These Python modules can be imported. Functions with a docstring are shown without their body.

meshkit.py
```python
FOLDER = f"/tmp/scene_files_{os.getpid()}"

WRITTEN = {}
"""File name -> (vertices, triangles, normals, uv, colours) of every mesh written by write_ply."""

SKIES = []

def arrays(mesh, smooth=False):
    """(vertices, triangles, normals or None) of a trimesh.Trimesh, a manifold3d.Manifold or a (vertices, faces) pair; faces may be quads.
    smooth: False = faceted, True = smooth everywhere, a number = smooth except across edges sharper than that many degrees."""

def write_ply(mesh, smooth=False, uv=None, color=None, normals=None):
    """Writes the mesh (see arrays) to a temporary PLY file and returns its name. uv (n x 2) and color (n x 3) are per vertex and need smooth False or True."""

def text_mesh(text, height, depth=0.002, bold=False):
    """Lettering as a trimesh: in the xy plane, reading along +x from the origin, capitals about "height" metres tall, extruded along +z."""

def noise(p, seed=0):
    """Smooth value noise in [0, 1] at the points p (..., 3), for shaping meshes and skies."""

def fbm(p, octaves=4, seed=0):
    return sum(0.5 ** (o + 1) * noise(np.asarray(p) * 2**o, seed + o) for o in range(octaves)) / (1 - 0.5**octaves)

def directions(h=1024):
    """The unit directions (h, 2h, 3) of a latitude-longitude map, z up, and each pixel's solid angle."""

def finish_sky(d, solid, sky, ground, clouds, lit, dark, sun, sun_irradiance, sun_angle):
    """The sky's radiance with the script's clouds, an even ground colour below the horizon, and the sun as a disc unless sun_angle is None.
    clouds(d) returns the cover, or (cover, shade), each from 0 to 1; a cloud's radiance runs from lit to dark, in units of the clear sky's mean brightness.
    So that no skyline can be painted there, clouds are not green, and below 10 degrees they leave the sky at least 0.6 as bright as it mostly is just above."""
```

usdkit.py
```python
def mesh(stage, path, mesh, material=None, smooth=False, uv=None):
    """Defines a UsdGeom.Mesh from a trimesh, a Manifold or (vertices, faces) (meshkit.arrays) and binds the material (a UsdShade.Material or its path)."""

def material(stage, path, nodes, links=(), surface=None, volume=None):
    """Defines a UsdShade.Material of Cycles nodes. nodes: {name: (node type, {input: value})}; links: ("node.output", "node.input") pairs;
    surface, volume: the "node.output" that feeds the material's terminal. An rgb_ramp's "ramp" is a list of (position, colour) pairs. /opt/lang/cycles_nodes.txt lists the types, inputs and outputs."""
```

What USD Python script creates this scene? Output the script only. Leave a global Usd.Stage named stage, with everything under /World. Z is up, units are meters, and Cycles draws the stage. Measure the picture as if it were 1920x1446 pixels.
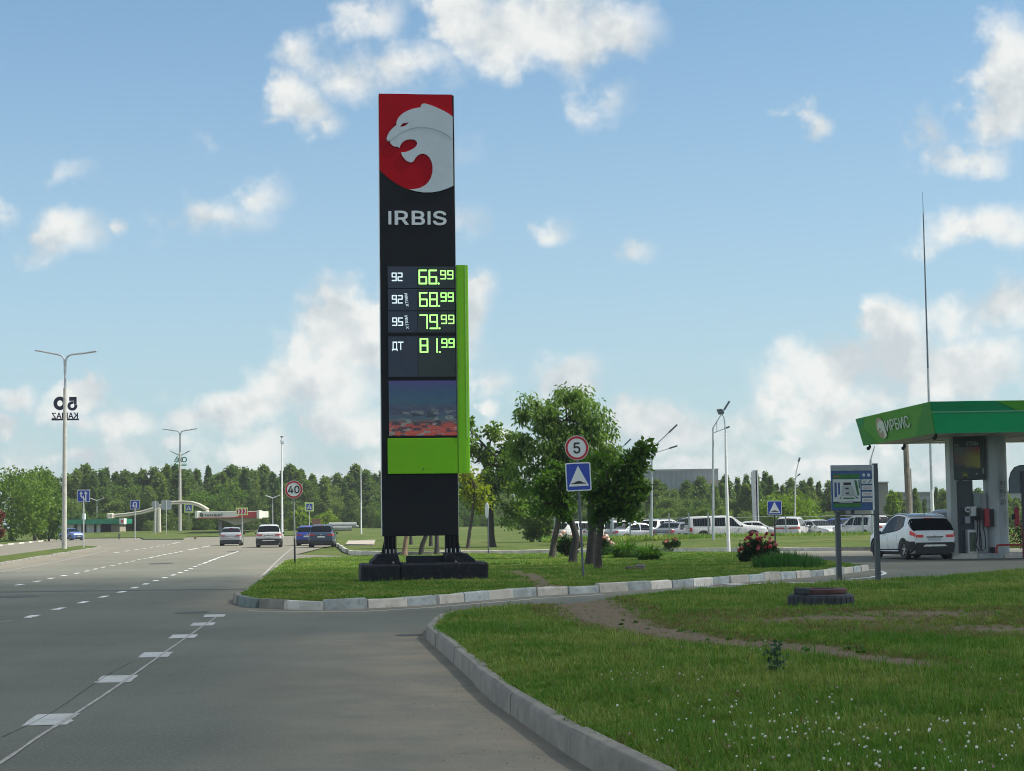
import math, random
import numpy as np, trimesh, manifold3d, shapely
from shapely.geometry import Polygon, LineString, Point, box as sbox
from shapely import affinity
from scipy.spatial import Delaunay
import usdkit, meshkit
from pxr import Usd, UsdGeom, UsdLux, UsdShade, Gf, Sdf, Vt

stage = Usd.Stage.CreateInMemory()
UsdGeom.SetStageUpAxis(stage, 'Z'); UsdGeom.SetStageMetersPerUnit(stage, 1.0)
UsdGeom.Xform.Define(stage, '/World'); UsdGeom.Scope.Define(stage, '/World/Looks')

# ------------------------------------------------------------------ camera
FPX, EYE, PITCH, ROLL = 3400.0, 1.65, math.atan(254.8 / 3400), 0.0135
EXPOSURE = 0.56
fw = np.array([0, math.cos(PITCH), math.sin(PITCH)]); up0 = np.array([0, -math.sin(PITCH), math.cos(PITCH)]); rt0 = np.array([1.0, 0, 0])
RT = math.cos(ROLL) * rt0 - math.sin(ROLL) * up0
UP = math.sin(ROLL) * rt0 + math.cos(ROLL) * up0
CAM = np.array([0, 0, EYE])
cam = UsdGeom.Camera.Define(stage, '/World/camera')
cam.CreateHorizontalApertureAttr(36.0); cam.CreateVerticalApertureAttr(36.0 * 771 / 1024)
cam.CreateFocalLengthAttr(36.0 * FPX / 1920); cam.CreateClippingRangeAttr(Gf.Vec2f(0.1, 20000))
cam.CreateExposureAttr(EXPOSURE)
cam.AddTransformOp().Set(Gf.Matrix4d(*RT, 0, *UP, 0, *(-fw), 0, *CAM, 1))

def ray(px, py):
    return fw + (px - 960) / FPX * RT + (723 - py) / FPX * UP
def gp(px, py, z=0.0):
    d = ray(px, py); return CAM + d * ((z - EYE) / d[2])
def at(px, py, Y):
    d = ray(px, py); return CAM + d * (Y / d[1])
def azel(px, py):
    d = ray(px, py); d = d / np.linalg.norm(d)
    return math.atan2(d[0], d[1]), math.asin(d[2])

# ------------------------------------------------------------------ sun and sky
SUN_AZ, SUN_EL = math.radians(93), math.radians(50)
SUN = np.array([math.sin(SUN_AZ) * math.cos(SUN_EL), math.cos(SUN_AZ) * math.cos(SUN_EL), math.sin(SUN_EL)])
sun = UsdLux.DistantLight.Define(stage, '/World/sun')
sun.CreateIntensityAttr(1.25); sun.CreateAngleAttr(0.53); sun.CreateColorAttr(Gf.Vec3f(1.0, 0.955, 0.87)); sun.CreateNormalizeAttr(True)
zz = SUN; xx = np.cross([0, 0, 1.0], zz); xx /= np.linalg.norm(xx); yy = np.cross(zz, xx)
sun.AddTransformOp().Set(Gf.Matrix4d(*xx, 0, *yy, 0, *zz, 0, 0, 0, 0, 1))

SKY_STRENGTH = 0.090
class G:
    """A small builder of shader graphs."""
    def __init__(s): s.n, s.l, s.i = {}, [], 0
    def add(s, kind, out, **inp):
        s.i += 1; name = f'n{s.i}'; lit = {}
        for k, v in inp.items():
            if isinstance(v, str) and '.' in v and v.split('.')[0] in s.n: s.l.append((v, f'{name}.{k}'))
            else: lit[k] = v
        s.n[name] = (kind, lit)
        return f'{name}.{out}'
    def m(s, op, a, b=0.0, c=0.0, clamp=False):
        d = dict(math_type=op, value1=a, value2=b)
        if op in ('multiply_add', 'smoothmax', 'smoothmin', 'compare'): d['value3'] = c
        if clamp: d['use_clamp'] = True
        return s.add('math', 'value', **d)
    def step(s, v, a, b, lo=0.0, hi=1.0):
        return s.add('map_range', 'result', range_type='smoothstep', value=v, from_min=a, from_max=b, to_min=lo, to_max=hi, clamp=True)
    def mixc(s, f, a, b, kind='mix'):
        return s.add('mix', 'color', mix_type=kind, fac=f, color1=a, color2=b)

BLOBS = [  # px, py, rx, ry, weight: the clouds seen above the road
    (1010, 55, 240, 85, 1.0), (860, 45, 100, 75, 1.0), (1150, 55, 115, 65, 1.0), (690, 20, 90, 55, .6), (720, 125, 190, 55, .62), (600, 110, 70, 45, .5),
    (578, 188, 75, 60, .95), (630, 225, 45, 40, .6), (530, 225, 65, 25, .45), (1110, 165, 75, 55, .42),
    (1910, 150, 95, 110, 1.1), (1900, 215, 90, 60, .9), (1825, 290, 100, 40, .72), (1740, 255, 45, 42, .55), (1490, 234, 52, 26, .75), (1850, 425, 140, 50, .8),
    (1870, 580, 190, 55, .72), (118, 438, 80, 58, .9), (210, 430, 28, 28, .6), (420, 410, 120, 60, .6), (490, 358, 70, 45, .58), (370, 278, 60, 26, .42),
    (120, 320, 70, 28, .4), (290, 400, 70, 40, .3), (1010, 420, 65, 30, .62), (1180, 460, 52, 24, .52), (0, 390, 35, 30, .4), (870, 415, 45, 50, .4), (880, 290, 60, 40, .3),
    (650, 640, 120, 95, 1.05), (705, 610, 60, 70, 1.0), (590, 720, 180, 65, 1.0), (895, 585, 62, 75, 1.0), (910, 695, 60, 45, .7), (430, 765, 120, 55, 1.0),
    (335, 775, 55, 45, .9), (235, 795, 70, 45, .9), (145, 785, 55, 45, .8), (1040, 700, 95, 52, .9), (640, 800, 150, 50, .8), (480, 860, 110, 55, .85),
    (250, 860, 300, 70, .42), (1685, 640, 80, 80, 1.1), (1560, 690, 150, 65, .9), (1800, 690, 170, 75, 1.0), (1650, 750, 320, 75, .5), (1240, 800, 140, 70, .95),
    (1450, 790, 200, 50, .6), (1400, 870, 520, 80, .48), (930, 870, 260, 80, .45), (60, 870, 200, 80, .42), (1780, 830, 300, 110, .5), (600, 900, 700, 60, .45),
]
_r = random.Random(21)
for _i in range(34): BLOBS.append((_r.uniform(0, 1920), _r.uniform(735, 885), _r.uniform(26, 70), _r.uniform(18, 34), _r.uniform(.75, 1.05)))
for _x, _y, _a in ((610, 610, 1.1), (640, 590, 1.15), (570, 690, 1.0), (520, 705, 1.0), (690, 660, 1.1), (1660, 600, 1.15), (1690, 660, 1.1), (1590, 665, 1.0), (1540, 680, 1.0), (1800, 660, 1.1), (1770, 700, 1.05), (905, 555, 1.1), (1050, 690, 1.05), (1180, 775, 1.05), (1265, 790, 1.0)): BLOBS.append((_x, _y, 46, 36, _a))
def build_sky():
    g = G()
    gen = g.add('texture_coordinate', 'generated')
    sep = g.add('separate_xyz', 'x', vector=gen); node = sep.split('.')[0]
    X, Y, Z = f'{node}.x', f'{node}.y', f'{node}.z'
    az = g.m('arctan2', X, Y); el = g.m('arcsine', Z)
    # warp so that blob outlines billow
    n1 = g.add('noise_texture', 'color', vector=gen, scale=22.0, detail=5.0, roughness=0.55)
    off = g.add('vector_math', 'vector', math_type='subtract', vector1=n1, vector2=(.5, .5, .5))
    off = g.add('vector_math', 'vector', math_type='multiply', vector1=off, vector2=(.075, .050, 0))
    uv = g.add('combine_xyz', 'vector', x=az, y=el, z=0.0)
    uv = g.add('vector_math', 'vector', math_type='add', vector1=uv, vector2=off)
    acc = None; accs = None
    for px, py, rx, ry, w in BLOBS:
        a, e = azel(px, py); ra, re = rx / FPX, ry / FPX
        v = g.add('vector_math', 'vector', math_type='multiply_add', vector1=uv, vector2=(1 / ra, 1 / re, 0), vector3=(-a / ra, -e / re, 0))
        ln = g.add('vector_math', 'value', math_type='length', vector1=v)
        b = g.m('multiply_add', ln, -0.8 * w, w, clamp=False)
        acc = b if acc is None else g.m('smoothmax', acc, b, 0.12)
    # the same kind of scattered cumulus goes on round the rest of the sky
    low = g.add('noise_texture', 'fac', vector=gen, scale=4.2, detail=3.0, roughness=0.5)
    rest = g.step(low, 0.42, 0.60, -0.2, 0.95)
    inx = g.m('subtract', 1.0, g.step(g.m('absolute', az), 0.29, 0.40)); iny = g.m('subtract', 1.0, g.step(el, 0.29, 0.40))
    inside = g.m('multiply', inx, iny)
    rest = g.m('subtract', rest, g.m('multiply', inside, 2.0))
    acc = g.m('maximum', acc, rest)
    det = g.add('noise_texture', 'fac', vector=gen, scale=44.0, detail=7.0, roughness=0.58)
    dens = g.m('add', acc, g.m('multiply', g.m('subtract', det, 0.5), 0.95))
    alpha = g.step(dens, 0.06, 0.70)
    # relief: density towards the light minus here
    sh = g.add('vector_math', 'vector', math_type='add', vector1=gen, vector2=(0.008, 0.0, 0.010))
    det2 = g.add('noise_texture', 'fac', vector=sh, scale=44.0, detail=7.0, roughness=0.58)
    rel = g.m('subtract', det, det2)
    lump = g.add('noise_texture', 'fac', vector=gen, scale=15.0, detail=5.0, roughness=0.5)
    sh2 = g.add('vector_math', 'vector', math_type='add', vector1=gen, vector2=(0.014, 0.0, 0.022))
    lump2 = g.add('noise_texture', 'fac', vector=sh2, scale=15.0, detail=5.0, roughness=0.5)
    lit = g.m('multiply_add', rel, 2.3, 0.68)
    lit = g.m('multiply_add', g.m('subtract', lump, lump2), 3.8, lit)
    lit = g.m('subtract', lit, g.m('multiply', g.step(dens, 0.75, 1.25), 0.24), clamp=True)
    sky = g.add('sky_texture', 'color', sky_type='single_scattering', sun_disc=False, sun_elevation=SUN_EL, sun_rotation=SUN_AZ, altitude=100.0, air_density=1.0, aerosol_density=0.9, ozone_density=1.0)
    sky = g.mixc(1.0, sky, SKY_TINT, 'multiply')
    cl = g.mixc(lit, CLOUD_DARK, CLOUD_LIT)
    # low clouds fade into the air
    far = g.step(el, 0.0, 0.07, 0.20, 0.0)
    cl = g.mixc(far, cl, HAZE)
    hz = g.step(el, -0.01, 0.34, 0.55, 0.07)
    sky = g.mixc(hz, sky, HAZE)
    col = g.mixc(g.m('multiply', alpha, 0.93), sky, cl)
    bg = g.add('background_shader', 'background', color=col, strength=SKY_STRENGTH)
    return usdkit.material(stage, '/World/Looks/sky_air', g.n, g.l, surface=bg)
SKY_TINT = (.80, 1.04, 1.10); CLOUD_LIT = (6.9, 6.95, 6.7); CLOUD_DARK = (4.6, 5.0, 5.2); HAZE = (3.9, 4.85, 5.7)
dome = UsdLux.DomeLight.Define(stage, '/World/sky')
dome.CreateIntensityAttr(1.0)
UsdShade.MaterialBindingAPI.Apply(dome.GetPrim()).Bind(build_sky())
dome.GetPrim().SetCustomDataByKey('kind', 'structure')

# ------------------------------------------------------------------ helpers
used = {}
def path_for(parent, name):
    k = f'{parent}/{name}'; n = used.get(k, 0); used[k] = n + 1
    return k if n == 0 else f'{k}_{n:03d}'
def tag(p, label=None, cat=None, group=None, kind=None):
    p = p.GetPrim() if hasattr(p, 'GetPrim') else p
    for k, v in (('label', label), ('category', cat), ('group', group), ('kind', kind)):
        if v: p.SetCustomDataByKey(k, v)
    return p
def place(x, loc, rotz=0.0, scale=1.0):
    x.AddTranslateOp().Set(Gf.Vec3d(*map(float, loc))); x.AddRotateZOp().Set(float(rotz))
    s = (scale,) * 3 if np.ndim(scale) == 0 else scale
    x.AddScaleOp().Set(Gf.Vec3f(*map(float, s)))
def thing(name, label, cat=None, loc=(0, 0, 0), rotz=0.0, scale=1.0, group=None, kind=None):
    x = UsdGeom.Xform.Define(stage, path_for('/World', name)); place(x, loc, rotz, scale)
    return tag(x, label, cat, group, kind)
def dup(root, label, loc, rotz=0.0, scale=1.0, group=None, name=None):
    was = root.GetCustomData()
    base = name or root.GetName().rstrip('0123456789').rstrip('_')
    x = UsdGeom.Xform.Define(stage, path_for('/World', base)); p = x.GetPrim()
    p.GetReferences().AddInternalReference(root.GetPath()); p.SetInstanceable(True)
    x.ClearXformOpOrder(); 
    x.AddTranslateOp().Set(Gf.Vec3d(*map(float, loc))); x.AddRotateZOp().Set(float(rotz))
    s = (scale,) * 3 if np.ndim(scale) == 0 else scale
    x.AddScaleOp().Set(Gf.Vec3f(*map(float, s)))
    return tag(p, label, was.get('category'), group or was.get('group'), was.get('kind'))
def part(parent, name, mesh, mat, label=None, smooth=False):
    if isinstance(mesh, list): mesh = cat_(mesh)
    pp = str(parent.GetPath()) if not isinstance(parent, str) else parent
    m = usdkit.mesh(stage, path_for(pp, name), mesh, mat, smooth)
    return tag(m, label)
def solo(name, mesh, mat, label, cat=None, group=None, kind=None, smooth=False):
    if isinstance(mesh, list): mesh = cat_(mesh)
    return tag(usdkit.mesh(stage, path_for('/World', name), mesh, mat, smooth), label, cat, group, kind)
def cat_(ms): return trimesh.util.concatenate([m for m in ms if m is not None])

def bx(x0, x1, y0, y1, z0, z1, bev=0.0):
    m = trimesh.creation.box((x1 - x0, y1 - y0, z1 - z0))
    if bev > 0:
        e = np.array([x1 - x0, y1 - y0, z1 - z0]) / 2; b = min(bev, e.min() * .45); P = []
        for s in np.array(np.meshgrid([-1, 1], [-1, 1], [-1, 1])).reshape(3, -1).T:
            for k in range(3):
                q = s * (e - b); q[k] = s[k] * e[k]; P.append(q)
        m = trimesh.convex.convex_hull(np.array(P))
    m.apply_translation(((x0 + x1) / 2, (y0 + y1) / 2, (z0 + z1) / 2)); return m
def rot(m, ang, axis, c=(0, 0, 0)):
    m = m.copy(); m.apply_transform(trimesh.transformations.rotation_matrix(math.radians(ang), axis, c)); return m
def mv(m, *t): m = m.copy(); m.apply_translation(t); return m
def tube(pts, radii, n=8, caps=True):
    pts = np.asarray(pts, float); k = len(pts); radii = np.broadcast_to(np.asarray(radii, float), (k,))
    t = np.gradient(pts, axis=0); t /= np.maximum(np.linalg.norm(t, axis=1, keepdims=True), 1e-9)
    ref = np.array([0, 0, 1.0]) if abs(t[0][2]) < .9 else np.array([1.0, 0, 0])
    V = []; a = np.linspace(0, 2 * np.pi, n, endpoint=False)
    u = np.cross(t[0], ref); u /= np.linalg.norm(u)
    for i in range(k):
        u = u - t[i] * (u @ t[i]); u /= np.linalg.norm(u); w = np.cross(t[i], u)
        V.append(pts[i] + radii[i] * (np.cos(a)[:, None] * u + np.sin(a)[:, None] * w))
    V = np.vstack(V); F = []
    for i in range(k - 1):
        for j in range(n):
            p, q = i * n + j, i * n + (j + 1) % n
            F += [[p, q, q + n], [p, q + n, p + n]]
    if caps:
        V = np.vstack([V, pts[0], pts[-1]]); c0, c1 = len(V) - 2, len(V) - 1
        for j in range(n): F += [[c0, (j + 1) % n, j], [c1, (k - 1) * n + j, (k - 1) * n + (j + 1) % n]]
    return trimesh.Trimesh(V, F, process=False)
def cyl(r, z0, z1, x=0, y=0, r1=None, n=16): return tube([(x, y, z0), (x, y, z1)], [r, r if r1 is None else r1], n)
def ycyl(r, y0, y1, x=0, z=0, n=24): return tube([(x, y0, z), (x, y1, z)], [r, r], n)
def xcyl(r, x0, x1, y=0, z=0, n=24): return tube([(x0, y, z), (x1, y, z)], [r, r], n)
def prism(poly, y0, y1):
    """A polygon drawn in (x, z), pushed through from y0 (front) to y1."""
    out = []
    for g in (getattr(poly, 'geoms', None) or [poly]):
        if g.is_empty or g.area < 1e-9 or g.geom_type != 'Polygon': continue
        m = trimesh.creation.extrude_polygon(g, abs(y1 - y0), engine='earcut')
        m.vertices = np.column_stack([m.vertices[:, 0], max(y0, y1) - m.vertices[:, 2], m.vertices[:, 1]]); out.append(m)
    m = cat_(out); m.fix_normals(); return m
def flat(poly, z0, z1):
    m = cat_([trimesh.creation.extrude_polygon(g, z1 - z0, engine='earcut') for g in (getattr(poly, 'geoms', None) or [poly]) if g.area > 1e-9]); m.apply_translation((0, 0, z0)); return m
def sheet(poly, z):
    v, f = [], []; o = 0
    for g in (getattr(poly, 'geoms', None) or [poly]):
        a, b = trimesh.creation.triangulate_polygon(g, engine='earcut'); v.append(np.column_stack([a, np.full(len(a), z)])); f.append(b + o); o += len(a)
    v, f = np.vstack(v), np.vstack(f)
    c = np.cross(v[f[:, 1]] - v[f[:, 0]], v[f[:, 2]] - v[f[:, 0]])[:, 2] < 0
    f[c] = f[c][:, ::-1]; return trimesh.Trimesh(v, f, process=False)
def text(s, h, depth=.01, bold=True, width=None):
    """Lettering standing in the xz plane, facing -y, starting at the origin."""
    m = meshkit.text_mesh(s, h, depth, bold)
    m.vertices[:, 0] -= m.bounds[0][0]
    if width: m.vertices[:, 0] *= width / m.bounds[1][0]
    m.vertices = np.column_stack([m.vertices[:, 0], -m.vertices[:, 2], m.vertices[:, 1]]); return m
def ring(r0, r1, n=48): return Point(0, 0).buffer(r1, n // 4).difference(Point(0, 0).buffer(r0, n // 4))
def rrect(x0, z0, x1, z1, r): return sbox(x0 + r, z0 + r, x1 - r, z1 - r).buffer(r, 4)

# ------------------------------------------------------------------ materials
LOOK = {}
def mat(name, col, rough=.5, var=.12, scale=4.0, bump=0.0, metal=0.0, coat=0.0, spec=.5, dirt=None, dirt_amt=.35, emit=0.0, emit_col=None, bscale=None, rnd=0.0):
    if name in LOOK: return LOOK[name]
    g = G(); co = g.add('texture_coordinate', 'object')
    n = g.add('noise_texture', 'fac', vector=co, scale=scale, detail=5.0, roughness=.6)
    c = np.array(col, float); lo, hi = tuple(np.clip(c * (1 - var), 0, 1)), tuple(np.clip(c * (1 + var), 0, 1))
    cc = g.mixc(g.step(n, .3, .7), lo, hi)
    if dirt is not None:
        n2 = g.add('noise_texture', 'fac', vector=co, scale=scale * 2.7, detail=7.0, roughness=.7)
        cc = g.mixc(g.step(n2, .5, .5 + .28, 0, dirt_amt), cc, tuple(dirt))
    if rnd:
        o = g.add('object_info', 'random'); cc = g.mixc(1.0, cc, g.mixc(o, (1 - rnd,) * 3, (1 + rnd,) * 3), 'multiply')
    kw = dict(base_color=cc, metallic=metal, coat_weight=coat, specular_ior_level=spec, roughness=g.step(n, .25, .75, max(0, rough - .07), min(1, rough + .07)))
    if bump:
        nb = g.add('noise_texture', 'fac', vector=co, scale=bscale or scale * 6, detail=6.0, roughness=.65)
        kw['normal'] = g.add('bump', 'normal', height=nb, strength=1.0, distance=bump)
    if emit: kw.update(emission_strength=emit, emission_color=emit_col or col)
    LOOK[name] = usdkit.material(stage, f'/World/Looks/{name}', g.n | {'p': ('principled_bsdf', {k: v for k, v in kw.items() if not (isinstance(v, str))})},
                                 g.l + [(v, f'p.{k}') for k, v in kw.items() if isinstance(v, str)], surface='p.BSDF')
    return LOOK[name]
def leafmat(name, dark, light, trans=.35, rough=.5, hue=.15):
    g = G(); r = g.add('geometry', 'random_per_island'); o = g.add('object_info', 'random')
    co = g.add('texture_coordinate', 'object'); n = g.add('noise_texture', 'fac', vector=co, scale=.9, detail=3.0)
    f = g.m('add', g.m('multiply', r, .6), g.m('multiply', g.step(n, .3, .7), .4))
    c = g.mixc(f, tuple(dark), tuple(light))
    c = g.mixc(1.0, c, g.mixc(o, (1 - hue, 1 - hue * .6, 1 - hue), (1 + hue, 1 + hue * .7, 1 + hue * .5)), 'multiply')
    d = g.add('principled_bsdf', 'BSDF', base_color=c, roughness=rough, specular_ior_level=.22)
    tc = g.mixc(1.0, c, (1.25, 1.35, .55), 'multiply')
    t = g.add('translucent_bsdf', 'BSDF', color=tc)
    s = g.add('mix_closure', 'closure', fac=trans, closure1=d, closure2=t)
    LOOK[name] = usdkit.material(stage, f'/World/Looks/{name}', g.n, g.l, surface=s); return LOOK[name]
def glassmat(name, tint, rough=.03):
    """Tinted car glass: dark, glossy."""
    return mat(name, tint, .08, .05, 2.0, spec=.10)
# ------------------------------------------------------------------ ground materials
def asphalt_mat(name, base, dust, dust_amt):
    g = G(); co = g.add('geometry', 'position')
    big = g.add('noise_texture', 'fac', vector=co, scale=.16, detail=5.0, roughness=.6)
    mid = g.add('noise_texture', 'fac', vector=co, scale=.9, detail=6.0, roughness=.65)
    st = g.add('vector_math', 'vector', math_type='multiply', vector1=co, vector2=(1.6, .10, 1))
    lanes = g.add('noise_texture', 'fac', vector=st, scale=.8, detail=4.0, roughness=.6)
    fine = g.add('noise_texture', 'fac', vector=co, scale=30.0, detail=4.0, roughness=.75)
    vor = g.add('voronoi_texture', 'distance', vector=co, scale=48.0)
    b = np.array(base)
    c = g.mixc(g.step(big, .3, .7), tuple(b * .84), tuple(b * 1.16))
    c = g.mixc(g.step(lanes, .42, .72, 0, .35), c, tuple(b * .72))
    c = g.mixc(g.step(mid, .5, .75, 0, .4), c, tuple(b * 1.18))
    c = g.mixc(g.step(fine, .48, .74, 0, .65), c, tuple(b * 2.1))
    c = g.mixc(g.step(vor, .12, .02, 0, .5), c, tuple(b * .5))
    at_ = g.add('attribute', 'fac', attribute='dust')
    dm = g.m('multiply', at_, g.step(mid, .28, .66, .35, 1.0))
    c = g.mixc(g.m('multiply', dm, dust_amt), c, tuple(dust))
    h = g.m('add', fine, g.m('multiply', vor, .6))
    nb = g.add('bump', 'normal', height=h, strength=.7, distance=.006)
    p = g.add('principled_bsdf', 'BSDF', base_color=c, roughness=.86, specular_ior_level=.2, normal=nb)
    LOOK[name] = usdkit.material(stage, f'/World/Looks/{name}', g.n, g.l, surface=p); return LOOK[name]
def turf_mat(name, green, pale, soil):
    g = G(); co = g.add('geometry', 'position')
    big = g.add('noise_texture', 'fac', vector=co, scale=.22, detail=5.0, roughness=.65)
    mid = g.add('noise_texture', 'fac', vector=co, scale=1.7, detail=6.0, roughness=.7)
    fine = g.add('noise_texture', 'fac', vector=co, scale=26.0, detail=4.0, roughness=.7)
    c = g.mixc(g.step(mid, .25, .75), tuple(np.array(green) * .75), tuple(np.array(green) * 1.25))
    c = g.mixc(g.step(big, .42, .70, 0, .75), c, tuple(pale))
    c = g.mixc(g.step(fine, .35, .7, 0, .65), c, tuple(np.array(green) * .4))
    bare = g.add('attribute', 'fac', attribute='bare')
    c = g.mixc(g.step(g.m('add', bare, g.m('multiply', g.m('subtract', mid, .5), .8)), .26, .80), c, g.mixc(g.step(fine, .3, .7), tuple(np.array(soil) * .8), tuple(np.array(soil) * 1.2)))
    nb = g.add('bump', 'normal', height=g.m('add', fine, mid), strength=.8, distance=.05)
    p = g.add('principled_bsdf', 'BSDF', base_color=c, roughness=.95, specular_ior_level=.15, normal=nb)
    LOOK[name] = usdkit.material(stage, f'/World/Looks/{name}', g.n, g.l, surface=p); return LOOK[name]
ASPH = asphalt_mat('road_asphalt', (.120, .127, .105), (.265, .225, .165), .85)
TURF = turf_mat('lawn_turf', (.075, .150, .022), (.160, .180, .050), (.165, .130, .088))
TURF2 = turf_mat('dry_turf', (.080, .122, .024), (.175, .175, .058), (.19, .14, .095))
PAINT = mat('road_paint', (.62, .62, .60), .7, .1, 3, dirt=(.16, .155, .15), dirt_amt=.75)
PAINT2 = mat('greyed_road_paint', (.42, .43, .41), .75, .12, 3, dirt=(.14, .14, .13), dirt_amt=.8)
OLDPAINT = mat('worn_road_paint', (.34, .335, .32), .8, .2, 5, dirt=(.10, .10, .095), dirt_amt=1.0)

def vattr(m, name, vals):
    UsdGeom.PrimvarsAPI(m).CreatePrimvar(name, Sdf.ValueTypeNames.FloatArray, 'vertex').Set(Vt.FloatArray.FromNumpy(np.asarray(vals, np.float32)))

def grid_in(poly, step, seed=1, jitter=.25):
    """Points on and inside the outline, triangulated."""
    rng = np.random.default_rng(seed)
    x0, y0, x1, y1 = poly.bounds
    X, Y = np.meshgrid(np.arange(x0, x1, step), np.arange(y0, y1, step)); P = np.column_stack([X.ravel(), Y.ravel()])
    P += rng.uniform(-jitter, jitter, P.shape) * step
    inner = poly.buffer(-step * .45)
    P = P[shapely.contains_xy(inner, P[:, 0], P[:, 1])]
    L = poly.exterior; n = max(8, int(L.length / step)); B = np.array([L.interpolate(d).coords[0] for d in np.linspace(0, L.length, n, endpoint=False)])
    B = np.vstack([B, np.array(L.coords)[:-1]])
    P = np.unique(np.round(np.vstack([P, B]), 4), axis=0)
    T = Delaunay(P).simplices; c = P[T].mean(1); T = T[shapely.contains_xy(poly.buffer(.01), c[:, 0], c[:, 1])]
    a, b, c_ = P[T[:, 0]], P[T[:, 1]], P[T[:, 2]]
    cr = (b[:, 0] - a[:, 0]) * (c_[:, 1] - a[:, 1]) - (b[:, 1] - a[:, 1]) * (c_[:, 0] - a[:, 0])
    T[cr < 0] = T[cr < 0][:, ::-1]
    d = np.array(shapely.distance(poly.exterior, shapely.points(P)))
    return P, T, d[:len(P)]
def P2(lst, z=0.0): return [tuple(gp(x, y, z)[:2]) for x, y in lst]

# ------------------------------------------------------------------ outlines on the ground
LAWN_Z, NEAR_Z = .16, .175
near_kerb = P2([(798, 1198), (845, 1241), (920, 1313), (1000, 1371), (1060, 1413), (1112, 1446)]) + [(1.35, 8.0), (2.2, 3.0), (3.2, -4.0)]
near_far = P2([(803, 1166.5), (815, 1157), (840, 1147.5), (900, 1143), (1000, 1134), (1130, 1123), (1260, 1111), (1400, 1099.5), (1640, 1090), (1780, 1080), (1920, 1069)], NEAR_Z)
near_poly = Polygon(near_kerb[::-1] + near_far + [(16.5, 49.0), (26, 55), (26, -4)])
isl_front = P2([(436, 1126), (441, 1132), (455, 1137), (480, 1140), (520, 1142.5), (575, 1144), (625, 1144), (720, 1139.5), (800, 1135), (890, 1127), (1000, 1118), (1100, 1112.5), (1200, 1107), (1300, 1099.5), (1400, 1092), (1480, 1085.5), (1550, 1079.5), (1600, 1074), (1628, 1070)])
isl_back = P2([(1633, 1064), (1622, 1059), (1580, 1054), (1530, 1047), (1500, 1040), (1400, 1036), (1245, 1035), (990, 1038.5), (870, 1038.5), (700, 1043.5), (560, 1047), (528, 1051), (490, 1079), (450, 1108)], LAWN_Z)
isl_poly = Polygon(isl_front + isl_back).buffer(0)
lawn_front = P2([(622, 1019), (630, 1023), (640, 1030), (647, 1035), (660, 1039), (712, 1040.5), (790, 1040), (870, 1038.6), (1000, 1037), (1245, 1034.4), (1400, 1033.2), (1530, 1033), (1690, 1032)])
lawn_poly = Polygon(lawn_front + [(30, 92), (60, 90), (60, 112), (22, 113), (8, 116), (8, 250), (-24, 250), (-16.5, 165)]).buffer(0)
med_poly = Polygon(P2([(-60, 1068), (0, 1060), (100, 1043), (150, 1034.5), (180, 1029.5), (189, 1026.5)]) + P2([(186, 1023.5), (150, 1022), (0, 1041), (-60, 1049)], LAWN_Z)).buffer(0)
med2_poly = Polygon(P2([(-60, 1031), (0, 1024), (60, 1017.5), (96, 1014)]) + P2([(98, 1011), (60, 1008), (0, 1008.5), (-60, 1009)], LAWN_Z)).buffer(0)
isl3_poly = Polygon(P2([(268, 1012.5), (345, 1012.5), (352, 1010)]) + P2([(350, 1004), (300, 1002), (262, 1008)], .12)).buffer(0)
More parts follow.
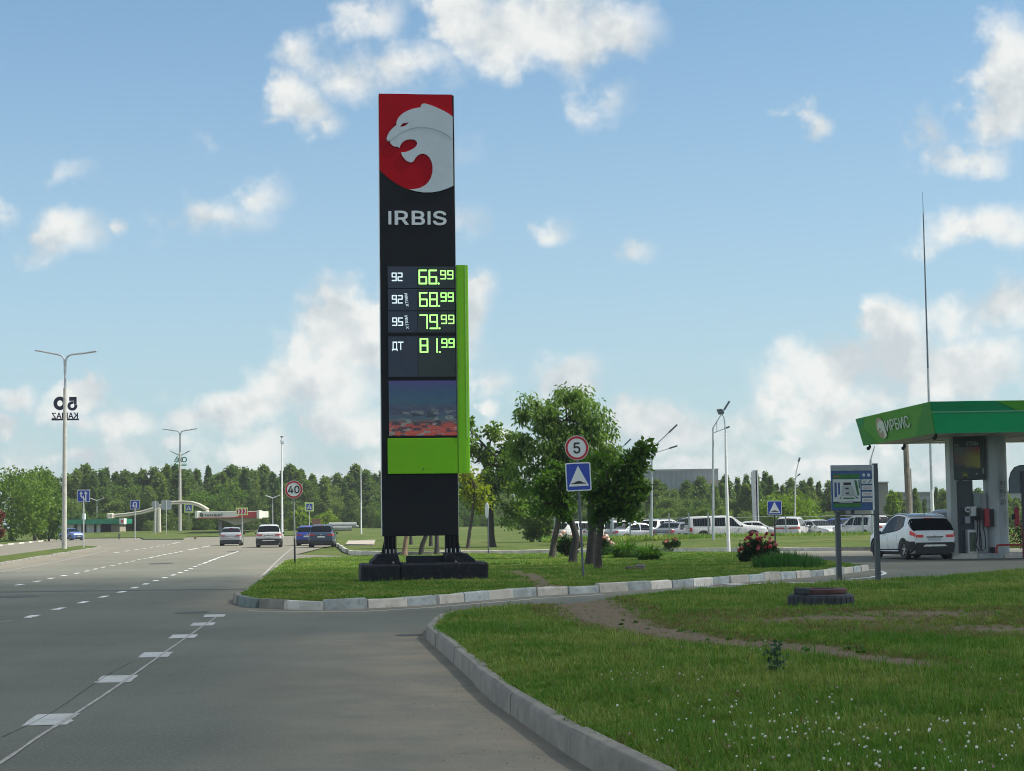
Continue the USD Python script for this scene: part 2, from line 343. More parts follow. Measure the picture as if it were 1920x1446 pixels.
road_poly = Polygon([(-150, -25), (40, -25), (40, 112), (13, 112), (13, 90), (-8, 92), (-12, 100), (-14, 140), (-14, 266), (-150, 266)])
verge_poly = Polygon([(-260, 262), (-40, 262), (-14, 258), (8, 250), (60, 246), (60, 420), (-260, 420)])
lot_poly = Polygon([(8.5, 116.5), (22, 113.5), (70, 112.5), (120, 116), (120, 200), (8.5, 200)])

# the ground to the horizon
gv = []; gf = []
R = [0, 200, 450, 900, 2000, 6000]; 
na = 48
gv.append((0, 0, -.06))
for r in R[1:]:
    for k in range(na): gv.append((r * math.sin(2 * math.pi * k / na), r * math.cos(2 * math.pi * k / na), -.06))
for k in range(na): gf.append((0, 1 + (k + 1) % na, 1 + k))
for i in range(len(R) - 2):
    for k in range(na):
        a, b = 1 + i * na + k, 1 + i * na + (k + 1) % na; gf += [(a, b, b + na), (a, b + na, a + na)]
solo('ground', (np.array(gv), np.array(gf)), TURF2, None, kind='structure')

# road with its markings
road = thing('road', None, kind='structure')
P, T, dd = grid_in(road_poly.intersection(sbox(-30, 2, 20, 60)), .35, 3)
def dust_at(P):
    pts = shapely.points(P)
    nk = LineString(near_kerb); fk = LineString(isl_front); lk = LineString(isl_back[-3:])
    d = np.zeros(len(P))
    dk = shapely.distance(nk, pts); u = meshkit.fbm(np.column_stack([P * .35, np.zeros(len(P))]), 4)
    d = np.maximum(d, np.clip(1.15 - dk / (1.5 + 1.5 * u), 0, 1) * np.clip((P[:, 1] - 3) / 2, 0, 1))
    df = shapely.distance(fk, pts); d = np.maximum(d, np.clip(1.0 - df / 1.6, 0, 1) * .8)
    dl = shapely.distance(Polygon(isl_poly).exterior, pts); d = np.maximum(d, np.clip(1.0 - dl / 1.0, 0, 1) * .75)
    dm = shapely.distance(med_poly, pts); d = np.maximum(d, np.clip(1.0 - dm / 4.2, 0, 1) * 1.0)
    d3 = shapely.distance(isl3_poly, pts); d = np.maximum(d, np.clip(1.0 - d3 / 7, 0, 1) * .8)
    d = np.maximum(d, np.clip((P[:, 1] - 50) / 110, 0, .62))
    return d
def sheetmesh(parent, name, poly, step, z, m, seed=1):
    P, T, d = grid_in(poly, step, seed)
    o = usdkit.mesh(stage, path_for(str(parent.GetPath()), name), (np.column_stack([P, np.full(len(P), z)]), T), m)
    return o, P
clip1 = sbox(-34, 2, 22, 64)
o, P = sheetmesh(road, 'near_asphalt', road_poly.intersection(clip1), .4, 0.0, ASPH, 3); vattr(o, 'dust', dust_at(P))
o, P = sheetmesh(road, 'far_asphalt', road_poly.difference(clip1.buffer(-2, join_style=2)), 2.2, -.006, ASPH, 4); vattr(o, 'dust', dust_at(P))
o, P = sheetmesh(road, 'parking_asphalt', lot_poly, 4.0, 0.0, ASPH, 5); vattr(o, 'dust', np.full(len(P), .4))

def dash(p, q, w, z=.004, m=PAINT, name='lane_dash', seed=0, rag=.012):
    """A painted bar from p to q, with slightly ragged edges."""
    p, q = np.array(p[:2]), np.array(q[:2]); t = q - p; L = np.linalg.norm(t); t /= L; n = np.array([-t[1], t[0]])
    k = max(3, int(L / .12)); k = min(k, 40); rng = np.random.default_rng(seed + int(abs(p[0]) * 977 + p[1] * 131))
    s = np.linspace(0, L, k); a = rng.normal(0, rag, k); b = rng.normal(0, rag, k)
    V = np.vstack([[p + t * si + n * (w / 2 + ai) for si, ai in zip(s, a)], [p + t * si - n * (w / 2 + bi) for si, bi in zip(s, b)]])
    V = np.column_stack([V, np.full(2 * k, z)]); F = []
    for i in range(k - 1): F += [[i, k + i, k + i + 1], [i, k + i + 1, i + 1]]
    return part(road, name, trimesh.Trimesh(V, F, process=False), m)
def along(pts):
    return LineString([tuple(p[:2]) for p in pts])
def dashed(line, on, period, w, start=0.0, stop=None, m=PAINT):
    d = start; stop = stop or line.length
    while d + on < stop:
        dash(line.interpolate(d).coords[0], line.interpolate(d + on).coords[0], w, m=m); d += period
# wide short bars of the entry lane
for (px, py), L in zip([(97, 1349.5), (219, 1273.5), (292, 1228), (344, 1193.5), (381, 1170.5), (402, 1154.8)], [1.0] * 6):
    c = gp(px, py)[:2]; t = np.array([-.115, .993]); dash(c - t * .46, c + t * .46, .38, m=PAINT2, rag=.007)
lineB = along([gp(*p) for p in [(50, 1158.7), (108, 1142.3), (158, 1129), (199, 1118), (232, 1109), (259, 1100), (284, 1091.7), (305, 1084.7), (324, 1078.7), (342, 1072.7), (356, 1067), (369, 1061.3), (410, 1046), (460, 1030)]])
dashed(lineB, 1.0, 3.05, .16, 0, 45); dashed(lineB, 3.0, 4.0, .15, 46, 82); dashed(lineB, 9.0, 12.0, .16, 84)
lineA = along([gp(*p) for p in [(31, 1097.7), (74, 1089.5), (108, 1082), (140, 1076), (167.5, 1070), (192, 1064), (214, 1060), (252, 1051.7), (300, 1042), (345, 1033), (387, 1025), (402, 1022)]])
dashed(lineA, 1.0, 3.1, .16, 0, 42); dashed(lineA, 3.0, 4.2, .15, 43, 70); dashed(lineA, 10.0, 14.0, .18, 72)
lineD = along([gp(*p) for p in [(214, 1037), (260, 1030), (300, 1023.5), (342, 1016)]])
dashed(lineD, 3.0, 7.0, .18, 0, 55); dashed(lineD, 14.0, 16.0, .2, 56)
# thin pale joint along the bars, edge lines, hump blocks
def stripe(pxs, w, m=OLDPAINT, z=.004, name='edge_line', zz=0.0):
    l = along([gp(x, y, zz) for x, y in pxs]); n = int(l.length / .5) + 2
    q = [np.array(l.interpolate(d).coords[0]) for d in np.linspace(0, l.length, n)]
    rng = np.random.default_rng(n); V = []; F = []
    for i, p in enumerate(q):
        t = q[min(i + 1, n - 1)] - q[max(i - 1, 0)]; t /= np.linalg.norm(t) + 1e-9; nn = np.array([-t[1], t[0]]); e = rng.normal(0, w * .12, 2)
        V += [(*(p + nn * (w / 2 + e[0])), z), (*(p - nn * (w / 2 + e[1])), z)]
        if i: F += [(2 * i - 2, 2 * i - 1, 2 * i + 1), (2 * i - 2, 2 * i + 1, 2 * i)]
    return part(road, name, trimesh.Trimesh(V, F, process=False), m)
JOINT = mat('joint_filler', (.30, .29, .27), .85, .3, 9)
TAR = mat('tar_crack', (.030, .030, .030), .7, .3, 6)
stripe([(-5, 1436), (40, 1405), (70, 1384), (105, 1362), (150, 1334), (200, 1301), (250, 1266), (310, 1223), (365, 1185), (408, 1156)], .035, JOINT, .006, 'joint_line')
stripe([(5, 1382), (60, 1357), (100, 1335), (140, 1308), (165, 1290), (215, 1258), (245, 1243)], .009, TAR, .005, 'crack_line')
stripe([(465, 1146), (560, 1147.8), (680, 1147.3), (800, 1140), (900, 1131.5), (1010, 1122.5), (1130, 1115)], .07, PAINT)
stripe([(553, 1024), (546, 1030), (533, 1040), (516, 1056), (500, 1072), (478, 1093)], .07, JOINT)
stripe([(0, 1073), (60, 1062), (120, 1051), (165, 1041), (200, 1033)], .10, JOINT)
stripe([(1590, 1086.5), (1630, 1083), (1655, 1078), (1660, 1074), (1648, 1070), (1632, 1068)], .12, PAINT)
stripe([(1668, 1087), (1720, 1083.5), (1800, 1078), (1880, 1073)], .14, PAINT)
stripe([(0, 1166.5), (25, 1163)], .05, JOINT)
for a, b, y in ((1298, 1331, 1099.5), (1363, 1396, 1096), (1424, 1456, 1095), (1488, 1520, 1093.5), (1586, 1616, 1090.5)):
    p, q = gp(a, y), gp(b, y - .8); dash(p, q, .75, name='hump_block', rag=.03)
DARKP = mat('asphalt_patch', (.062, .063, .058), .8, .25, 5); SEAM = mat('road_seam', (.09, .092, .08), .85, .25, 5)
def blob(px, py, rx, ry, m, z, name):
    c = gp(px, py); a = np.linspace(0, 2 * np.pi, 20, endpoint=False); rng = np.random.default_rng(int(px))
    r = 1 + rng.normal(0, .06, 20)
    return part(road, name, sheet(Polygon(np.column_stack([c[0] + rx * r * np.cos(a), c[1] + ry * r * np.sin(a)])), z), m)
blob(302, 1056.5, .52, 1.3, DARKP, .005, 'manhole'); blob(361, 1148.6, .32, .40, DARKP, .005, 'manhole')
blob(440, 1034, .3, 2.0, DARKP, .005, 'road_patch'); blob(15, 1119, .8, .7, DARKP, .005, 'road_patch'); blob(768, 1191, .2, .25, DARKP, .005, 'road_patch')
stripe([(0, 1133), (120, 1132.5), (240, 1132), (420, 1131)], .03, SEAM, .005, 'road_seam')

# ------------------------------------------------------------------ lawns
trail1 = LineString([gp(x, y, NEAR_Z)[:2] for x, y in [(1085, 1128), (1110, 1142), (1130, 1158), (1180, 1176), (1240, 1188), (1330, 1202), (1420, 1211), (1520, 1217), (1580, 1228), (1650, 1242), (1730, 1254)]])
trail2 = LineString([gp(x, y, LAWN_Z)[:2] for x, y in [(1035, 1112), (1020, 1094), (1000, 1082), (960, 1072)]])
def bare_near(P):
    pts = shapely.points(P); d = shapely.distance(trail1, pts)
    u = meshkit.fbm(np.column_stack([P * 1.1, np.zeros(len(P))]), 4)
    w = np.interp(P[:, 1], [14, 22, 24, 30], [.30, .40, .50, .7])
    b = np.clip(1.25 - d / (w * 1.5), 0, 1)
    c = gp(1640, 1160, NEAR_Z)[:2]; q = (P - c) / np.array([4.4, 3.4]); b = np.maximum(b, np.clip(1.05 - np.hypot(*q.T), 0, 1) * 1.0 * (.42 + u))
    c = gp(1860, 1180, NEAR_Z)[:2]; q = (P - c) / np.array([3.2, 2.8]); b = np.maximum(b, np.clip(1.05 - np.hypot(*q.T), 0, 1) * 1.0 * (.42 + u))
    for x, y, r in ((940, 1188, .3), (1860, 1310, .5), (1180, 1215, .5)):
        c = gp(x, y, NEAR_Z)[:2]; b = np.maximum(b, np.clip(1 - np.hypot(*(P - c).T) / r, 0, 1) * .5)
    return b
def bare_isl(P):
    pts = shapely.points(P); b = np.clip(1.2 - shapely.distance(trail2, pts) / .55, 0, 1)
    c = gp(950, 1071, LAWN_Z)[:2]; q = (P - c) / np.array([1.6, 3.0]); b = np.maximum(b, np.clip(1 - np.hypot(*q.T), 0, 1) * .5)
    for x, y in [(1035, 1047), (1075, 1057), (1105, 1062), (1122, 1067), (1190, 1071)]:
        c = gp(x, y, LAWN_Z)[:2]; b = np.maximum(b, np.clip(1 - np.hypot(*(P - c).T) / .9, 0, 1) * .45)
    return b
def lawn(name, poly, step, z, m, bare=None, bump=.05, hill=None, seed=2, skirt=.3):
    P, T, d = grid_in(poly, step, seed)
    zz = z + (meshkit.fbm(np.column_stack([P * .5, np.zeros(len(P))]), 3, seed) - .5) * 2 * bump * np.clip(d / .6, 0, 1) + .03 * np.clip(d / .3, 0, 1)
    if hill: zz = zz + hill(P)
    B = np.array(poly.exterior.coords)[:-1]; n = len(B); v0 = len(P)
    V = np.vstack([np.column_stack([P, zz])]); 
    top = np.column_stack([B, np.full(n, z)]); bot = np.column_stack([B, np.full(n, z - skirt)])
    V = np.vstack([V, top, bot]); F = [list(t) for t in T]
    ccw = poly.exterior.is_ccw
    for i in range(n):
        j = (i + 1) % n; a, b, c, e = v0 + i, v0 + j, v0 + n + j, v0 + n + i
        F += [[a, c, b], [a, e, c]] if ccw else [[a, b, c], [a, c, e]]
    o = usdkit.mesh(stage, path_for('/World', name), (V, np.array(F)), m, smooth=True)
    bb = bare(P) if bare is not None else np.zeros(len(P))
    vattr(o, 'bare', np.concatenate([bb, np.zeros(2 * n)]))
    tag(o, kind='structure'); return P, zz
lawn('near_lawn', near_poly.buffer(-.14), .16, NEAR_Z - .02, TURF, bare_near, .04)
lawn('sign_lawn', isl_poly.buffer(-.15), .45, LAWN_Z - .02, TURF, bare_isl, .05)
def bank(P): return .34 * np.clip((P[:, 1] - 95) / 14, 0, 1) * 1.25 * np.clip((P[:, 0] - 4) / 8, 0, 1) + .5 * np.clip((P[:, 1] - 140) / 90, 0, 1) * (P[:, 0] < 8)
lawn('back_lawn', lawn_poly.buffer(-.1), 1.6, .12, TURF2, None, .06, bank)
lawn('median_lawn', med_poly.buffer(-.15), 1.2, .13, TURF2, None, .08)
lawn('far_median_lawn', med2_poly.buffer(-.15), 2.5, .13, TURF2, None, .08)
lawn('small_island_lawn', isl3_poly.buffer(-.1), 2.5, .14, TURF2, None, .05)
lawn('far_verge', verge_poly, 6, .1, TURF2, None, .1, lambda P: .75 * np.clip((P[:, 1] - 262) / 30, 0, 1))
TILE = mat('pavement_slabs', (.36, .31, .26), .85, .1, 2, dirt=(.2, .17, .13))
pav = Polygon(P2([(648, 1021), (700, 1021.5), (706, 1010), (690, 1005.5), (660, 1005.5)], .20))
solo('pavement', flat(pav, .0, .235), TILE, None, kind='structure')

# ------------------------------------------------------------------ kerbs, stone by stone
CONC = mat('kerb_concrete', (.205, .195, .165), .9, .22, 2.2, bump=.010, dirt=(.085, .08, .06), dirt_amt=.75)
KWHITE = mat('kerb_white_paint', (.50, .47, .41), .85, .15, 2.2, bump=.008, dirt=(.17, .15, .12), dirt_amt=.9, rnd=.18)
KBLUE = mat('kerb_blue_paint', (.33, .36, .35), .85, .2, 2.6, bump=.008, dirt=(.07, .12, .20), dirt_amt=.95, rnd=.18)
KDARK = mat('kerb_dark_paint', (.12, .16, .15), .85, .3, 3, bump=.006, dirt=(.22, .21, .18), dirt_amt=.8)
def kerb(name, pts, h, w, stone, mats, seed, z0=-.05, gap=.012, ch=.03, loose=.012):
    root = thing(name, None, kind='structure'); line = LineString(pts); rng = np.random.default_rng(seed)
    # the band runs to the left of the line (inside the lawn)
    n = max(1, round(line.length / stone)); s = np.linspace(0, line.length, n + 1)
    for k in range(n):
        a, b = s[k] + gap / 2, s[k + 1] - gap / 2; q = np.array([line.interpolate(d).coords[0] for d in np.linspace(a, b, 4 if stone > 1.5 else 3)])
        off = rng.normal(0, loose); dz = rng.normal(0, loose * .7); V = []; F = []
        t = np.gradient(q, axis=0); t /= np.linalg.norm(t, axis=1, keepdims=True); nn = np.column_stack([-t[:, 1], t[:, 0]])
        prof = [(0, z0), (0.012, h - ch), (ch * .8, h - ch * .2), (ch * 1.4, h), (w - ch, h), (w, h - ch), (w, z0)]
        for p, m in zip(q, nn):
            for u, z in prof: V.append((*(p + m * (u + off)), z + dz + (rng.normal(0, .006) if z > 0 else 0)))
        L = len(prof)
        for i in range(len(q) - 1):
            for j in range(L - 1):
                a0, b0 = i * L + j, (i + 1) * L + j; F += [[a0, a0 + 1, b0 + 1], [a0, b0 + 1, b0]]
        for i, fl in ((0, False), (len(q) - 1, True)):
            for j in range(1, L - 1):
                f = [i * L, i * L + j, i * L + j + 1]; F.append(f if fl else f[::-1])
        tm = trimesh.Trimesh(V, F, process=False); tm.fix_normals()
        part(root, 'kerb_stone', tm, mats[k % len(mats)] if not callable(mats) else mats(k, n), smooth=30)
    return root

def painted(k, n):
    if k < 6: return [CONC, CONC, KDARK, KDARK, CONC, KWHITE][k]
    return [KBLUE, KWHITE][k % 2]
kerb('near_kerb', near_far[4::-1] + near_kerb, NEAR_Z + .012, .155, 2.9, [CONC], 1, loose=.016)
kerb('painted_kerb', isl_front, .185, .17, .98, painted, 2, loose=.024, gap=.03)
kerb('island_kerb', isl_back[-3:] + isl_front[:1], .15, .16, 3.0, [CONC], 3)
kerb('back_kerb', lawn_front, .17, .18, 3.0, lambda k, n: KWHITE if (k % 4) else CONC, 4)
kerb('median_kerb', P2([(-60, 1068), (0, 1060), (100, 1043), (150, 1034.5), (180, 1029.5), (189, 1026.5)]), .12, .2, 4.0, [CONC], 5)
kerb('far_median_kerb', P2([(-60, 1031), (0, 1024), (60, 1017.5), (96, 1014)]), .14, .2, 6.0, [KWHITE, CONC], 6)
kerb('small_island_kerb', P2([(268, 1012.5), (345, 1012.5), (352, 1010)]), .13, .2, 8.0, [CONC], 7)
# ------------------------------------------------------------------ the price sign
SD = 46.6; SX = at(788.5, 1000, SD)[0]; SROT = 6.5; K = SD / FPX
def sz(py, px=782): return at(px, py, SD)[2]
def sx(px): return (px - 782) * K * 1.003
BLACK = mat('black_panel', (.0065, .008, .011), .5, .12, 1.5, spec=.22)
EDGE = mat('aluminium_edge', (.55, .57, .58), .35, .08, 3, metal=.6)
RED = mat('red_panel', (.42, .004, .012), .55, .06, 1.0, spec=.08)
SILV = mat('silver_relief', (.52, .57, .60), .36, .05, 1.2, metal=.15)
GREEN = mat('lime_panel', (.17, .47, .008), .5, .05, .8, spec=.2)
GREEN2 = mat('lime_flange', (.20, .53, .01), .45, .05, .8, spec=.25)
sign = thing('price_sign', 'tall black fuel price sign with red panel, silver big cat head and lime green band', 'sign', (SX, SD, 0), SROT)
top, bot = sz(178), sz(1005); x0, x1 = sx(711), sx(853); DEP = .42
part(sign, 'panel_body', bx(x0, x1, 0, DEP, bot, top, .012), BLACK)
for a, b in ((x0 - .012, x0 - .001), (x1 + .001, x1 + .012)): part(sign, 'edge_trim', bx(a, b, .02, DEP - .02, bot + .02, top - .01), EDGE)
part(sign, 'top_trim', bx(x0, x1, .02, DEP - .02, top + .001, top + .016), EDGE)
def emb(pts): return Polygon([(sx(690 + x / 4.52), sz(160 + y / 4.52)) for x, y in pts])
redp = emb([(92, 76), (722, 76), (725, 852), (670, 878), (600, 898), (535, 908), (470, 909), (400, 899), (345, 885), (300, 868), (260, 848), (225, 828), (190, 803), (150, 770), (120, 742), (94, 714)])
redp = redp.intersection(sbox(x0 + .002, 0, x1 - .002, 99))
part(sign, 'red_panel', prism(redp, -.012, -.001), RED)
cat = [(725, 265), (690, 240), (650, 218), (600, 195), (550, 175), (510, 162), (484, 157), (466, 160), (455, 172), (450, 190), (420, 195), (380, 204), (345, 217), (312, 234), (284, 254), (262, 277), (248, 302), (241, 326), (243, 343), (228, 354), (205, 374), (182, 400), (166, 428), (158, 452), (159, 468), (168, 480), (184, 479), (190, 496), (204, 513), (226, 525), (252, 526), (268, 536), (274, 516), (284, 498), (304, 478), (330, 466), (360, 461), (390, 463), (410, 474), (420, 492), (414, 514), (394, 535), (362, 553), (322, 569), (280, 573), (288, 598), (304, 622), (324, 642), (348, 655), (370, 657), (388, 645), (402, 620), (420, 600), (446, 585), (472, 582), (500, 592), (524, 615), (541, 650), (549, 690), (547, 735), (534, 785), (512, 822), (482, 850), (440, 872), (395, 882), (345, 886), (400, 900), (470, 910), (540, 909), (610, 897), (670, 877), (725, 852)]
eye = emb([(276, 360), (284, 342), (296, 329), (320, 325), (346, 321), (332, 336), (312, 350)])
catp = emb(cat).buffer(0).intersection(sbox(x0 + .002, 0, x1 - .002, 99)).difference(eye)
upper = emb([(0, 0), (730, 0), (730, 465), (650, 406), (580, 378), (500, 362), (420, 362), (350, 376), (290, 402), (200, 470), (0, 470)])
part(sign, 'cat_head', prism(catp, -.05, -.013), SILV)
part(sign, 'cat_brow', prism(catp.intersection(upper).buffer(-.004), -.064, -.051), SILV)
WL = mat('white_letters', (.70, .72, .73), .4, .04)
LH = sz(396.5) - sz(421.5)
for ch, a, b in (('I', 727, 732.5), ('R', 739, 765), ('B', 771, 796), ('I', 801, 806.5), ('S', 811, 837)):
    part(sign, 'letter', bx(sx(a), sx(b), -.031, -.001, sz(421.5), sz(396.5)) if ch == 'I' else mv(text(ch, LH, .03, True, sx(b) - sx(a)), sx(a), -.001, sz(421.5)), WL)
# price boards
LB, GB = mat('label_board', (.012, .028, .060), .3, .15, 2, spec=.5), mat('digit_board', (.010, .026, .026), .3, .15, 2, spec=.5)
part(sign, 'board_frame', bx(sx(722), sx(853.5) - .012, -.010, -.001, sz(709), sz(497)), BLACK)
for k, (a, b) in enumerate(((500, 540.5), (542, 582.5), (584, 624), (631, 707))):
    part(sign, 'label_board', bx(sx(725), sx(780), -.022, -.0105, sz(b), sz(a), .004), LB)
    part(sign, 'digit_board', bx(sx(780.6), sx(851), -.022, -.0105, sz(b), sz(a), .004), GB)
SEG = {'0': 'abcdef', '1': 'bc', '2': 'abged', '3': 'abgcd', '4': 'fgbc', '5': 'afgcd', '6': 'afgedc', '7': 'abc', '8': 'abcdefg', '9': 'abfgcd'}
def seg(ch, x, z, w, h, t):
    """A seven-bar digit standing at (x, z)."""
    pt = {'tl': (x, z + h), 'tr': (x + w, z + h), 'ml': (x, z + h / 2), 'mr': (x + w, z + h / 2), 'bl': (x, z), 'br': (x + w, z)}
    bars = {'a': ('tl', 'tr'), 'b': ('tr', 'mr'), 'c': ('mr', 'br'), 'd': ('bl', 'br'), 'e': ('bl', 'ml'), 'f': ('ml', 'tl'), 'g': ('ml', 'mr')}
    return shapely.union_all([LineString([pt[a], pt[b]]).buffer(t / 2, 3) for a, b in (bars[s] for s in SEG[ch])])
LED = mat('green_led', (.35, .9, .22), .4, .02, emit=.95, emit_col=(.40, .95, .20))
WLED = mat('white_lamp_digits', (.75, .85, .88), .4, .02, emit=.42, emit_col=(.75, .9, .95))
for (row, big, small) in ((0, '66', '99'), (1, '68', '99'), (2, '79', '99'), (3, '81', '99')):
    y = (519.5, 561.5, 603.5, 648)[row]; dx = (0, .5, .8, 1)[row]
    for i, ch in enumerate(big):
        px = 784.2 + dx + 19 * i
        if ch == '1': px += -1
        part(sign, 'digit', prism(seg(ch, sx(px), sz(y + 12.6), 13.2 * K, 25 * K, 2.9 * K), -.030, -.0225), LED)
    part(sign, 'decimal_point', prism(Point(sx(820.5 + dx), sz(y + 12.5)).buffer(1.9 * K), -.030, -.0225), LED)
    for i, ch in enumerate(small):
        part(sign, 'digit', prism(seg(ch, sx(824.5 + dx + 13.6 * i), sz(y + 3.4), 9.2 * K, 15.2 * K, 2.3 * K), -.030, -.0225), LED)
for row, s in ((0, '92'), (1, '92'), (2, '95')):
    y = (519.5, 561.5, 603.5)[row]
    for i, ch in enumerate(s): part(sign, 'label_digit', prism(seg(ch, sx(733.4 + 11 * i), sz(y + 7), 7.4 * K, 14 * K, 2.3 * K), -.028, -.0225), WLED)
    if row:
        m = text('XTRlM', 5.2 * K, .006, False, 25 * K); m.vertices = np.column_stack([-m.vertices[:, 2] - .12 * m.vertices[:, 0], m.vertices[:, 1], m.vertices[:, 0]])
        part(sign, 'label_word', mv(m, sx(764), -.0225, sz(y + 13.5)), WLED)
L = shapely.union_all([LineString([(0, -.15), (0, .0), (.9, 0), (.9, -.15)]).buffer(.09), LineString([(.15, 0), (.15, 1), (.78, 1), (.78, 0)]).buffer(.1, join_style=2), LineString([(1.1, 1), (2.0, 1)]).buffer(.1), LineString([(1.55, 1), (1.55, 0)]).buffer(.1)])
part(sign, 'label_word', prism(affinity.translate(affinity.scale(L, 10 * K, 13.5 * K, origin=(0, 0)), sx(732.5), sz(655.5)), -.028, -.0225), WLED)
# moving-picture screen
def screen_mat():
    g = G(); co = g.add('texture_coordinate', 'object'); s = g.add('separate_xyz', 'x', vector=co); nd = s.split('.')[0]
    st = g.add('vector_math', 'vector', math_type='multiply', vector1=co, vector2=(2.2, 1, 14.0))
    n = g.add('noise_texture', 'fac', vector=st, scale=1.6, detail=7.0, roughness=.72); n2 = g.add('noise_texture', 'fac', vector=co, scale=3.5, detail=6.0, roughness=.7)
    zb, zt = sz(817), sz(714)
    t = g.m('divide', g.m('subtract', f'{nd}.z', zb), zt - zb); t = g.m('add', t, g.m('multiply', g.m('subtract', n2, .5), .20))
    c = g.add('rgb_ramp', 'color', fac=t, ramp=[(0, (.30, .045, .03)), (.20, (.24, .045, .035)), (.24, (.10, .05, .05)), (.30, (.03, .07, .10)), (.45, (.03, .04, .08)), (.62, (.015, .06, .10)), (.85, (.015, .045, .11)), (1, (.03, .03, .14))])
    bl = g.add('vector_math', 'vector', math_type='multiply', vector1=co, vector2=(5.5, 0, 13.0)); vo = g.add('voronoi_texture', 'color', vector=bl, scale=1.0, metric='chebychev', randomness=.8); vs = g.add('separate_xyz', 'x', vector=vo)
    low = g.m('multiply', g.m('greater_than', vs, .72), g.step(t, .55, .34)); c = g.mixc(g.m('multiply', low, .85), c, (.012, .02, .035))
    low2 = g.m('multiply', g.m('less_than', vs, .14), g.step(t, .60, .30)); c = g.mixc(g.m('multiply', low2, .8), c, (.13, .17, .17))
    c = g.mixc(g.step(n, .56, .74, 0, .85), c, g.mixc(g.step(t, .2, .5), (.40, .42, .42), (.03, .10, .15)))
    c = g.mixc(g.step(n, .44, .34, 0, .8), c, (.010, .014, .03))
    p = g.add('principled_bsdf', 'BSDF', base_color=(.01, .01, .012), roughness=.3, emission_color=c, emission_strength=.50)
    return usdkit.material(stage, '/World/Looks/led_screen', g.n, g.l, surface=p)
part(sign, 'screen', bx(sx(725), sx(852), -.020, -.001, sz(817), sz(714), .003), screen_mat())
part(sign, 'lower_band', bx(sx(722), sx(853), -.10, -.021, sz(888.5), sz(822), .008), GREEN)
part(sign, 'bolt', ycyl(.018, -.112, -.10, sx(788), sz(880)), mat('dark_bolt', (.05, .05, .05), .5))
fl = [(sx(854), -.105), (sx(868), -.105), (sx(873.5), -.09), (sx(876), -.05), (sx(876), .10), (sx(854), .10)]
m = flat(Polygon(fl), sz(888), sz(498)); part(sign, 'side_flange', m, GREEN2)
part(sign, 'flange_fold', bx(sx(854.2), sx(857), -.120, -.106, sz(822), sz(498)), GREEN)
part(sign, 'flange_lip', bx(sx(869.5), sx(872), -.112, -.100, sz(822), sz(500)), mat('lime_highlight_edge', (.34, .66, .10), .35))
# steel legs, gussets and plinth
STEEL = mat('dark_painted_steel', (.010, .013, .02), .5, .2, 4, spec=.3)
BOLT = mat('galvanised_bolt', (.45, .46, .47), .4, .2, 6, metal=.7)
zp, zg = sz(1039), sz(1091)
for a, b in ((716, 735), (829, 851)):
    part(sign, 'leg', bx(sx(a), sx(b), .06, .36, zp, bot - .002), STEEL)
    part(sign, 'foot_plate', bx(sx(a - 8), sx(b + 8), -.12, .54, zp + .0, zp + .03), STEEL)
    for g_ in np.linspace(a - 1, b + 1, 4):
        part(sign, 'gusset', prism(Polygon([(sx(g_) - .012, zp + .031), (sx(g_) + .012, zp + .031), (sx(g_) + .012, bot), (sx(g_) - .012, bot)]), -.08, .055), STEEL)
        part(sign, 'anchor_bolt', cyl(.017, zp + .031, zp + .13, sx(g_ + 2.6), -.07, n=8), BOLT)
    part(sign, 'side_brace', prism(Polygon([(sx(a), bot), (sx(a), zp + .031), (sx(a - 7), zp + .031)]) if a < 780 else Polygon([(sx(b), bot), (sx(b), zp + .031), (sx(b + 7), zp + .031)]), .1, .14), STEEL)
def rough_block(x0, x1, y0, y1, z0, z1, seed, amp=.02, bev=.05, step=.14):
    m = bx(x0, x1, y0, y1, z0, z1, bev); m = m.subdivide_to_size(step); p = m.vertices
    m.vertices = p + (np.stack([meshkit.fbm(p * 3.1 + k * 9, 3, seed + k) for k in range(3)], 1) - .5) * 2 * amp; return m
PLIN = mat('black_painted_concrete', (.0085, .0105, .016), .7, .3, 3, bump=.012, dirt=(.13, .13, .13), dirt_amt=.28, bscale=9, spec=.25)
def foot(a, b, c, d, seed):
    m = trimesh.convex.convex_hull(np.array([(sx(x), y, z) for x, z in ((a, sz(1060)), (b, sz(1060)), (c, zp), (d, zp), (a, sz(1052)), (b, sz(1052))) for y in (-.38, .95)])).subdivide_to_size(.12); p = m.vertices
    m.vertices = p + (np.stack([meshkit.fbm(p * 4 + k * 9, 3, seed + k) for k in range(3)], 1) - .5) * .07; return m
part(sign, 'plinth_foot', foot(689, 742, 702, 738, 1), PLIN)
part(sign, 'plinth_foot', foot(826, 881, 829, 866, 2), PLIN)
part(sign, 'cross_beam', bx(sx(756), sx(828), .1, .5, sz(1056), zp - .05, .01), STEEL)
part(sign, 'strut', tube([(sx(729), -.40, sz(1057) + .02), (sx(733), -.2, sz(1042))], .03, 6), mat('worn_grey_steel', (.14, .15, .16), .5))
part(sign, 'strut', tube([(sx(846), -.40, sz(1057) + .02), (sx(838), -.2, sz(1044))], .03, 6), mat('worn_grey_steel', (.14, .15, .16), .5))
part(sign, 'plinth', rough_block(sx(669), sx(741), -.75, 1.1, -.1, sz(1056), 3), PLIN)
part(sign, 'plinth', rough_block(sx(742), sx(903.5), -.73, 1.1, -.1, sz(1055), 4), PLIN, 'longer concrete plinth block with chipped corner')

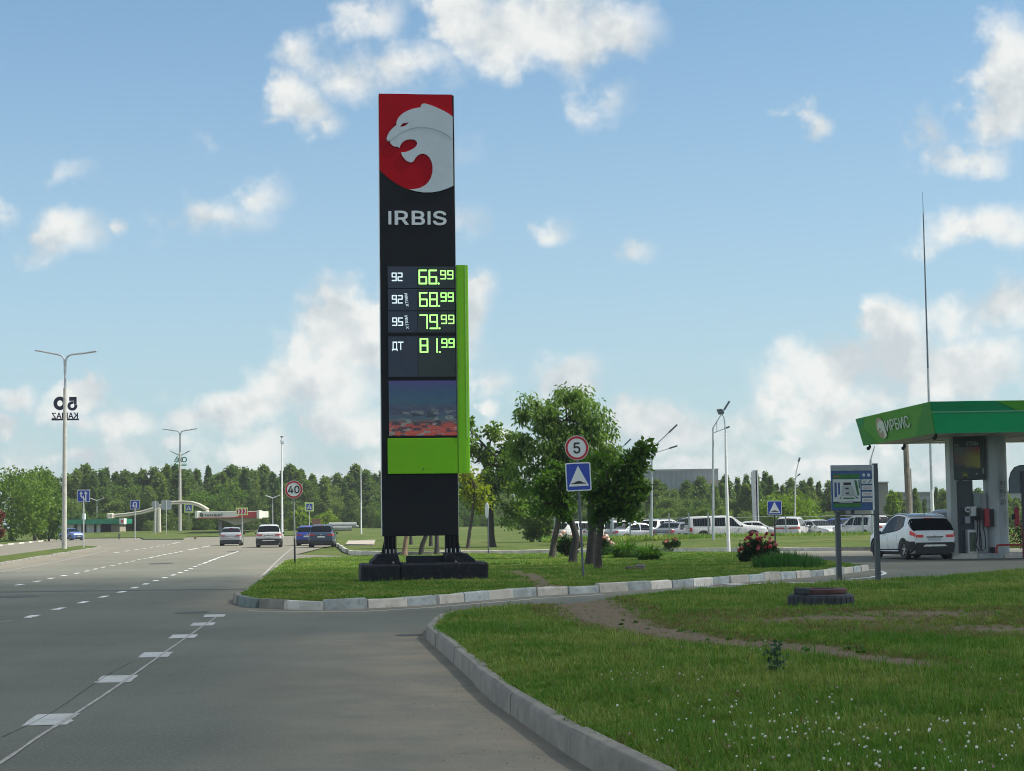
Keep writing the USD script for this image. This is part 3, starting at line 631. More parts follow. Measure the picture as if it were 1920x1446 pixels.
# ------------------------------------------------------------------ road signs
POST = mat('grey_post', (.10, .115, .13), .5, .2, 5, metal=.3, dirt=(.25, .25, .25))
LPOST = mat('light_post', (.45, .46, .45), .55, .12, 5, metal=.2, dirt=(.3, .28, .25))
SBACK = mat('sign_back', (.36, .39, .41), .5, .1, 3, metal=.4)
SWHITE = mat('sign_white', (.60, .63, .63), .45, .05, 2); SBLUE = mat('sign_blue', (.012, .045, .32), .4, .08, 2)
SRED = mat('sign_red', (.40, .012, .016), .4, .08, 2); SBLK = mat('sign_black', (.012, .012, .014), .5, .05, 2)
SYEL = mat('sign_lime_border', (.55, .72, .22), .45, .05, 2)
def plate_round(t, r, z, num, numh, y=-.03):
    part(t, 'round_plate', mv(prism(Point(0, 0).buffer(r, 16), y - .004, y + .004), 0, 0, z), SBACK)
    part(t, 'white_face', mv(prism(Point(0, 0).buffer(r - .002, 16), y - .006, y - .0045), 0, 0, z), SWHITE)
    part(t, 'red_ring', mv(prism(ring(r * .77, r * .955), y - .009, y - .0065), 0, 0, z), SRED)
    m = text(num, numh, .003, True); w = m.bounds[1][0]; part(t, 'numeral', mv(m, -w / 2, y - .0065, z - numh / 2), SBLK)
def plate_sq(t, w, h, z, face, border=None, y=-.03, r=.04):
    part(t, 'plate', mv(prism(rrect(-w / 2, -h / 2, w / 2, h / 2, r), y - .004, y + .004), 0, 0, z), border or SWHITE)
    e = .045 * w
    part(t, 'blue_face', mv(prism(rrect(-w / 2 + e, -h / 2 + e, w / 2 - e, h / 2 - e, r * .7), y - .007, y - .0045), 0, 0, z), face)
def sym(t, poly, z, m=None, y=-.03, name='symbol', o=0): part(t, name, mv(prism(poly, y - .0105 - o, y - .0075 - o), 0, 0, z), m or SWHITE)
def bump_symbol(t, s, z):
    sym(t, Polygon([(-.40 * s, -.36 * s), (.40 * s, -.36 * s), (0, .42 * s)]), z)
    hump = [(-.29 * s, -.27 * s), (.29 * s, -.27 * s), (.29 * s, -.235 * s), (.2 * s, -.235 * s), (.1 * s, -.18 * s), (0, -.16 * s), (-.1 * s, -.18 * s), (-.2 * s, -.235 * s), (-.29 * s, -.235 * s)]
    sym(t, Polygon(hump), z, SBLK, name='hump_symbol', o=.004)
def post(t, z1, r=.035, m=None, z0=-.25): part(t, 'post', cyl(r, z0, z1, n=12), m or POST)
def base_thing(name, label, px, py, z=0.0, group=None, rotz=0.0, cat='road sign', tilt=None):
    p = gp(px, py, z); p[2] = z
    t = thing(name, label, cat, p, rotz, group=group)
    if tilt:
        UsdGeom.Xformable(t).AddRotateYOp().Set(float(tilt))
    return t, p
def zat(p, px, py): return at(px, py, p[1])[2] - p[2]
def mpp(p): return p[1] / FPX
# 5 km/h + hump
t, p = base_thing('road_sign', 'round 5 speed limit sign above blue speed hump sign on leaning grey post', 1094, 1086, LAWN_Z, rotz=14, tilt=-2.2)
H = zat(p, 1080, 840); k = mpp(p)
post(t, H + .2, .032); plate_round(t, 23.2 * k, H, '5', 19.5 * k); w = 49 * k; zc = zat(p, 1083, 894); plate_sq(t, w, 53 * k, zc, SBLUE); bump_symbol(t, w, zc)
for zc_ in (H, zc): part(t, 'clamp', bx(-.06, .06, -.035 + .012, .04, zc_ - .02, zc_ + .02), SBACK)
# 40
t, p = base_thing('road_sign', 'round 40 speed limit sign on thin post at edge of the sign lawn', 553, 1057, LAWN_Z, rotz=3, tilt=-.6)
H = zat(p, 549, 918); k = mpp(p); post(t, H + .1, .03, mat('weathered_post', (.20, .21, .20), .6, .3, 3)); plate_round(t, 16.6 * k, H, '40', 13.2 * k)
part(t, 'post_foot', cyl(.036, -.2, .95, n=10), SBLK)
# hump sign near the bank
t, p = base_thing('road_sign', 'blue speed hump sign on dark post behind the red rose bush', 1454, 1031, .12, rotz=2)
H = zat(p, 1453.5, 952.5); k = mpp(p); post(t, H, .035, SBLK); plate_sq(t, 27 * k, 27 * k, H, SBLUE); bump_symbol(t, 27 * k, H)
# lane arrows sign
t, p = base_thing('road_sign', 'blue lane arrows sign on pale post beside the concrete lamp post', 156.5, 1026.5, LAWN_Z)
H = zat(p, 158.5, 930); k = mpp(p); s = 24 * k; post(t, H, .05, LPOST); plate_sq(t, s, 23 * k, H, SBLUE)
def arrow(x, z0, z1, w): return shapely.union_all([sbox(x - w / 2, z0, x + w / 2, z1 - 1.6 * w), Polygon([(x - 1.5 * w, z1 - 1.9 * w), (x + 1.5 * w, z1 - 1.9 * w), (x, z1)])])
sym(t, shapely.union_all([arrow(.17 * s, -.42 * s, .36 * s, .10 * s), arrow(-.2 * s, -.05 * s, .34 * s, .09 * s), LineString([(.17 * s, -.36 * s), (-.2 * s, -.02 * s)]).buffer(.045 * s)]), H)
# u-turn sign
t, p = base_thing('road_sign', 'blue U-turn sign on pale post at the far median', 253, 1012.5, .0)
H = zat(p, 253, 946.5); k = mpp(p); s = 17 * k; post(t, H, .06, LPOST); plate_sq(t, s, s, H, SBLUE)
sym(t, shapely.union_all([LineString([(.17 * s, -.3 * s)] + [(.17 * s * math.cos(a), .1 * s + .17 * s * math.sin(a)) for a in np.linspace(0, math.pi, 12)] + [(-.17 * s, -.1 * s)]).buffer(.055 * s), Polygon([(-.32 * s, -.08 * s), (-.02 * s, -.08 * s), (-.17 * s, -.32 * s)])]), H)
# signs seen from behind
for px, pyb, pc, w, h, lab in ((80, 1008, 952, 16, 16, 'grey back of a square sign left of the concrete lamp post'), (312, 1006, 947, 19, 18, 'grey back of a square sign beside the grey round one')):
    t, p = base_thing('road_sign', lab, px, pyb, .1); H = zat(p, px, pc); k = mpp(p); part(t, 'post', mv(cyl(.055, -.2, H + h * k / 2, n=10), 0, -.08, 0), LPOST); part(t, 'plate_back', mv(prism(rrect(-w * k / 2, -h * k / 2, w * k / 2, h * k / 2, .1), -.02, .02), 0, 0, H), SBACK)
t, p = base_thing('road_sign', 'grey back of a round sign under the pipe arch', 291, 1006, .1); H = zat(p, 290, 946); k = mpp(p)
part(t, 'post', mv(cyl(.055, -.2, H + 6 * k, n=10), 0, -.08, 0), LPOST); part(t, 'plate_back', mv(prism(Point(0, 0).buffer(7.2 * k), -.02, .02), 0, 0, H), SBACK)
# crossings
for px, pyb, pc, lab in ((354, 1004, 953, 'pedestrian crossing sign with lime border right of the tall lamp post'), (580.5, 1004, 950.5, 'pedestrian crossing sign with lime border right of the 40 sign')):
    t, p = base_thing('road_sign', lab, px, pyb, .1); H = zat(p, px, pc); k = mpp(p); s = 17 * k; post(t, H, .06, LPOST)
    part(t, 'plate', mv(prism(rrect(-s / 2, -s / 2, s / 2, s / 2, .05), -.09, -.07), 0, 0, H), SYEL); f = .34 * s
    part(t, 'blue_face', mv(prism(rrect(-f, -f, f, f, .03), -.10, -.091), 0, 0, H), SBLUE)
    part(t, 'white_triangle', mv(prism(Polygon([(-.28 * s, -.22 * s), (.28 * s, -.22 * s), (0, .28 * s)]), -.11, -.101), 0, 0, H), SWHITE)
    part(t, 'walking_figure', mv(prism(shapely.union_all([Point(0, .1 * s).buffer(.035 * s), LineString([(0, .06 * s), (0, -.06 * s), (-.07 * s, -.18 * s)]).buffer(.025 * s), LineString([(0, -.06 * s), (.07 * s, -.18 * s)]).buffer(.022 * s), LineString([(-.07 * s, 0), (.07 * s, .0)]).buffer(.016 * s)]), -.12, -.111), 0, 0, H), SBLK)
# chevrons
t, p = base_thing('road_sign', 'red and white chevron board with lime border before the white canopy', 454, 1005, .1); H = zat(p, 453.5, 959); k = mpp(p); post(t, H, .06, LPOST)
w, h = 22 * k, 14 * k; part(t, 'plate', mv(prism(sbox(-w / 2, -h / 2, w / 2, h / 2), -.09, -.07), 0, 0, H), SYEL)
part(t, 'red_face', mv(prism(sbox(-w * .43, -h * .36, w * .43, h * .36), -.10, -.091), 0, 0, H), SRED)
for i in (-1, 0, 1):
    c = i * w * .28; q = h * .36; part(t, 'chevron', mv(prism(Polygon([(c - .10 * w, q), (c + .0 * w, q), (c + .09 * w, 0), (c + 0 * w, -q), (c - .10 * w, -q), (c - .01 * w, 0)]), -.11, -.101), 0, 0, H), SWHITE)
# the round sign seen nearly edge-on
t, p = base_thing('road_sign', 'round white sign seen nearly edge-on under the trees', 916, 1040, LAWN_Z, rotz=-76); H = zat(p, 913, 957); k = mpp(p); post(t, H + .3, .035, POST)
part(t, 'round_plate', mv(prism(Point(0, 0).buffer(.36), -.06, -.045), 0, 0, H), SWHITE)

# ------------------------------------------------------------------ lamp posts
CONCP = mat('concrete_post', (.40, .39, .35), .85, .14, 3, dirt=(.22, .21, .19), bump=.006)
GALV = mat('galvanised_steel', (.40, .43, .45), .45, .12, 4, metal=.5)
DGALV = mat('dark_steel', (.10, .13, .15), .5, .15, 4, metal=.3)
WPOST = mat('white_lamp_paint', (.68, .69, .68), .45, .08, 4, dirt=(.4, .39, .36))
LENS = mat('lamp_lens', (.55, .57, .55), .25, .05)
NAVY = mat('navy_emblem', (.010, .018, .045), .5, .1); GEMB = mat('green_emblem', (.010, .20, .09), .5, .1)
def arm(t, pts, r, m): part(t, 'lamp_arm', tube(pts, r, 8), m)
def head(t, p, q, w, m, name='lamp_head'):
    """A flat lantern from p to q."""
    p, q = np.array(p, float), np.array(q, float); L = np.linalg.norm(q - p)
    b = bx(-w / 2, w / 2, 0, L, -.05, .05, .03); d = (q - p) / L
    s = np.cross(d, [0, 0, 1.0]); s /= np.linalg.norm(s); u = np.cross(s, d); Mx = np.eye(4); Mx[:3, 0], Mx[:3, 1], Mx[:3, 2], Mx[:3, 3] = s, d, u, p
    b.apply_transform(Mx); part(t, name, b, m)
def emblem_mirror(t, items, z, y): 
    for name, poly, m in items: part(t, name, mv(prism(affinity.scale(poly, -1, 1, origin=(0, 0)), y, y + .06), 0, 0, z), m)
def letters(s, h, w=None):
    m = text(s, h, .06, True, w); return m
# 1: the concrete post with the number 50
t, p = base_thing('street_lamp', 'concrete lamp post with two arms and a dark 50 emblem', 120.5, 1029.5, LAWN_Z, cat='street lamp'); k = mpp(p)
Zf = lambda py, px=121: zat(p, px, py)
part(t, 'post', tube([(0, 0, -.3), (0, 0, Zf(728))], [4.9 * k, 3.3 * k], 14), CONCP)
part(t, 'upper_tube', tube([(0, 0, Zf(728) + .002), (0, 0, Zf(700))], [2.3 * k, 2.1 * k], 10), GALV)
for s, ex, ez in ((-1, 65, 656.5), (1, 181, 659.5)):
    xe = (ex - 121.5) * k; pts = [(s * 1.0 * k, 0, Zf(700)), (s * 1.3 * k, 0, Zf(680)), (s * 2.2 * k, 0, Zf(672.5)), (s * 6 * k, 0, Zf(667.5)), (s * 12 * k, 0, Zf(665)), (xe * .72, 0, Zf(ez + 2.6))]
    arm(t, pts, .065, GALV); head(t, (xe * .70, 0, Zf(ez + 2.7)), (xe, 0, Zf(ez)), .32, GALV)
ey = 4.9 * k
big = []
def put(m, cx, z, name, mt, w=None):
    m = m.copy(); m.vertices[:, 0] *= -1; m.faces = m.faces[:, ::-1]; b = m.bounds; m.apply_translation((cx - (b[0][0] + b[1][0]) / 2, ey, z)); part(t, name, m, mt)
O = affinity.scale(ring(.22, .5), 24 * k, 25.5 * k); part(t, 'emblem_number', mv(prism(O, ey, ey + .06), (110 - 121) * k, 0, Zf(756)), NAVY)
five = shapely.union_all([sbox(-8, 5, 7, 13), Polygon([(-8, 13), (-5, 13), (-8, -3), (-12.2, -3), (-10, 5)]).buffer(.5), ring(4.2, 10.3).intersection(shapely.union_all([sbox(-11, -11, 11, .5)]))])
five = affinity.scale(shapely.union_all([sbox(-6, 5.5, 8, 13), sbox(3.2, -1, 8, 9), affinity.translate(ring(3.8, 9.2), 0, -4.2).difference(sbox(1.5, -1.5, 20, 1.8))]), -1, 1, origin=(0, 0))
five = affinity.scale(five, -k, k * .98, origin=(0, 0))
part(t, 'emblem_number', mv(prism(affinity.scale(five, 1, 1), ey, ey + .06), (133.5 - 121) * k, 0, Zf(757)), NAVY)
put(text('KAMAZ', 10.5 * k, .06, True, 49 * k), (120 - 121) * k, Zf(784.5), 'emblem_word', NAVY)
part(t, 'emblem_bar', bx((94.5 - 121) * k, (146 - 121) * k, ey, ey + .06, Zf(788), Zf(785)), NAVY)
part(t, 'emblem_bracket', bx(-2 * k, 2 * k, 0, ey - .002, Zf(766), Zf(763)), GALV)
# 2: with the green 400
t, p = base_thing('street_lamp', 'tall lamp post with four arms and a green emblem of digits', 337.5, 1004, .14, cat='street lamp'); k = mpp(p); Zf = lambda py, px=338: zat(p, px, py); ey = 2.8 * k
part(t, 'post', tube([(0, 0, -.3), (0, 0, Zf(848))], [3.4 * k, 1.9 * k], 12), CONCP); part(t, 'upper_tube', tube([(0, 0, Zf(848) + .002), (0, 0, Zf(813))], [1.5 * k, 1.2 * k], 10), DGALV)
for s in (-1, 1):
    arm(t, [(s * .8 * k, 0, Zf(815)), (s * 2 * k, 0, Zf(810)), (s * 6 * k, 0, Zf(808)), (s * 20 * k, 0, Zf(806))], .10, GALV); head(t, (s * 20 * k, 0, Zf(806)), (s * 32 * k, 0, Zf(804.5)), .4, DGALV)
    arm(t, [(s * 1.2 * k, 0, Zf(854)), (s * 12 * k, 0, Zf(849))], .09, GALV); head(t, (s * 11 * k, 0, Zf(849.3)), (s * 18 * k, 0, Zf(845.5)), .45, DGALV)
part(t, 'emblem_number', mv(prism(affinity.scale(ring(.32, .5), 10.5 * k, 10.5 * k), ey, ey + .1), 7.3 * k, 0, Zf(862)), GEMB)
part(t, 'emblem_number', mv(prism(affinity.scale(ring(.32, .5), 9.5 * k, 10.5 * k), ey, ey + .1), 0, 0, Zf(862)), GEMB)
four = shapely.union_all([LineString([(-1 * k, -5.5 * k), (-1 * k, 5.5 * k), (1 * k, 5.5 * k)]).buffer(.75 * k), LineString([(-1 * k, 5.5 * k), (-6 * k, -3 * k), (1.2 * k, -3 * k)]).buffer(.75 * k)])
part(t, 'emblem_number', mv(prism(four, ey, ey + .1), -5.2 * k, 0, Zf(862)), GEMB)
part(t, 'emblem_bar', bx(-11.5 * k, 11.5 * k, ey, ey + .1, Zf(873.5), Zf(871.8)), GEMB); part(t, 'emblem_bar', bx(2 * k, 11.5 * k, ey, ey + .1, Zf(871), Zf(869.8)), GEMB)
part(t, 'base_box', bx(-5.2 * k, -3.4 * k, -.2, .2, -.2, 9 * k), mat('yellow_box', (.5, .33, .06), .6))
# 3: slim pole with a small head
t, p = base_thing('street_lamp', 'slim tall pole with one small lamp left of the 40 sign', 529, 1004, .3, cat='street lamp'); k = mpp(p); Zf = lambda py, px=529: zat(p, px, py)
part(t, 'post', tube([(0, 0, -.3), (0, 0, Zf(820))], [2.3 * k, 1.2 * k], 10), WPOST); head(t, (0, 0, Zf(826)), (1.8 * k, -.1, Zf(832)), .5, DGALV); part(t, 'top_cap', cyl(.2, Zf(820) + .002, Zf(818), n=10), DGALV)
# 4: small double lamps on the far verge
for px, pyb, top_, lab in ((511.5, 1003.5, 934, 'small two-armed lamp far beyond the 40 sign'), (181.5, 1003.5, 939, 'small two-armed lamp before the green-roofed building')):
    t, p = base_thing('street_lamp', lab, px, pyb, .3, cat='street lamp'); k = mpp(p); Zf = lambda py: zat(p, px, py)
    part(t, 'post', tube([(0, 0, -.3), (0, 0, Zf(top_))], [.9 * k, .6 * k], 8), LPOST)
    for s in (-1, 1): arm(t, [(0, 0, Zf(top_)), (s * 8 * k, 0, Zf(top_ - 3))], .07, LPOST); head(t, (s * 7 * k, 0, Zf(top_ - 2.6)), (s * 13 * k, 0, Zf(top_ - 5)), .4, LPOST)
# 5: thin flagpole-like mast at the forest edge
t, p = base_thing('thin_mast', 'thin pale mast before the forest left of the price sign', 677.5, 1003, .4, cat='mast'); k = mpp(p); Zf = lambda py: zat(p, 677.5, py)
part(t, 'lower_tube', tube([(0, 0, -.3), (0, 0, Zf(942))], [1.5 * k, 1.2 * k], 10), WPOST); part(t, 'upper_tube', tube([(0, 0, Zf(942) + .002), (0, 0, Zf(845))], [.9 * k, .35 * k], 8), WPOST)
# right-hand lamps
def yard_lamp(px, pyb, bendpx, bend, tip1, tip2, lab, z=.3):
    t, p = base_thing('street_lamp', lab, px, pyb, z, cat='street lamp', group=None); k = mpp(p); q = lambda a, b: (at(a, b, p[1])[0] - p[0], 0, at(a, b, p[1])[2] - p[2])
    b = q(bendpx, bend); part(t, 'post', tube([(0, 0, -.4), q(bendpx + (px - bendpx) * .5, (bend + pyb) / 2), b], [2.6 * k, 2.2 * k, 1.7 * k], 10), GALV)
    e1, e2 = q(*tip1), q(*tip2); l = q(bendpx + .6, bend + 10); u = q(bendpx + 10, bend - 9)
    arm(t, [b, e1], 1.0 * k, GALV); head(t, np.array(e1) * .66 + np.array(b) * .34, e1, .3, DGALV)
    arm(t, [l, e2], .8 * k, GALV); head(t, np.array(e2) * .68 + np.array(l) * .32, e2, .3, DGALV)
    f = .22; part(t, 'strut', tube([np.array(b) * (1 - f) + np.array(e1) * f, np.array(l) * (1 - f) + np.array(e2) * f], .7 * k, 8), GALV); return t, p
yard_lamp(1221.5, 1016, 1222.5, 841, (1270, 796), (1270, 836), 'lamp post with two slanted arms left of the grey warehouse corner')
yard_lamp(1337, 1017, 1337, 802, (1368, 752), (1368, 800), 'lamp post with two slanted arms close behind the white curved one')
yard_lamp(1148, 1012, 1149, 856, (1183, 823), (1165, 836), 'lamp post whose slanted arms show above the dark apple tree')
t, p = base_thing('street_lamp', 'white lamp post with curved top and square dark lantern', 1366.5, 1034.5, .12, cat='street lamp'); k = mpp(p); q = lambda a, b: np.array((at(a, b, p[1])[0] - p[0], 0, at(a, b, p[1])[2] - p[2]))
part(t, 'post', tube([(0, 0, -.3), q(1362, 900), q(1360.3, 812)], [3.4 * k, 2.7 * k, 2.0 * k], 12), WPOST)
arm(t, [q(1360.3, 811.9), q(1359.3, 795), q(1357.5, 783), q(1354, 776)], 1.3 * k, GALV)
c = q(1351, 772.5); lam = prism(Polygon([(-6.5, 4.6), (2, 5), (6.2, -2), (4.5, -4.6), (-3, -4.6)]), -.25, .25); lam.vertices[:, [0, 2]] *= k; part(t, 'lamp_head', mv(lam, *c), DGALV)
t, p = base_thing('street_lamp', 'small lamp post with a hooked top between the sign and info board', 1490.5, 1005, .2, cat='street lamp'); k = mpp(p); q = lambda a, b: np.array((at(a, b, p[1])[0] - p[0], 0, at(a, b, p[1])[2] - p[2]))
part(t, 'post', tube([(0, 0, -.4), q(1491, 905)], [1.6 * k, 1.1 * k], 10), LPOST); arm(t, [q(1491, 904.8), q(1493, 885), q(1498, 864)], .9 * k, GALV); head(t, q(1497.3, 866), q(1499.5, 858), .5, DGALV); arm(t, [q(1491.3, 897), q(1497, 891)], .7 * k, GALV); head(t, q(1496, 892), q(1500, 888.6), .4, DGALV)
# mast, service pole, camera pole by the canopy
t, p = base_thing('lightning_mast', 'very tall thin mast rising behind the canopy', 1750, 1018, .1, cat='mast'); q = lambda a, b: np.array((at(a, b, p[1])[0] - p[0], 0, at(a, b, p[1])[2] - p[2])); k = mpp(p)
part(t, 'lower_tube', tube([(0, 0, -.3), (0, 0, q(1747, 920)[2])], [4.4 * k, 3.2 * k], 12), WPOST)
part(t, 'middle_tube', tube([(0, 0, q(1747, 920)[2] + .002), (0, 0, q(1739, 690)[2])], [2.6 * k, 2.2 * k], 10), GALV)
part(t, 'upper_tube', tube([(0, 0, q(1739, 690)[2] + .002), (0, 0, q(1730, 400)[2])], [1.8 * k, 1.1 * k], 8), DGALV); part(t, 'tip_rod', tube([(0, 0, q(1730, 400)[2] + .002), (0, 0, q(1725, 360)[2])], [.6 * k, .4 * k], 6), DGALV)
t, p = base_thing('service_pole', 'weathered brown pole behind the canopy edge', 1707, 1020, .1, cat='pole', tilt=-1.0); q = lambda a, b: np.array((at(a, b, p[1])[0] - p[0], 0, at(a, b, p[1])[2] - p[2]))
part(t, 'post', tube([(0, 0, -.3), (0, 0, q(1700, 822)[2])], [.19, .15], 10), mat('weathered_wood', (.17, .15, .12), .85, .3, 3, bump=.01)); part(t, 'cable_strip', bx(.17, .23, -.03, .03, .1, 4.2), LPOST)
t, p = base_thing('camera_pole', 'thin pole rising behind the blue info board', 1637, 1022, .1, cat='pole'); q = lambda a, b: np.array((at(a, b, p[1])[0] - p[0], 0, at(a, b, p[1])[2] - p[2]))
part(t, 'lower_tube', tube([(0, 0, -.3), (0, 0, q(1637, 862)[2])], [.09, .07], 10), GALV); part(t, 'upper_tube', tube([(0, 0, q(1637, 862)[2] + .002), q(1637.5, 845), q(1640, 837)], [.04, .035, .03], 8), GALV)
# pylon of the car dealer
t, p = base_thing('dealer_pylon', 'slim white pylon with a dark stripe standing among the parked cars', 1418, 1012, .1, cat='pylon'); q = lambda a, b: np.array((at(a, b, p[1])[0] - p[0], 0, at(a, b, p[1])[2] - p[2]))
H = q(1416, 882)[2]; k = mpp(p)
part(t, 'front_blade', prism(Polygon([(-5.5 * k, H * .97), (-2.6 * k, H), (-.4 * k, H), (-.4 * k, 0), (-3.2 * k, 0), (-4 * k, H * .5)]), -.6, .6), mat('pylon_grey', (.45, .47, .48), .4))
part(t, 'dark_stripe', bx(-.38 * k, 1.9 * k, -.55, .55, 0, H * .995), BLACK); part(t, 'side_blade', bx(1.92 * k, 4.2 * k, -.6, .6, 0, H), WPOST)
# ------------------------------------------------------------------ filling station canopy
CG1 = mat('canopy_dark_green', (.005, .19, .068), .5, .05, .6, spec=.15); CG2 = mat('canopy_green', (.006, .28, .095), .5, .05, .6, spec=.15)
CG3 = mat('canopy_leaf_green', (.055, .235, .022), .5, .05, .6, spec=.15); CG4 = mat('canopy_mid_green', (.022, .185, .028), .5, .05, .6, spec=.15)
CLINE = mat('canopy_pale_line', (.10, .36, .18), .4, .05)
SOFF = mat('canopy_soffit', (.38, .37, .34), .6, .06, 2)
can = thing('station_canopy', 'green filling station canopy with slanted edges and a white word', 'canopy')
nT, nB = at(1740, 755, 66.3), at(1756, 812, 66.0); fT, fB = at(1605, 785, 77.0), at(1620, 836, 77.0)
zT, zB = (nT[2] + fT[2]) / 2, (nB[2] + fB[2]) / 2
NT, NB, FT, FB = [np.array([p[0], p[1], z]) for p, z in ((nT, zT), (nB, zB), (fT, zT), (fB, zB))]
RX = 31.0
RT_, RB_ = np.array([RX, 65.9, zT]), np.array([RX, 65.7, zB]); NT[1] = 65.9; NB[1] = 66.2
def slab4(a, b, c, d, th, off=0.0):
    """A thin board with front corners a b c d, standing off along its normal."""
    P = np.array([a, b, c, d], float); n = np.cross(P[1] - P[0], P[3] - P[0]); n /= np.linalg.norm(n)
    V = np.vstack([P + n * (off + th), P + n * off]); m = trimesh.Trimesh(V, [[0, 1, 2], [0, 2, 3], [4, 6, 5], [4, 7, 6], [0, 5, 1], [0, 4, 5], [1, 6, 2], [1, 5, 6], [2, 7, 3], [2, 6, 7], [3, 4, 0], [3, 7, 4]], process=False); return m
lerp = lambda a, b, t: a * (1 - t) + b * t
# core and roof
core = trimesh.Trimesh(np.array([NT + (.30, .35, -.03), RT_ + (0, .35, -.03), (RX, 77.1, zT - .03), FT + (.05, 0, -.03), NB + (.12, .10, .05), RB_ + (0, .30, .05), (RX, 77.1, zB + .05), FB + (.06, 0, .05)]), [[0, 1, 2], [0, 2, 3], [4, 6, 5], [4, 7, 6], [0, 5, 1], [0, 4, 5], [1, 6, 2], [1, 5, 6], [2, 7, 3], [2, 6, 7], [3, 4, 0], [3, 7, 4]], process=False)
part(can, 'roof', core, SOFF)
f1 = .32
mid = lambda T_, B_: lerp(T_, B_, f1)
# front: an upright dark band, a pale edge and a slanted lower board
part(can, 'front_band', slab4(mid(NT, NB), mid(RT_, RB_), RT_, NT, .02), CG1)
part(can, 'front_board', slab4(NB, RB_, mid(RT_, RB_) + (0, 0, -.05), mid(NT, NB) + (0, 0, -.05), .02), CG2)
part(can, 'edge_line', tube([mid(NT, NB) + (-.01, -.04, -.022), mid(RT_, RB_) + (0, -.04, -.022)], .024, 6), CLINE)
tri0 = lerp(NT, RT_, .150); tri1 = mid(NT, NB) * (1 - .20) + mid(RT_, RB_) * .20
part(can, 'front_leaf_panel', slab4(tri1, mid(RT_, RB_), RT_ , tri0, .006, .021), CG3)
# left face
part(can, 'side_board', slab4(FB, NB, NT, FT, .02), CG3)
bil = lambda u, v: lerp(lerp(FB, NB, u), lerp(FT, NT, u), v)
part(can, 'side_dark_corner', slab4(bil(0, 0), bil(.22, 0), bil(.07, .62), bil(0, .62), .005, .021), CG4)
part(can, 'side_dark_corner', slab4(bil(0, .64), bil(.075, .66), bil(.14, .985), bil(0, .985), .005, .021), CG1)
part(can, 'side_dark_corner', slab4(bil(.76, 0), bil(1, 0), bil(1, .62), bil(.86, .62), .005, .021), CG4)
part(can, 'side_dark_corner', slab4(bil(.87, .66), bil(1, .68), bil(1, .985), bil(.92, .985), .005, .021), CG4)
def on_side(m, u0, u1, v0, v1, off=.022):
    """Bends flat lettering (x along, z up, y depth) on to the side board."""
    b = m.bounds; u = u0 + (m.vertices[:, 0] - b[0][0]) / (b[1][0] - b[0][0]) * (u1 - u0); v = v0 + (m.vertices[:, 2] - b[0][2]) / (b[1][2] - b[0][2]) * (v1 - v0)
    nn = np.cross(NB - FB, FT - FB); nn /= np.linalg.norm(nn)
    P = FB + np.outer(u, NB - FB) + np.outer(v, FT - FB) ; P += nn * (off - m.vertices[:, 1])[:, None] * 1.0
    return trimesh.Trimesh(P, m.faces, process=False)
CW = mat('canopy_white', (.48, .55, .50), .45, .05)
part(can, 'lettering', on_side(text('ИРБИС', 1.0, .02, False), .415, .74, .34, .72), CW)
em = Point(0, 0).buffer(1, 16); part(can, 'emblem_disc', on_side(prism(em, -.01, 0), .275, .405, .12, .86), mat('emblem_rust', (.30, .22, .17), .5, .05))
catc = Polygon([(x, -z) for x, z in cat]).buffer(0); catc = affinity.scale(affinity.translate(catc, -450, 520), 1 / 390., 1 / 390., origin=(0, 0)).intersection(em.buffer(-.03))
part(can, 'emblem_cat', on_side(prism(catc, -.02, 0), .292, .402, .13, .76, .034), CW)
for x in np.arange(16.6, 30, 1.5): part(can, 'soffit_seam', bx(x - .012, x + .012, 66.6, 76.9, zB + .035, zB + .049), mat('seam_grey', (.14, .14, .13), .7))
# soffit lights and cameras
for x, y in ((17.5, 69), (17.5, 74), (21.5, 69), (21.5, 74), (26, 69), (26, 74)):
    part(can, 'soffit_light', bx(x - .3, x + .3, y - .3, y + .3, zB + .02, zB + .048), LENS)
for px, py, y in ((1631, 837, 76.2), (1696, 838, 76.6), (1755, 816, 66.9)):
    p = at(px, py, y); part(can, 'camera', tube([(p[0], y, zB + .03), (p[0], y, zB - .08), (p[0] - .1, y - .12, zB - .16)], [.03, .06, .08], 8), SBLK)
# columns and what stands by them
COLM = mat('column_cladding', (.36, .40, .41), .4, .06, 1.2, metal=.1, dirt=(.27, .30, .31)); PANEL = mat('grey_cladding', (.33, .36, .355), .5, .08, 1.5); RECESS = mat('dark_recess', (.055, .075, .085), .5, .15, 2)
IY = gp(1850, 1047)[1]
island = thing('pump_island', 'low kerbed pump island with worn white and grey paint', 'pump island')
i0, i1 = at(1785, 1045, IY)[0], RX - 6
n = int((i1 - i0) / 1.0)
for j in range(n):
    part(island, 'kerb_block', bx(i0 + j * 1.0 + .008, i0 + (j + 1) * 1.0 - .008, IY, IY + 1.4, -.05, .19, .025), (KWHITE, KBLUE)[j % 2])
YC = IY + .8; KC = YC / FPX
cx = lambda px: at(px, 1000, YC)[0]
cz = lambda py, px=1840: at(px, py, YC)[2]
col = part(can, 'column', cyl(22 * KC, .19, zB + .05, cx(1873.5), YC + .35, n=28), COLM)
clad = thing('pump_surround', 'grey clad pump surround with a dark recess and sunset poster', 'pump surround')
part(clad, 'side_panel', bx(cx(1784.5), cx(1796.5), YC, YC + .7, .19, zB - .02, .01), PANEL)
part(clad, 'back_board', bx(cx(1797), cx(1828.5), YC + .15, YC + .6, .19, cz(900), .01), RECESS)
part(clad, 'pump_panel', bx(cx(1829), cx(1852), YC + .02, YC + .62, .19, cz(925), .01), PANEL)
part(clad, 'header', bx(cx(1797), cx(1852), YC + .06, YC + .6, cz(899.5), zB - .02, .01), RECESS)
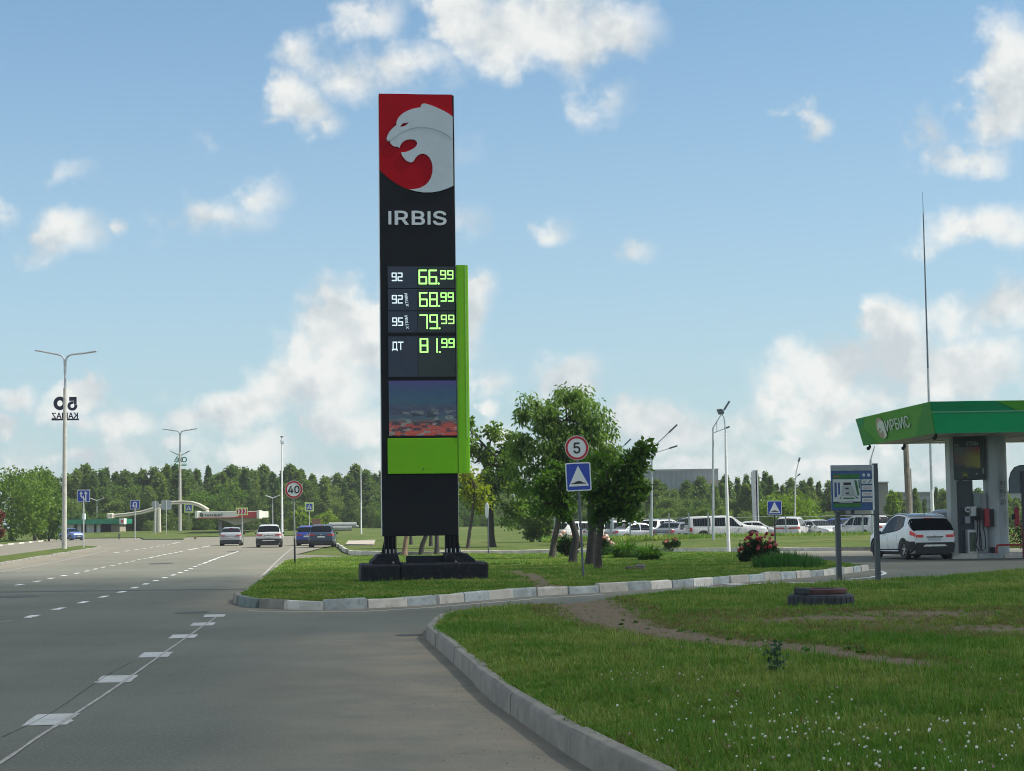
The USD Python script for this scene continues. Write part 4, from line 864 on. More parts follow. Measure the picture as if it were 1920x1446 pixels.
part(clad, 'connecting_panel', bx(cx(1853), cx(1862), YC + .3, YC + .55, .19, zB - .02), COLM)
def poster_mat():
    g = G(); co = g.add('texture_coordinate', 'object'); s = g.add('separate_xyz', 'x', vector=co); nd = s.split('.')[0]
    n = g.add('noise_texture', 'fac', vector=co, scale=2.6, detail=5.0)
    zb, zt = cz(880), cz(838); t = g.m('divide', g.m('subtract', f'{nd}.z', zb), zt - zb); u = g.m('divide', g.m('subtract', f'{nd}.x', cx(1794)), cx(1842) - cx(1794))
    t = g.m('add', t, g.m('multiply', g.m('subtract', n, .5), .5))
    a = g.mixc(g.step(u, .1, .9), (.16, .11, .10), (.30, .30, .06)); b = g.mixc(g.step(t, .5, .9), a, g.mixc(g.step(u, .3, 1.0), (.13, .15, .15), (.30, .10, .045)))
    c = g.mixc(g.step(g.m('subtract', t, g.m('multiply', u, -.25)), .10, .42), (.025, .055, .05), b)
    p = g.add('principled_bsdf', 'BSDF', base_color=c, roughness=.4); return usdkit.material(stage, '/World/Looks/sunset_poster', g.n, g.l, surface=p)
part(clad, 'poster', bx(cx(1792), cx(1851), YC - .02, YC - .001, cz(899), cz(819), .005), mat('poster_dark', (.028, .05, .048), .4, .1))
part(clad, 'poster_picture', bx(cx(1794), cx(1842), YC - .03, YC - .0205, cz(878), cz(838)), poster_mat())
pw = mat('poster_print', (.30, .34, .31), .5, .05)
part(clad, 'poster_word', mv(text('XTRlM', 8 * KC, .004, True, 23 * KC), cx(1816), YC - .0205, cz(836)), pw); part(clad, 'poster_word', mv(text('ИРБИС', 4 * KC, .004, True, 10 * KC), cx(1793.5), YC - .0205, cz(836.5)), pw)
for i in range(6):
    a = -.9 + .36 * i; part(clad, 'poster_leaf', prism(Polygon([(cx(1813.5) - .02, cz(897)), (cx(1813.5) + .02, cz(897)), (cx(1813.5) + .16 * math.sin(a), cz(897) + .16 + .14 * math.cos(a))]), YC - .028, YC - .0205), mat('poster_yellow', (.36, .38, .07), .5))
part(clad, 'poster_figure', bx(cx(1833), cx(1837), YC - .026, YC - .0205, cz(890), cz(887)), pw); part(clad, 'poster_figure', bx(cx(1845.5), cx(1848), YC - .026, YC - .0205, cz(888), cz(878)), pw)
# a dispenser
disp = thing('fuel_dispenser', 'white and grey fuel dispenser with black hoses beside the round column', 'fuel pump')
DY = YC - .28
part(disp, 'cabinet', bx(cx(1811), cx(1829), DY, YC + .14, .192, cz(993), .02), mat('dispenser_white', (.55, .57, .56), .4, .06, 2))
part(disp, 'cabinet_door', bx(cx(1814), cx(1826.5), DY - .012, DY - .001, .26, cz(998), .006), mat('dispenser_door', (.055, .085, .06), .35, .3, 4))
part(disp, 'display_head', bx(cx(1820), cx(1830), DY + .02, YC + .14, cz(968), cz(949), .015), mat('dispenser_white', (.55, .57, .56), .4, .06, 2))
part(disp, 'notice_disc', ycyl(5.5 * KC, DY + .1, DY + .13, cx(1814), cz(955)), mat('notice_white', (.5, .53, .52), .5)); part(disp, 'notice_mark', bx(cx(1811), cx(1817), DY + .085, DY + .099, cz(957), cz(954)), SBLK)
part(disp, 'notice_sheet', bx(cx(1808.5), cx(1818), DY + .1, DY + .13, cz(981), cz(968), .004), mat('notice_grey', (.30, .33, .34), .5))
part(disp, 'nozzle_holder', bx(cx(1828.5), cx(1839), DY, YC + .019, cz(975), cz(953), .01), SBLK)
RUB = mat('black_rubber', (.014, .014, .015), .6, .2, 6)
for j, (xa, sag) in enumerate(((1830, 1832), (1834, 1840))):
    part(disp, 'hose', tube([(cx(xa), DY - .02, cz(975)), (cx(xa - 2), DY - .1, cz(1000)), (cx(xa - 6 + 3 * j), DY - .15, cz(1022)), (cx(xa - 1 + 2 * j), DY - .16, cz(1033)), (cx(sag + 2), DY - .14, cz(1028)), (cx(sag + 3), DY - .06, cz(1008)), (cx(sag), DY - .02, cz(985))], .022, 8), RUB)
    part(disp, 'nozzle', tube([(cx(xa), DY - .02, cz(958)), (cx(xa), DY - .05, cz(966)), (cx(xa) + .01, DY - .03, cz(975))], [.025, .035, .025], 8), SBLK)
part(disp, 'glass_top', bx(cx(1829.5), cx(1841), YC - .04, YC - .01, cz(952), cz(925), .005), mat('pale_glass_panel', (.20, .26, .27), .15, .05))
FRED = mat('fire_box_red', (.33, .022, .035), .42, .1, 3)
tt = solo('fire_box', [bx(cx(1843.5), cx(1852.5), YC - .35, YC - .1, cz(988), cz(954), .03)], FRED, 'red fire cabinet fixed left of the round column', 'fire box')
box2 = thing('fire_box', 'red fire cabinet fixed right of the round column', 'fire box'); part(box2, 'front', bx(cx(1901), cx(1909), YC - .3, YC - .08, cz(987), cz(953), .03), FRED); part(box2, 'bracket', bx(cx(1897), cx(1901) - .002, YC - .2, YC - .1, cz(975), cz(965)), SBLK)
part(can, 'cabinet_bracket', bx(cx(1853), cx(1862), YC - .25, YC - .02, cz(987), cz(955), .01), SBLK)
yc0 = YC + .35 - 22 * KC
def wrap(m, px, py0):
    """Lettering wrapped round the column."""
    r = 22 * KC + .004; c = cx(1873.5); m = m.copy(); x = m.vertices[:, 0] + cx(px) - c; a = np.arcsin(np.clip(x / r, -.99, .99)); rr = r - m.vertices[:, 1]
    m.vertices = np.column_stack([c + rr * np.sin(a), YC + .35 - rr * np.cos(a), m.vertices[:, 2] + cz(py0, px)]); return m
for s, y in (('92', 910.5), ('95', 926), ('ДТ', 945.5)): part(can, 'column_label', wrap(text(s, 8.2 * KC, .004, False, 12 * KC), 1876.5, y), SBLK)
for y in (915, 930.5): part(can, 'column_label_line', wrap(bx(0, 9 * KC, -.003, 0, 0, 1.3 * KC), 1878, y), SBLK)
# red tube barrier
RT2 = mat('barrier_red', (.36, .03, .035), .45, .15, 4)
bar = thing('tube_barrier', 'low bent red tube barrier before the round column', 'barrier'); BY = IY + .12
part(bar, 'tube', tube([(cx(1859), BY, .15), (cx(1859), BY, cz(1026)), (cx(1861), BY, cz(1022.5)), (cx(1866), BY, cz(1022)), (cx(1908), BY, cz(1022)), (cx(1913), BY, cz(1023)), (cx(1914), BY, cz(1027)), (cx(1914), BY, .15)], .038, 10), RT2)
for x in (1859, 1914): part(bar, 'foot', cyl(.07, .185, .205, cx(x), BY), RT2)
part(bar, 'black_base', rough_block(cx(1850), cx(1857), BY, BY + .3, .19, cz(1026), 9, .02, .06), RUB)
# the rounded kiosk panel with its dark post at the right-hand edge
kp = thing('rounded_panel', 'rounded grey-blue panel with a dark post at the frame edge', 'panel'); KY = YC - 1.6
X = lambda px: at(px, 900, KY)[0]; Zk = lambda py: at(1910, py, KY)[2]
ar = [(X(1893), Zk(925)), (X(1893), Zk(900)), (X(1897), Zk(886)), (X(1904), Zk(877)), (X(1913), Zk(873.5)), (X(1930), Zk(873)), (X(1960), Zk(880)), (X(1960), Zk(925))]
part(kp, 'panel', prism(Polygon(ar).buffer(-.01, join_style=1).buffer(.01), KY + .02, KY + .09), mat('bluegrey_panel', (.10, .135, .16), .3, .08))
part(kp, 'post', bx(X(1914), X(1921), KY - .05, KY + .015, 0, Zk(884), .01), mat('dark_post', (.03, .04, .05), .5)); part(kp, 'rim', tube([(a, KY + .05, b) for a, b in ar[:-1]], .03, 6), mat('dark_post', (.03, .04, .05), .5))
part(kp, 'lower_post', bx(X(1915), X(1922), KY + .09, KY + .2, 0, Zk(985), .01), RT2)

# ------------------------------------------------------------------ info board
p = gp(1576, 1094, NEAR_Z + .0); 
bd = thing('info_board', 'blue and green site plan board on two dark posts', 'notice board', (p[0], p[1], 0), 9.0); KB = p[1] / FPX
q1 = gp(1651, 1092, NEAR_Z); WB = (1651 - 1576) * KB / math.cos(math.radians(9))
bz = lambda py: at(1600, py, p[1])[2]
DP = mat('board_post', (.045, .06, .07), .45, .15, 4); BB = mat('board_blue', (.025, .07, .19), .35, .1, 2); BG = mat('board_green', (.012, .12, .02), .35, .1, 2); BWh = mat('board_white', (.42, .46, .46), .4, .05, 2); BGrey = mat('board_header', (.24, .27, .28), .45, .1, 5)
ox = lambda px: (px - 1576) * KB / math.cos(math.radians(9))
part(bd, 'post', bx(-.05, .05, .03, .13, 0, bz(960)), DP); part(bd, 'post', bx(WB - .05, WB + .05, .03, .13, 0, bz(869), ), DP)
part(bd, 'crossbar', bx(.052, WB - .052, .05, .11, bz(966.5), bz(964.5)), DP); part(bd, 'hanger', bx(ox(1604) - .03, ox(1608), .05, .1, bz(964.4), bz(956)), DP)
part(bd, 'board', bx(ox(1563), ox(1645), -.02, .028, bz(957), bz(872), .008), BB)
part(bd, 'frame_edge', bx(ox(1641.5), ox(1645), -.028, -.021, bz(957), bz(872)), EDGE)
part(bd, 'header', bx(ox(1563.3), ox(1641), -.026, -.0205, bz(882.5), bz(872.5)), BGrey)
part(bd, 'green_strip', bx(ox(1566), ox(1617), -.026, -.0205, bz(897.5), bz(889)), BG); part(bd, 'green_strip', bx(ox(1566), ox(1619), -.026, -.0205, bz(951), bz(944)), BG)
part(bd, 'red_word', bx(ox(1567), ox(1578), -.029, -.0265, bz(894.5), bz(892)), mat('print_red', (.22, .09, .05), .5))
part(bd, 'plan_panel', bx(ox(1565.5), ox(1618.5), -.026, -.0205, bz(940.5), bz(898.5)), BWh); part(bd, 'black_strip', bx(ox(1566), ox(1619), -.0255, -.0205, bz(943.5), bz(941)), SBLK)
def pl(poly, m, name='plan_mark'): part(bd, name, prism(poly, -.029, -.0265), m)
pxp = lambda pts: Polygon([(ox(x), bz(y)) for x, y in pts])
BBl = mat('print_blue', (.03, .06, .19), .5); BGn = mat('print_green', (.01, .085, .03), .5); BGr = mat('print_grey', (.27, .30, .31), .5)
pl(pxp([(1568.5, 904.5), (1573, 904.5), (1573, 932), (1568.5, 932)]), BBl); pl(pxp([(1575.5, 904.5), (1579, 904.5), (1579, 927), (1575.5, 927)]), BBl)
pl(pxp([(1586, 904.5), (1600.5, 904.5), (1600.5, 909.5), (1586, 909.5)]), SBLK); pl(pxp([(1584, 911), (1603, 911), (1609, 930), (1581, 930)]), BGr)
part(bd, 'plan_car', prism(pxp([(1589, 914.5), (1596, 914.5), (1596, 917), (1589, 917)]), -.031, -.0292), SBLK); part(bd, 'plan_car', prism(pxp([(1590, 923.5), (1596, 923.5), (1596, 926.5), (1590, 926.5)]), -.031, -.0292), SBLK)
pl(pxp([(1585, 933), (1606, 933), (1606, 935.5), (1585, 935.5)]), BGn); pl(pxp([(1607, 900.5), (1611.5, 900.5), (1616, 928), (1613, 930.5)]), BGn); pl(pxp([(1615, 900), (1617.5, 900), (1617.5, 915.5), (1615.5, 915.5)]), BGn)
pl(pxp([(1577.5, 935), (1580.5, 931), (1581.5, 932), (1579, 936)]), SBLK); pl(pxp([(1608.5, 930.5), (1614.5, 934), (1613.5, 935.5), (1607.5, 932)]), SBLK)
for x in (1625.5, 1635): pl(Point(ox(x), bz(891)).buffer(3 * KB), mat('print_pale', (.35, .40, .45), .5), 'pictogram')
for a, b in ((899, 907.5), (910.5, 919), (922.5, 931), (934, 942)): pl(pxp([(1621, a), (1641, a), (1641, b), (1621, b)]), BWh, 'notice')
for a, b in ((912.5, 917.5), (924.5, 929), (936, 940)): part(bd, 'notice_text', prism(pxp([(1624, a), (1639, a), (1639, b), (1624, b)]), -.0305, -.0292), mat('print_faint', (.33, .30, .31), .5))
part(bd, 'notice_picture', prism(pxp([(1623, 901), (1631, 901), (1629, 906), (1624, 906)]), -.0305, -.0292), BGr); part(bd, 'notice_picture', prism(pxp([(1639, 900), (1640, 901), (1634, 907), (1633, 906)]), -.0305, -.0292), SBLK)
part(bd, 'footer_text', bx(ox(1577), ox(1603), -.0285, -.026, bz(942.8), bz(941.8)), BWh)

# ------------------------------------------------------------------ tyres
def tyre_mesh(R_, r, W, n=40):
    pr = [(r, -.5 * W), (R_ * .93, -.5 * W), (R_ * .985, -.42 * W), (R_, -.3 * W), (R_, .3 * W), (R_ * .985, .42 * W), (R_ * .93, .5 * W), (r, .5 * W), (r * .98, .3 * W), (r * .98, -.3 * W)]
    V = []; F = []; a = np.linspace(0, 2 * np.pi, n, endpoint=False); k = len(pr)
    for t in a:
        for q, z in pr: V.append((q * math.cos(t), q * math.sin(t), z))
    for i in range(n):
        for j in range(k):
            p, q = i * k + j, i * k + (j + 1) % k; p2, q2 = ((i + 1) % n) * k + j, ((i + 1) % n) * k + (j + 1) % k; F += [[p, p2, q2], [p, q2, q]]
    m = trimesh.Trimesh(V, F, process=False); m.fix_normals(); return m
p = gp(1551, 1140, NEAR_Z); kt = p[1] / FPX
ty = thing('tyre_planter', 'big dark lorry tyre lying in the grass with a red painted rim', 'tyre', (p[0], p[1] + .6, NEAR_Z - .05), 20)
part(ty, 'tyre', mv(tyre_mesh(61 * kt, .32, .26), 0, 0, .13), mat('old_tyre', (.018, .022, .028), .7, .25, 4, bump=.008), smooth=40)
for i in range(28):
    a = 2 * math.pi * i / 28; part(ty, 'tread_block', rot(mv(bx(-.03, .012, -.045, .045, .04, .22, .01), 61 * kt, 0, 0), math.degrees(a), [0, 0, 1]), mat('old_tyre', (.018, .022, .028), .7, .25, 4))
part(ty, 'inner_ring', mv(tyre_mesh(50 * kt, .28, .085), 0, 0, .305), mat('faded_red_rubber', (.055, .018, .016), .7, .3, 3, dirt=(.03, .03, .035), dirt_amt=.8), smooth=40)
part(ty, 'dark_patch', mv(rot(bx(-.05, .06, -.2, .2, -.055, .055, .02), 0, [0, 0, 1]), -50 * kt + .03, -.1, .315), mat('old_tyre', (.018, .022, .028), .7, .25, 4))
p = gp(1190, 1070, LAWN_Z); st = thing('tree_stump', 'low dark tree stump in the lawn behind the painted kerb', 'tree stump', (p[0], p[1], LAWN_Z - .02), 0)
part(st, 'stump', rough_block(-.28, .25, -.2, .2, -.05, .13, 5, .05, .08, .08), mat('rotten_wood', (.05, .042, .035), .9, .4, 6, bump=.02)); part(st, 'broken_top', rough_block(.0, .3, -.15, .12, .05, .2, 6, .06, .06, .08), mat('rotten_wood_pale', (.13, .115, .10), .9, .3, 6))
# bollards on the far road
for px, py, h, m, lab in ((224, 1011, 11, mat('dark_bollard', (.07, .07, .065), .7), 'dark bollard at the end of the concrete lamp median'), (366.5, 1011.5, 4.5, mat('brown_bollard', (.09, .055, .03), .7), 'short brown bollard near the small island')):
    t, q = base_thing('bollard', lab, px, py, 0, cat='bollard'); k = mpp(q); part(t, 'body', tube([(0, 0, -.1), (0, 0, h * k * .9), (0, 0, h * k)], [2.2 * k, 2.2 * k, 1.4 * k], 12), m); part(t, 'foot', tube([(0, 0, 0), (0, 0, .06)], [2.8 * k, 2.6 * k], 12), CONC)
# ------------------------------------------------------------------ cars
CARTYRE = mat('car_tyre', (.014, .014, .015), .7, .2, 8); RIM = mat('alloy_rim', (.42, .43, .44), .35, .08, 5, metal=.7); PLASTIC = mat('black_plastic', (.016, .018, .020), .6, .12, 5)
CGLASS = glassmat('car_glass', (.008, .011, .014)); PLATE = mat('number_plate', (.50, .52, .52), .45, .06, 20, dirt=(.2, .2, .2), dirt_amt=.5)
TAIL = mat('tail_lamp', (.33, .010, .012), .2, .1, 8, coat=.5); TAILON = mat('tail_lamp_lit', (.5, .05, .04), .2, .1, 8, emit=.045, emit_col=(.9, .05, .04)); HEADL = mat('head_lamp', (.50, .53, .55), .15, .1, 8, coat=.6); CHROME = mat('chrome_trim', (.6, .6, .6), .2, .05, 5, metal=.9)
def paint(name, c, metal=0.0, rough=.32): return mat(name, c, rough, .04, 1.0, metal=metal, coat=.6, dirt=tuple(np.array(c) * .6 + .03), dirt_amt=.10)
PROF = {  # (t, height/H): the top line from tail to nose; the belt line; glass ranges
    'suv': dict(top=[(0, .60), (.012, .655), (.04, .74), (.085, .905), (.12, .965), (.2, .99), (.42, 1.0), (.52, .985), (.58, .94), (.735, .675), (.76, .655), (.93, .585), (.985, .53), (1, .46)], belt=[(0, .60), (.3, .575), (.72, .56), (1, .50)], rear=(.018, .098), wind=(.575, .725), side=(.135, .70)),
    'crossover': dict(top=[(0, .56), (.012, .61), (.05, .70), (.095, .83), (.13, .905), (.17, .94), (.27, .98), (.40, 1.0), (.48, .99), (.56, .935), (.65, .80), (.735, .665), (.76, .645), (.86, .60), (.93, .555), (.98, .48), (1, .42)], belt=[(0, .57), (.10, .70), (.17, .72), (.25, .635), (.4, .575), (.72, .525), (1, .44)], rear=(.018, .120), wind=(.575, .72), side=(.20, .70)),
    'sedan': dict(top=[(0, .595), (.015, .66), (.05, .685), (.13, .695), (.17, .72), (.27, .93), (.33, .98), (.43, 1.0), (.52, .985), (.57, .95), (.72, .68), (.75, .655), (.93, .57), (.985, .51), (1, .43)], belt=[(0, .63), (.3, .61), (.72, .58), (1, .50)], rear=(.175, .275), wind=(.565, .71), side=(.23, .69)),
    'hatch': dict(top=[(0, .60), (.012, .66), (.04, .74), (.10, .915), (.14, .97), (.25, 1.0), (.45, .995), (.55, .955), (.74, .68), (.77, .655), (.93, .585), (.985, .53), (1, .45)], belt=[(0, .60), (.3, .585), (.74, .56), (1, .50)], rear=(.016, .11), wind=(.55, .73), side=(.15, .71)),
    'pickup': dict(top=[(0, .62), (.004, .66), (.012, .92), (.03, .965), (.20, .985), (.38, .99), (.45, 1.0), (.53, .985), (.58, .945), (.71, .68), (.735, .655), (.94, .61), (.985, .55), (1, .47)], belt=[(0, .585), (.35, .58), (.7, .57), (1, .52)], rear=(.0045, .0115), wind=(.575, .70), side=(.06, .665)),
    'van': dict(top=[(0, .55), (.004, .6), (.012, .95), (.03, .985), (.3, 1.0), (.62, .99), (.70, .95), (.84, .62), (.87, .60), (.97, .52), (1, .42)], belt=[(0, .52), (.8, .50), (1, .46)], rear=(.0045, .0115), wind=(.70, .83), side=(.06, .80)),
}
class Shape:
    def __init__(s, kind, L, W, H, clear):
        s.p, s.L, s.W, s.H, s.c = PROF[kind], L, W, H, clear
    def sec(s, t):
        top = np.interp(t, *zip(*s.p['top'])) * s.H; belt = min(np.interp(t, *zip(*s.p['belt'])) * s.H, top - .018)
        w = s.W / 2 * (1 - .15 * max(0, (.085 - t) / .085) ** 2.4 - .20 * max(0, (t - .88) / .12) ** 2.2)
        z0 = s.c + .10 * s.H * max(0, (.06 - t) / .06) + .06 * s.H * max(0, (t - .93) / .07)
        h = top - belt; wr = w * .955 - max(0, h - .03) * .34
        zm = z0 + (belt - z0) * .5
        return [(0, z0), (w * .90, z0), (w * .975, z0 + .12 * (belt - z0)), (w, zm), (w * .992, belt - .22 * (belt - zm)), (w * .955, belt), (wr + .012, belt + max(.004, h - min(.07, h * .4))), (wr - min(.09, .3 * wr), top - .012 * min(1, h * 4)), (0, top)]
    def pt(s, t, v, side=1):
        q = s.sec(t); i = min(int(v), 7); f = v - i
        x = q[i][0] * (1 - f) + q[i + 1][0] * f; z = q[i][1] * (1 - f) + q[i + 1][1] * f
        return np.array([x * side, -s.L / 2 + t * s.L, z])
    def body(s):
        T = sorted(set([round(a, 4) for a, _ in s.p['top']] + [0, .006, .02, .04, .06, .09, .13, .3, .35, .48, .64, .68, .8, .85, .9, .94, .96, .98, .993, 1]))
        V = []; n = 16
        for t in T:
            q = s.sec(t); y = -s.L / 2 + t * s.L
            V += [(x, y, z) for x, z in q] + [(-x, y, z) for x, z in q[-2:0:-1]]
        F = []
        for i in range(len(T) - 1):
            for j in range(n):
                a, b = i * n + j, i * n + (j + 1) % n; F += [[a, b, b + n], [a, b + n, a + n]]
        for base, fl in ((0, 0), ((len(T) - 1) * n, 1)):
            c = len(V); V.append(tuple(np.mean(V[base:base + n], 0)))
            for j in range(n):
                f = [c, base + (j + 1) % n, base + j]; F.append(f[::-1] if fl else f)
        m = trimesh.Trimesh(V, F, process=False); m.fix_normals(); return m
    def patch(s, t0, t1, v0, v1, off, nt=6, nv=4, side=1, skew0=0.0, skew1=0.0, th=.012):
        """A pane or panel lying on the body; skew shifts its ends with height."""
        Vt = []
        for i in range(nt + 1):
            for j in range(nv + 1):
                f = j / nv; t = (t0 + skew0 * f) * (1 - i / nt) + (t1 + skew1 * f) * (i / nt); t = min(max(t, 0.0005), .9995); v = v0 + (v1 - v0) * f; e = 1e-3
                p = s.pt(t, v, side); du = s.pt(min(t + e, 1), v, side) - s.pt(max(t - e, 0), v, side); dv = s.pt(t, min(v + .02, 7.99), side) - s.pt(t, max(v - .02, .01), side)
                nn = np.cross(du, dv) * side; l = np.linalg.norm(nn); nn = nn / l if l > 1e-12 else np.array([0, 0, 1.0])
                Vt.append((p + nn * off, p + nn * (off - th)))
        A = np.array([a for a, _ in Vt]); B = np.array([b for _, b in Vt]); F = []; k = len(A); w = nv + 1
        for i in range(nt):
            for j in range(nv):
                a = i * w + j; F += [[a, a + w, a + w + 1], [a, a + w + 1, a + 1], [k + a, k + a + w + 1, k + a + w], [k + a, k + a + 1, k + a + w + 1]]
        edge = [i * w for i in range(nt + 1)] + [nt * w + j for j in range(1, w)] + [i * w + nv for i in range(nt - 1, -1, -1)] + [j for j in range(nv - 1, 0, -1)]
        for a, b in zip(edge, edge[1:] + edge[:1]): F += [[a, b, k + b], [a, k + b, k + a]]
        m = trimesh.Trimesh(np.vstack([A, B]), F, process=False); m.fix_normals(); return m
    def cross(s, t0, t1, v, off, nt=5, m=10):
        """A pane across the car's middle (windscreen, rear window)."""
        A = []
        for i in range(nt + 1):
            t = t0 + (t1 - t0) * i / nt
            for j in range(m + 1):
                f = j / m * 2 - 1; vv = 8 - abs(f) * (8 - v); e = 1e-3; sd = 1 if f >= 0 else -1
                p = s.pt(t, min(vv, 7.999), sd); du = s.pt(t + e, min(vv, 7.999), sd) - s.pt(t - e, min(vv, 7.999), sd); nn = np.cross([1, 0, 0], du); nn /= np.linalg.norm(nn); A.append((p + nn * off, p - nn * .004))
        P = np.array([a for a, _ in A]); Q = np.array([b for _, b in A]); k = len(P); w = m + 1; F = []
        for i in range(nt):
            for j in range(m): a = i * w + j; F += [[a, a + 1, a + w + 1], [a, a + w + 1, a + w], [k + a, k + a + w + 1, k + a + 1], [k + a, k + a + w, k + a + w + 1]]
        edge = [j for j in range(m)] + [i * w + m for i in range(nt)] + [nt * w + j for j in range(m, 0, -1)] + [i * w for i in range(nt, 0, -1)]
        for a, b in zip(edge, edge[1:] + edge[:1]): F += [[a, k + b, b], [a, k + a, k + b]]
        mm = trimesh.Trimesh(np.vstack([P, Q]), F, process=False); mm.fix_normals(); return mm
def wheel_mesh(r, w):
    tyre = rot(tyre_mesh(r, r * .66, w, 28), 90, [0, 1, 0])
    sp = [ring(.90, 1.0, 32)] + [affinity.rotate(Polygon([(-.10, 0), (.10, 0), (.14, .93), (-.14, .93)]), 72 * i, origin=(0, 0)) for i in range(5)] + [Point(0, 0).buffer(.22)]
    return tyre, affinity.scale(shapely.union_all(sp), r * .68, r * .68, origin=(0, 0))
def car(name, label, kind, L, W, H, color, loc, heading, clear=.20, wheel=.34, clad=False, group=None, plates=True, lit=False, cat='car', dark_bumper=True, wide_lamp=False, detail=1, roofm=None):
    """heading: degrees clockwise from the camera's forward direction."""
    t = thing(name, label, cat, (loc[0], loc[1], 0), -heading, group=group); s = Shape(kind, L, W, H, clear); P_ = s.p
    body = s.body(); m3 = manifold3d.Manifold(manifold3d.Mesh(body.vertices.astype(np.float32), body.faces.astype(np.uint32)))
    ax = [(.185, 'rear'), (.805, 'front')]
    for a, _ in ax:
        y = -L / 2 + a * L
        c = manifold3d.Manifold.cylinder(W + .4, wheel * 1.13, wheel * 1.13, 32, True).rotate([0, 90, 0]).translate([0, y, wheel])
        inner = manifold3d.Manifold.cylinder(W - .5, wheel * 1.3, wheel * 1.3, 24, True).rotate([0, 90, 0]).translate([0, y, wheel])
        m3 = m3 - (c - inner)
    mm = m3.to_mesh(); bm = trimesh.Trimesh(mm.vert_properties[:, :3], mm.tri_verts, process=False)
    part(t, 'body', bm, color, smooth=38)
    part(t, 'underbody', bx(-W * .40, W * .40, -L * .44, L * .44, clear * .75, clear + .12), PLASTIC)
    for a, _ in ax:
        for sd in (-1, 1):
            tm, rp = wheel_mesh(wheel, .21); y = -L / 2 + a * L; x = sd * (W / 2 - .115)
            w = part(t, 'wheel', mv(tm, x, y, wheel), CARTYRE, smooth=40)
            rm = prism(rp, 0, .03); rm = rot(rm, 90 * sd, [0, 0, 1]) if True else rm
            rm = mv(rm, x + sd * .078, y, wheel) if sd > 0 else mv(rm, x + sd * .078, y, wheel)
            part(w.GetPrim() if hasattr(w, 'GetPrim') else w, 'rim', rm, RIM)
            if clad: part(t, 'arch_trim', mv(rot(prism(Polygon([(q * math.cos(b), q * math.sin(b)) for q, b in [(wheel * 1.12, b) for b in np.linspace(-.25, math.pi + .25, 17)] + [(wheel * 1.30, b) for b in np.linspace(math.pi + .25, -.25, 17)]]), -.012, .012), 90, [0, 0, 1]), sd * (W / 2 - .006), y, wheel), PLASTIC)
    part(t, 'windscreen', s.cross(*P_['wind'], 6.25, .006), CGLASS)
    if kind == 'crossover': part(t, 'roof_panel', s.cross(.150, .565, 6.35, .004, 9), mat('gloss_black_roof', (.012, .013, .015), .22, .05, 2, coat=.5))
    part(t, 'rear_window', s.cross(*P_['rear'], 6.2 if kind != 'crossover' else 5.6, .008), CGLASS)
    a, b = P_['side']; cuts = {'sedan': [(.0, .42), (.45, 1)], 'pickup': [(0, .36), (.42, .67), (.70, 1)], 'van': [(0, .42), (.45, .76), (.79, 1)]}.get(kind, [(0, .25), (.275, .60), (.63, 1)])
    for sd in (-1, 1):
        if kind == 'crossover': part(t, 'window_band', s.patch(a - .015, b + .02, 5.04, 5.96, .003, 6, 3, sd, .02, -.12), PLASTIC)
        for i, (c0, c1) in enumerate(cuts):
            last = i == len(cuts) - 1; first = i == 0
            part(t, 'side_window', s.patch(a + (b - a) * c0, a + (b - a) * c1, 5.10, 5.90, .006, 4, 3, sd, (.05 if kind in ('sedan',) else .02) if first and kind not in ('pickup', 'van') else 0, -.115 if last and kind != 'pickup' else (-.10 if last else 0)), CGLASS)
        part(t, 'tail_lamp', s.patch(.0006, .052 if kind in ('crossover', 'suv') else .045, 3.75 if kind != 'pickup' else 3.3, 4.85, .008, 5, 3, sd), TAILON if lit else TAIL)
        part(t, 'head_lamp', s.patch(.935, .994, 4.15, 4.85, .008, 5, 3, sd), HEADL)
        part(t, 'sill_trim', s.patch(.26, .735, 1.1, 2.25 if clad else 1.6, .008, 4, 2, sd), PLASTIC)
        mz = s.sec(.66)[5][1] + .07; part(t, 'mirror', bx(sd * (W / 2 + .085) - .085, sd * (W / 2 + .085) + .085, -L / 2 + .66 * L - .05, -L / 2 + .66 * L + .07, mz - .06, mz + .07, .035), color if not dark_bumper else PLASTIC)
        for dtt in (.36, .56): part(t, 'door_handle', s.patch(dtt, dtt + .035, 4.35, 4.5, .014, 2, 1, sd), color)
        for dtt in (.315, .515, .715): part(t, 'door_seam', s.patch(dtt, dtt + .0022, 2.2, 4.98, .003, 1, 5, sd), PLASTIC)
    q = s.sec(0); z0, zb = q[0][1], q[5][1]; w0 = q[3][0]; yb = -L / 2
    if clad or dark_bumper: 
        zt = z0 + (zb - z0) * (.44 if clad else .26)
        part(t, 'rear_bumper', prism(Polygon([(-w0 * .90, clear + .02), (w0 * .90, clear + .02), (w0 * .98, z0), (w0 * .995, zt - .04), (w0 * .93, zt), (-w0 * .93, zt), (-w0 * .995, zt - .04), (-w0 * .98, z0)]), yb - .022, yb + .10), PLASTIC)
        for sd in (-1, 1): part(t, 'bumper_corner', s.patch(.002, .10, 1.2, 3.0 if clad else 2.4, .012, 5, 3, sd), PLASTIC)
    if clad: part(t, 'skid_plate', prism(Polygon([(-w0 * .62, z0 + .11), (-w0 * .5, z0 + .17), (w0 * .5, z0 + .17), (w0 * .62, z0 + .11), (w0 * .55, z0 + .10), (-w0 * .55, z0 + .10)]), yb - .034, yb - .0225), CHROME)
    zp = z0 + (zb - z0) * .66
    if plates: 
        part(t, 'number_plate', bx(-.26, .26, yb - .016, yb - .002, zp - .055, zp + .055, .005), PLATE)
        part(t, 'plate_recess', bx(-.34, .34, yb - .012, yb - .001, zp + .06, zp + .10, .004), PLASTIC)
        part(t, 'badge', ycyl(.045, yb - .012, yb - .001, 0, zb - .05, 12), CHROME)
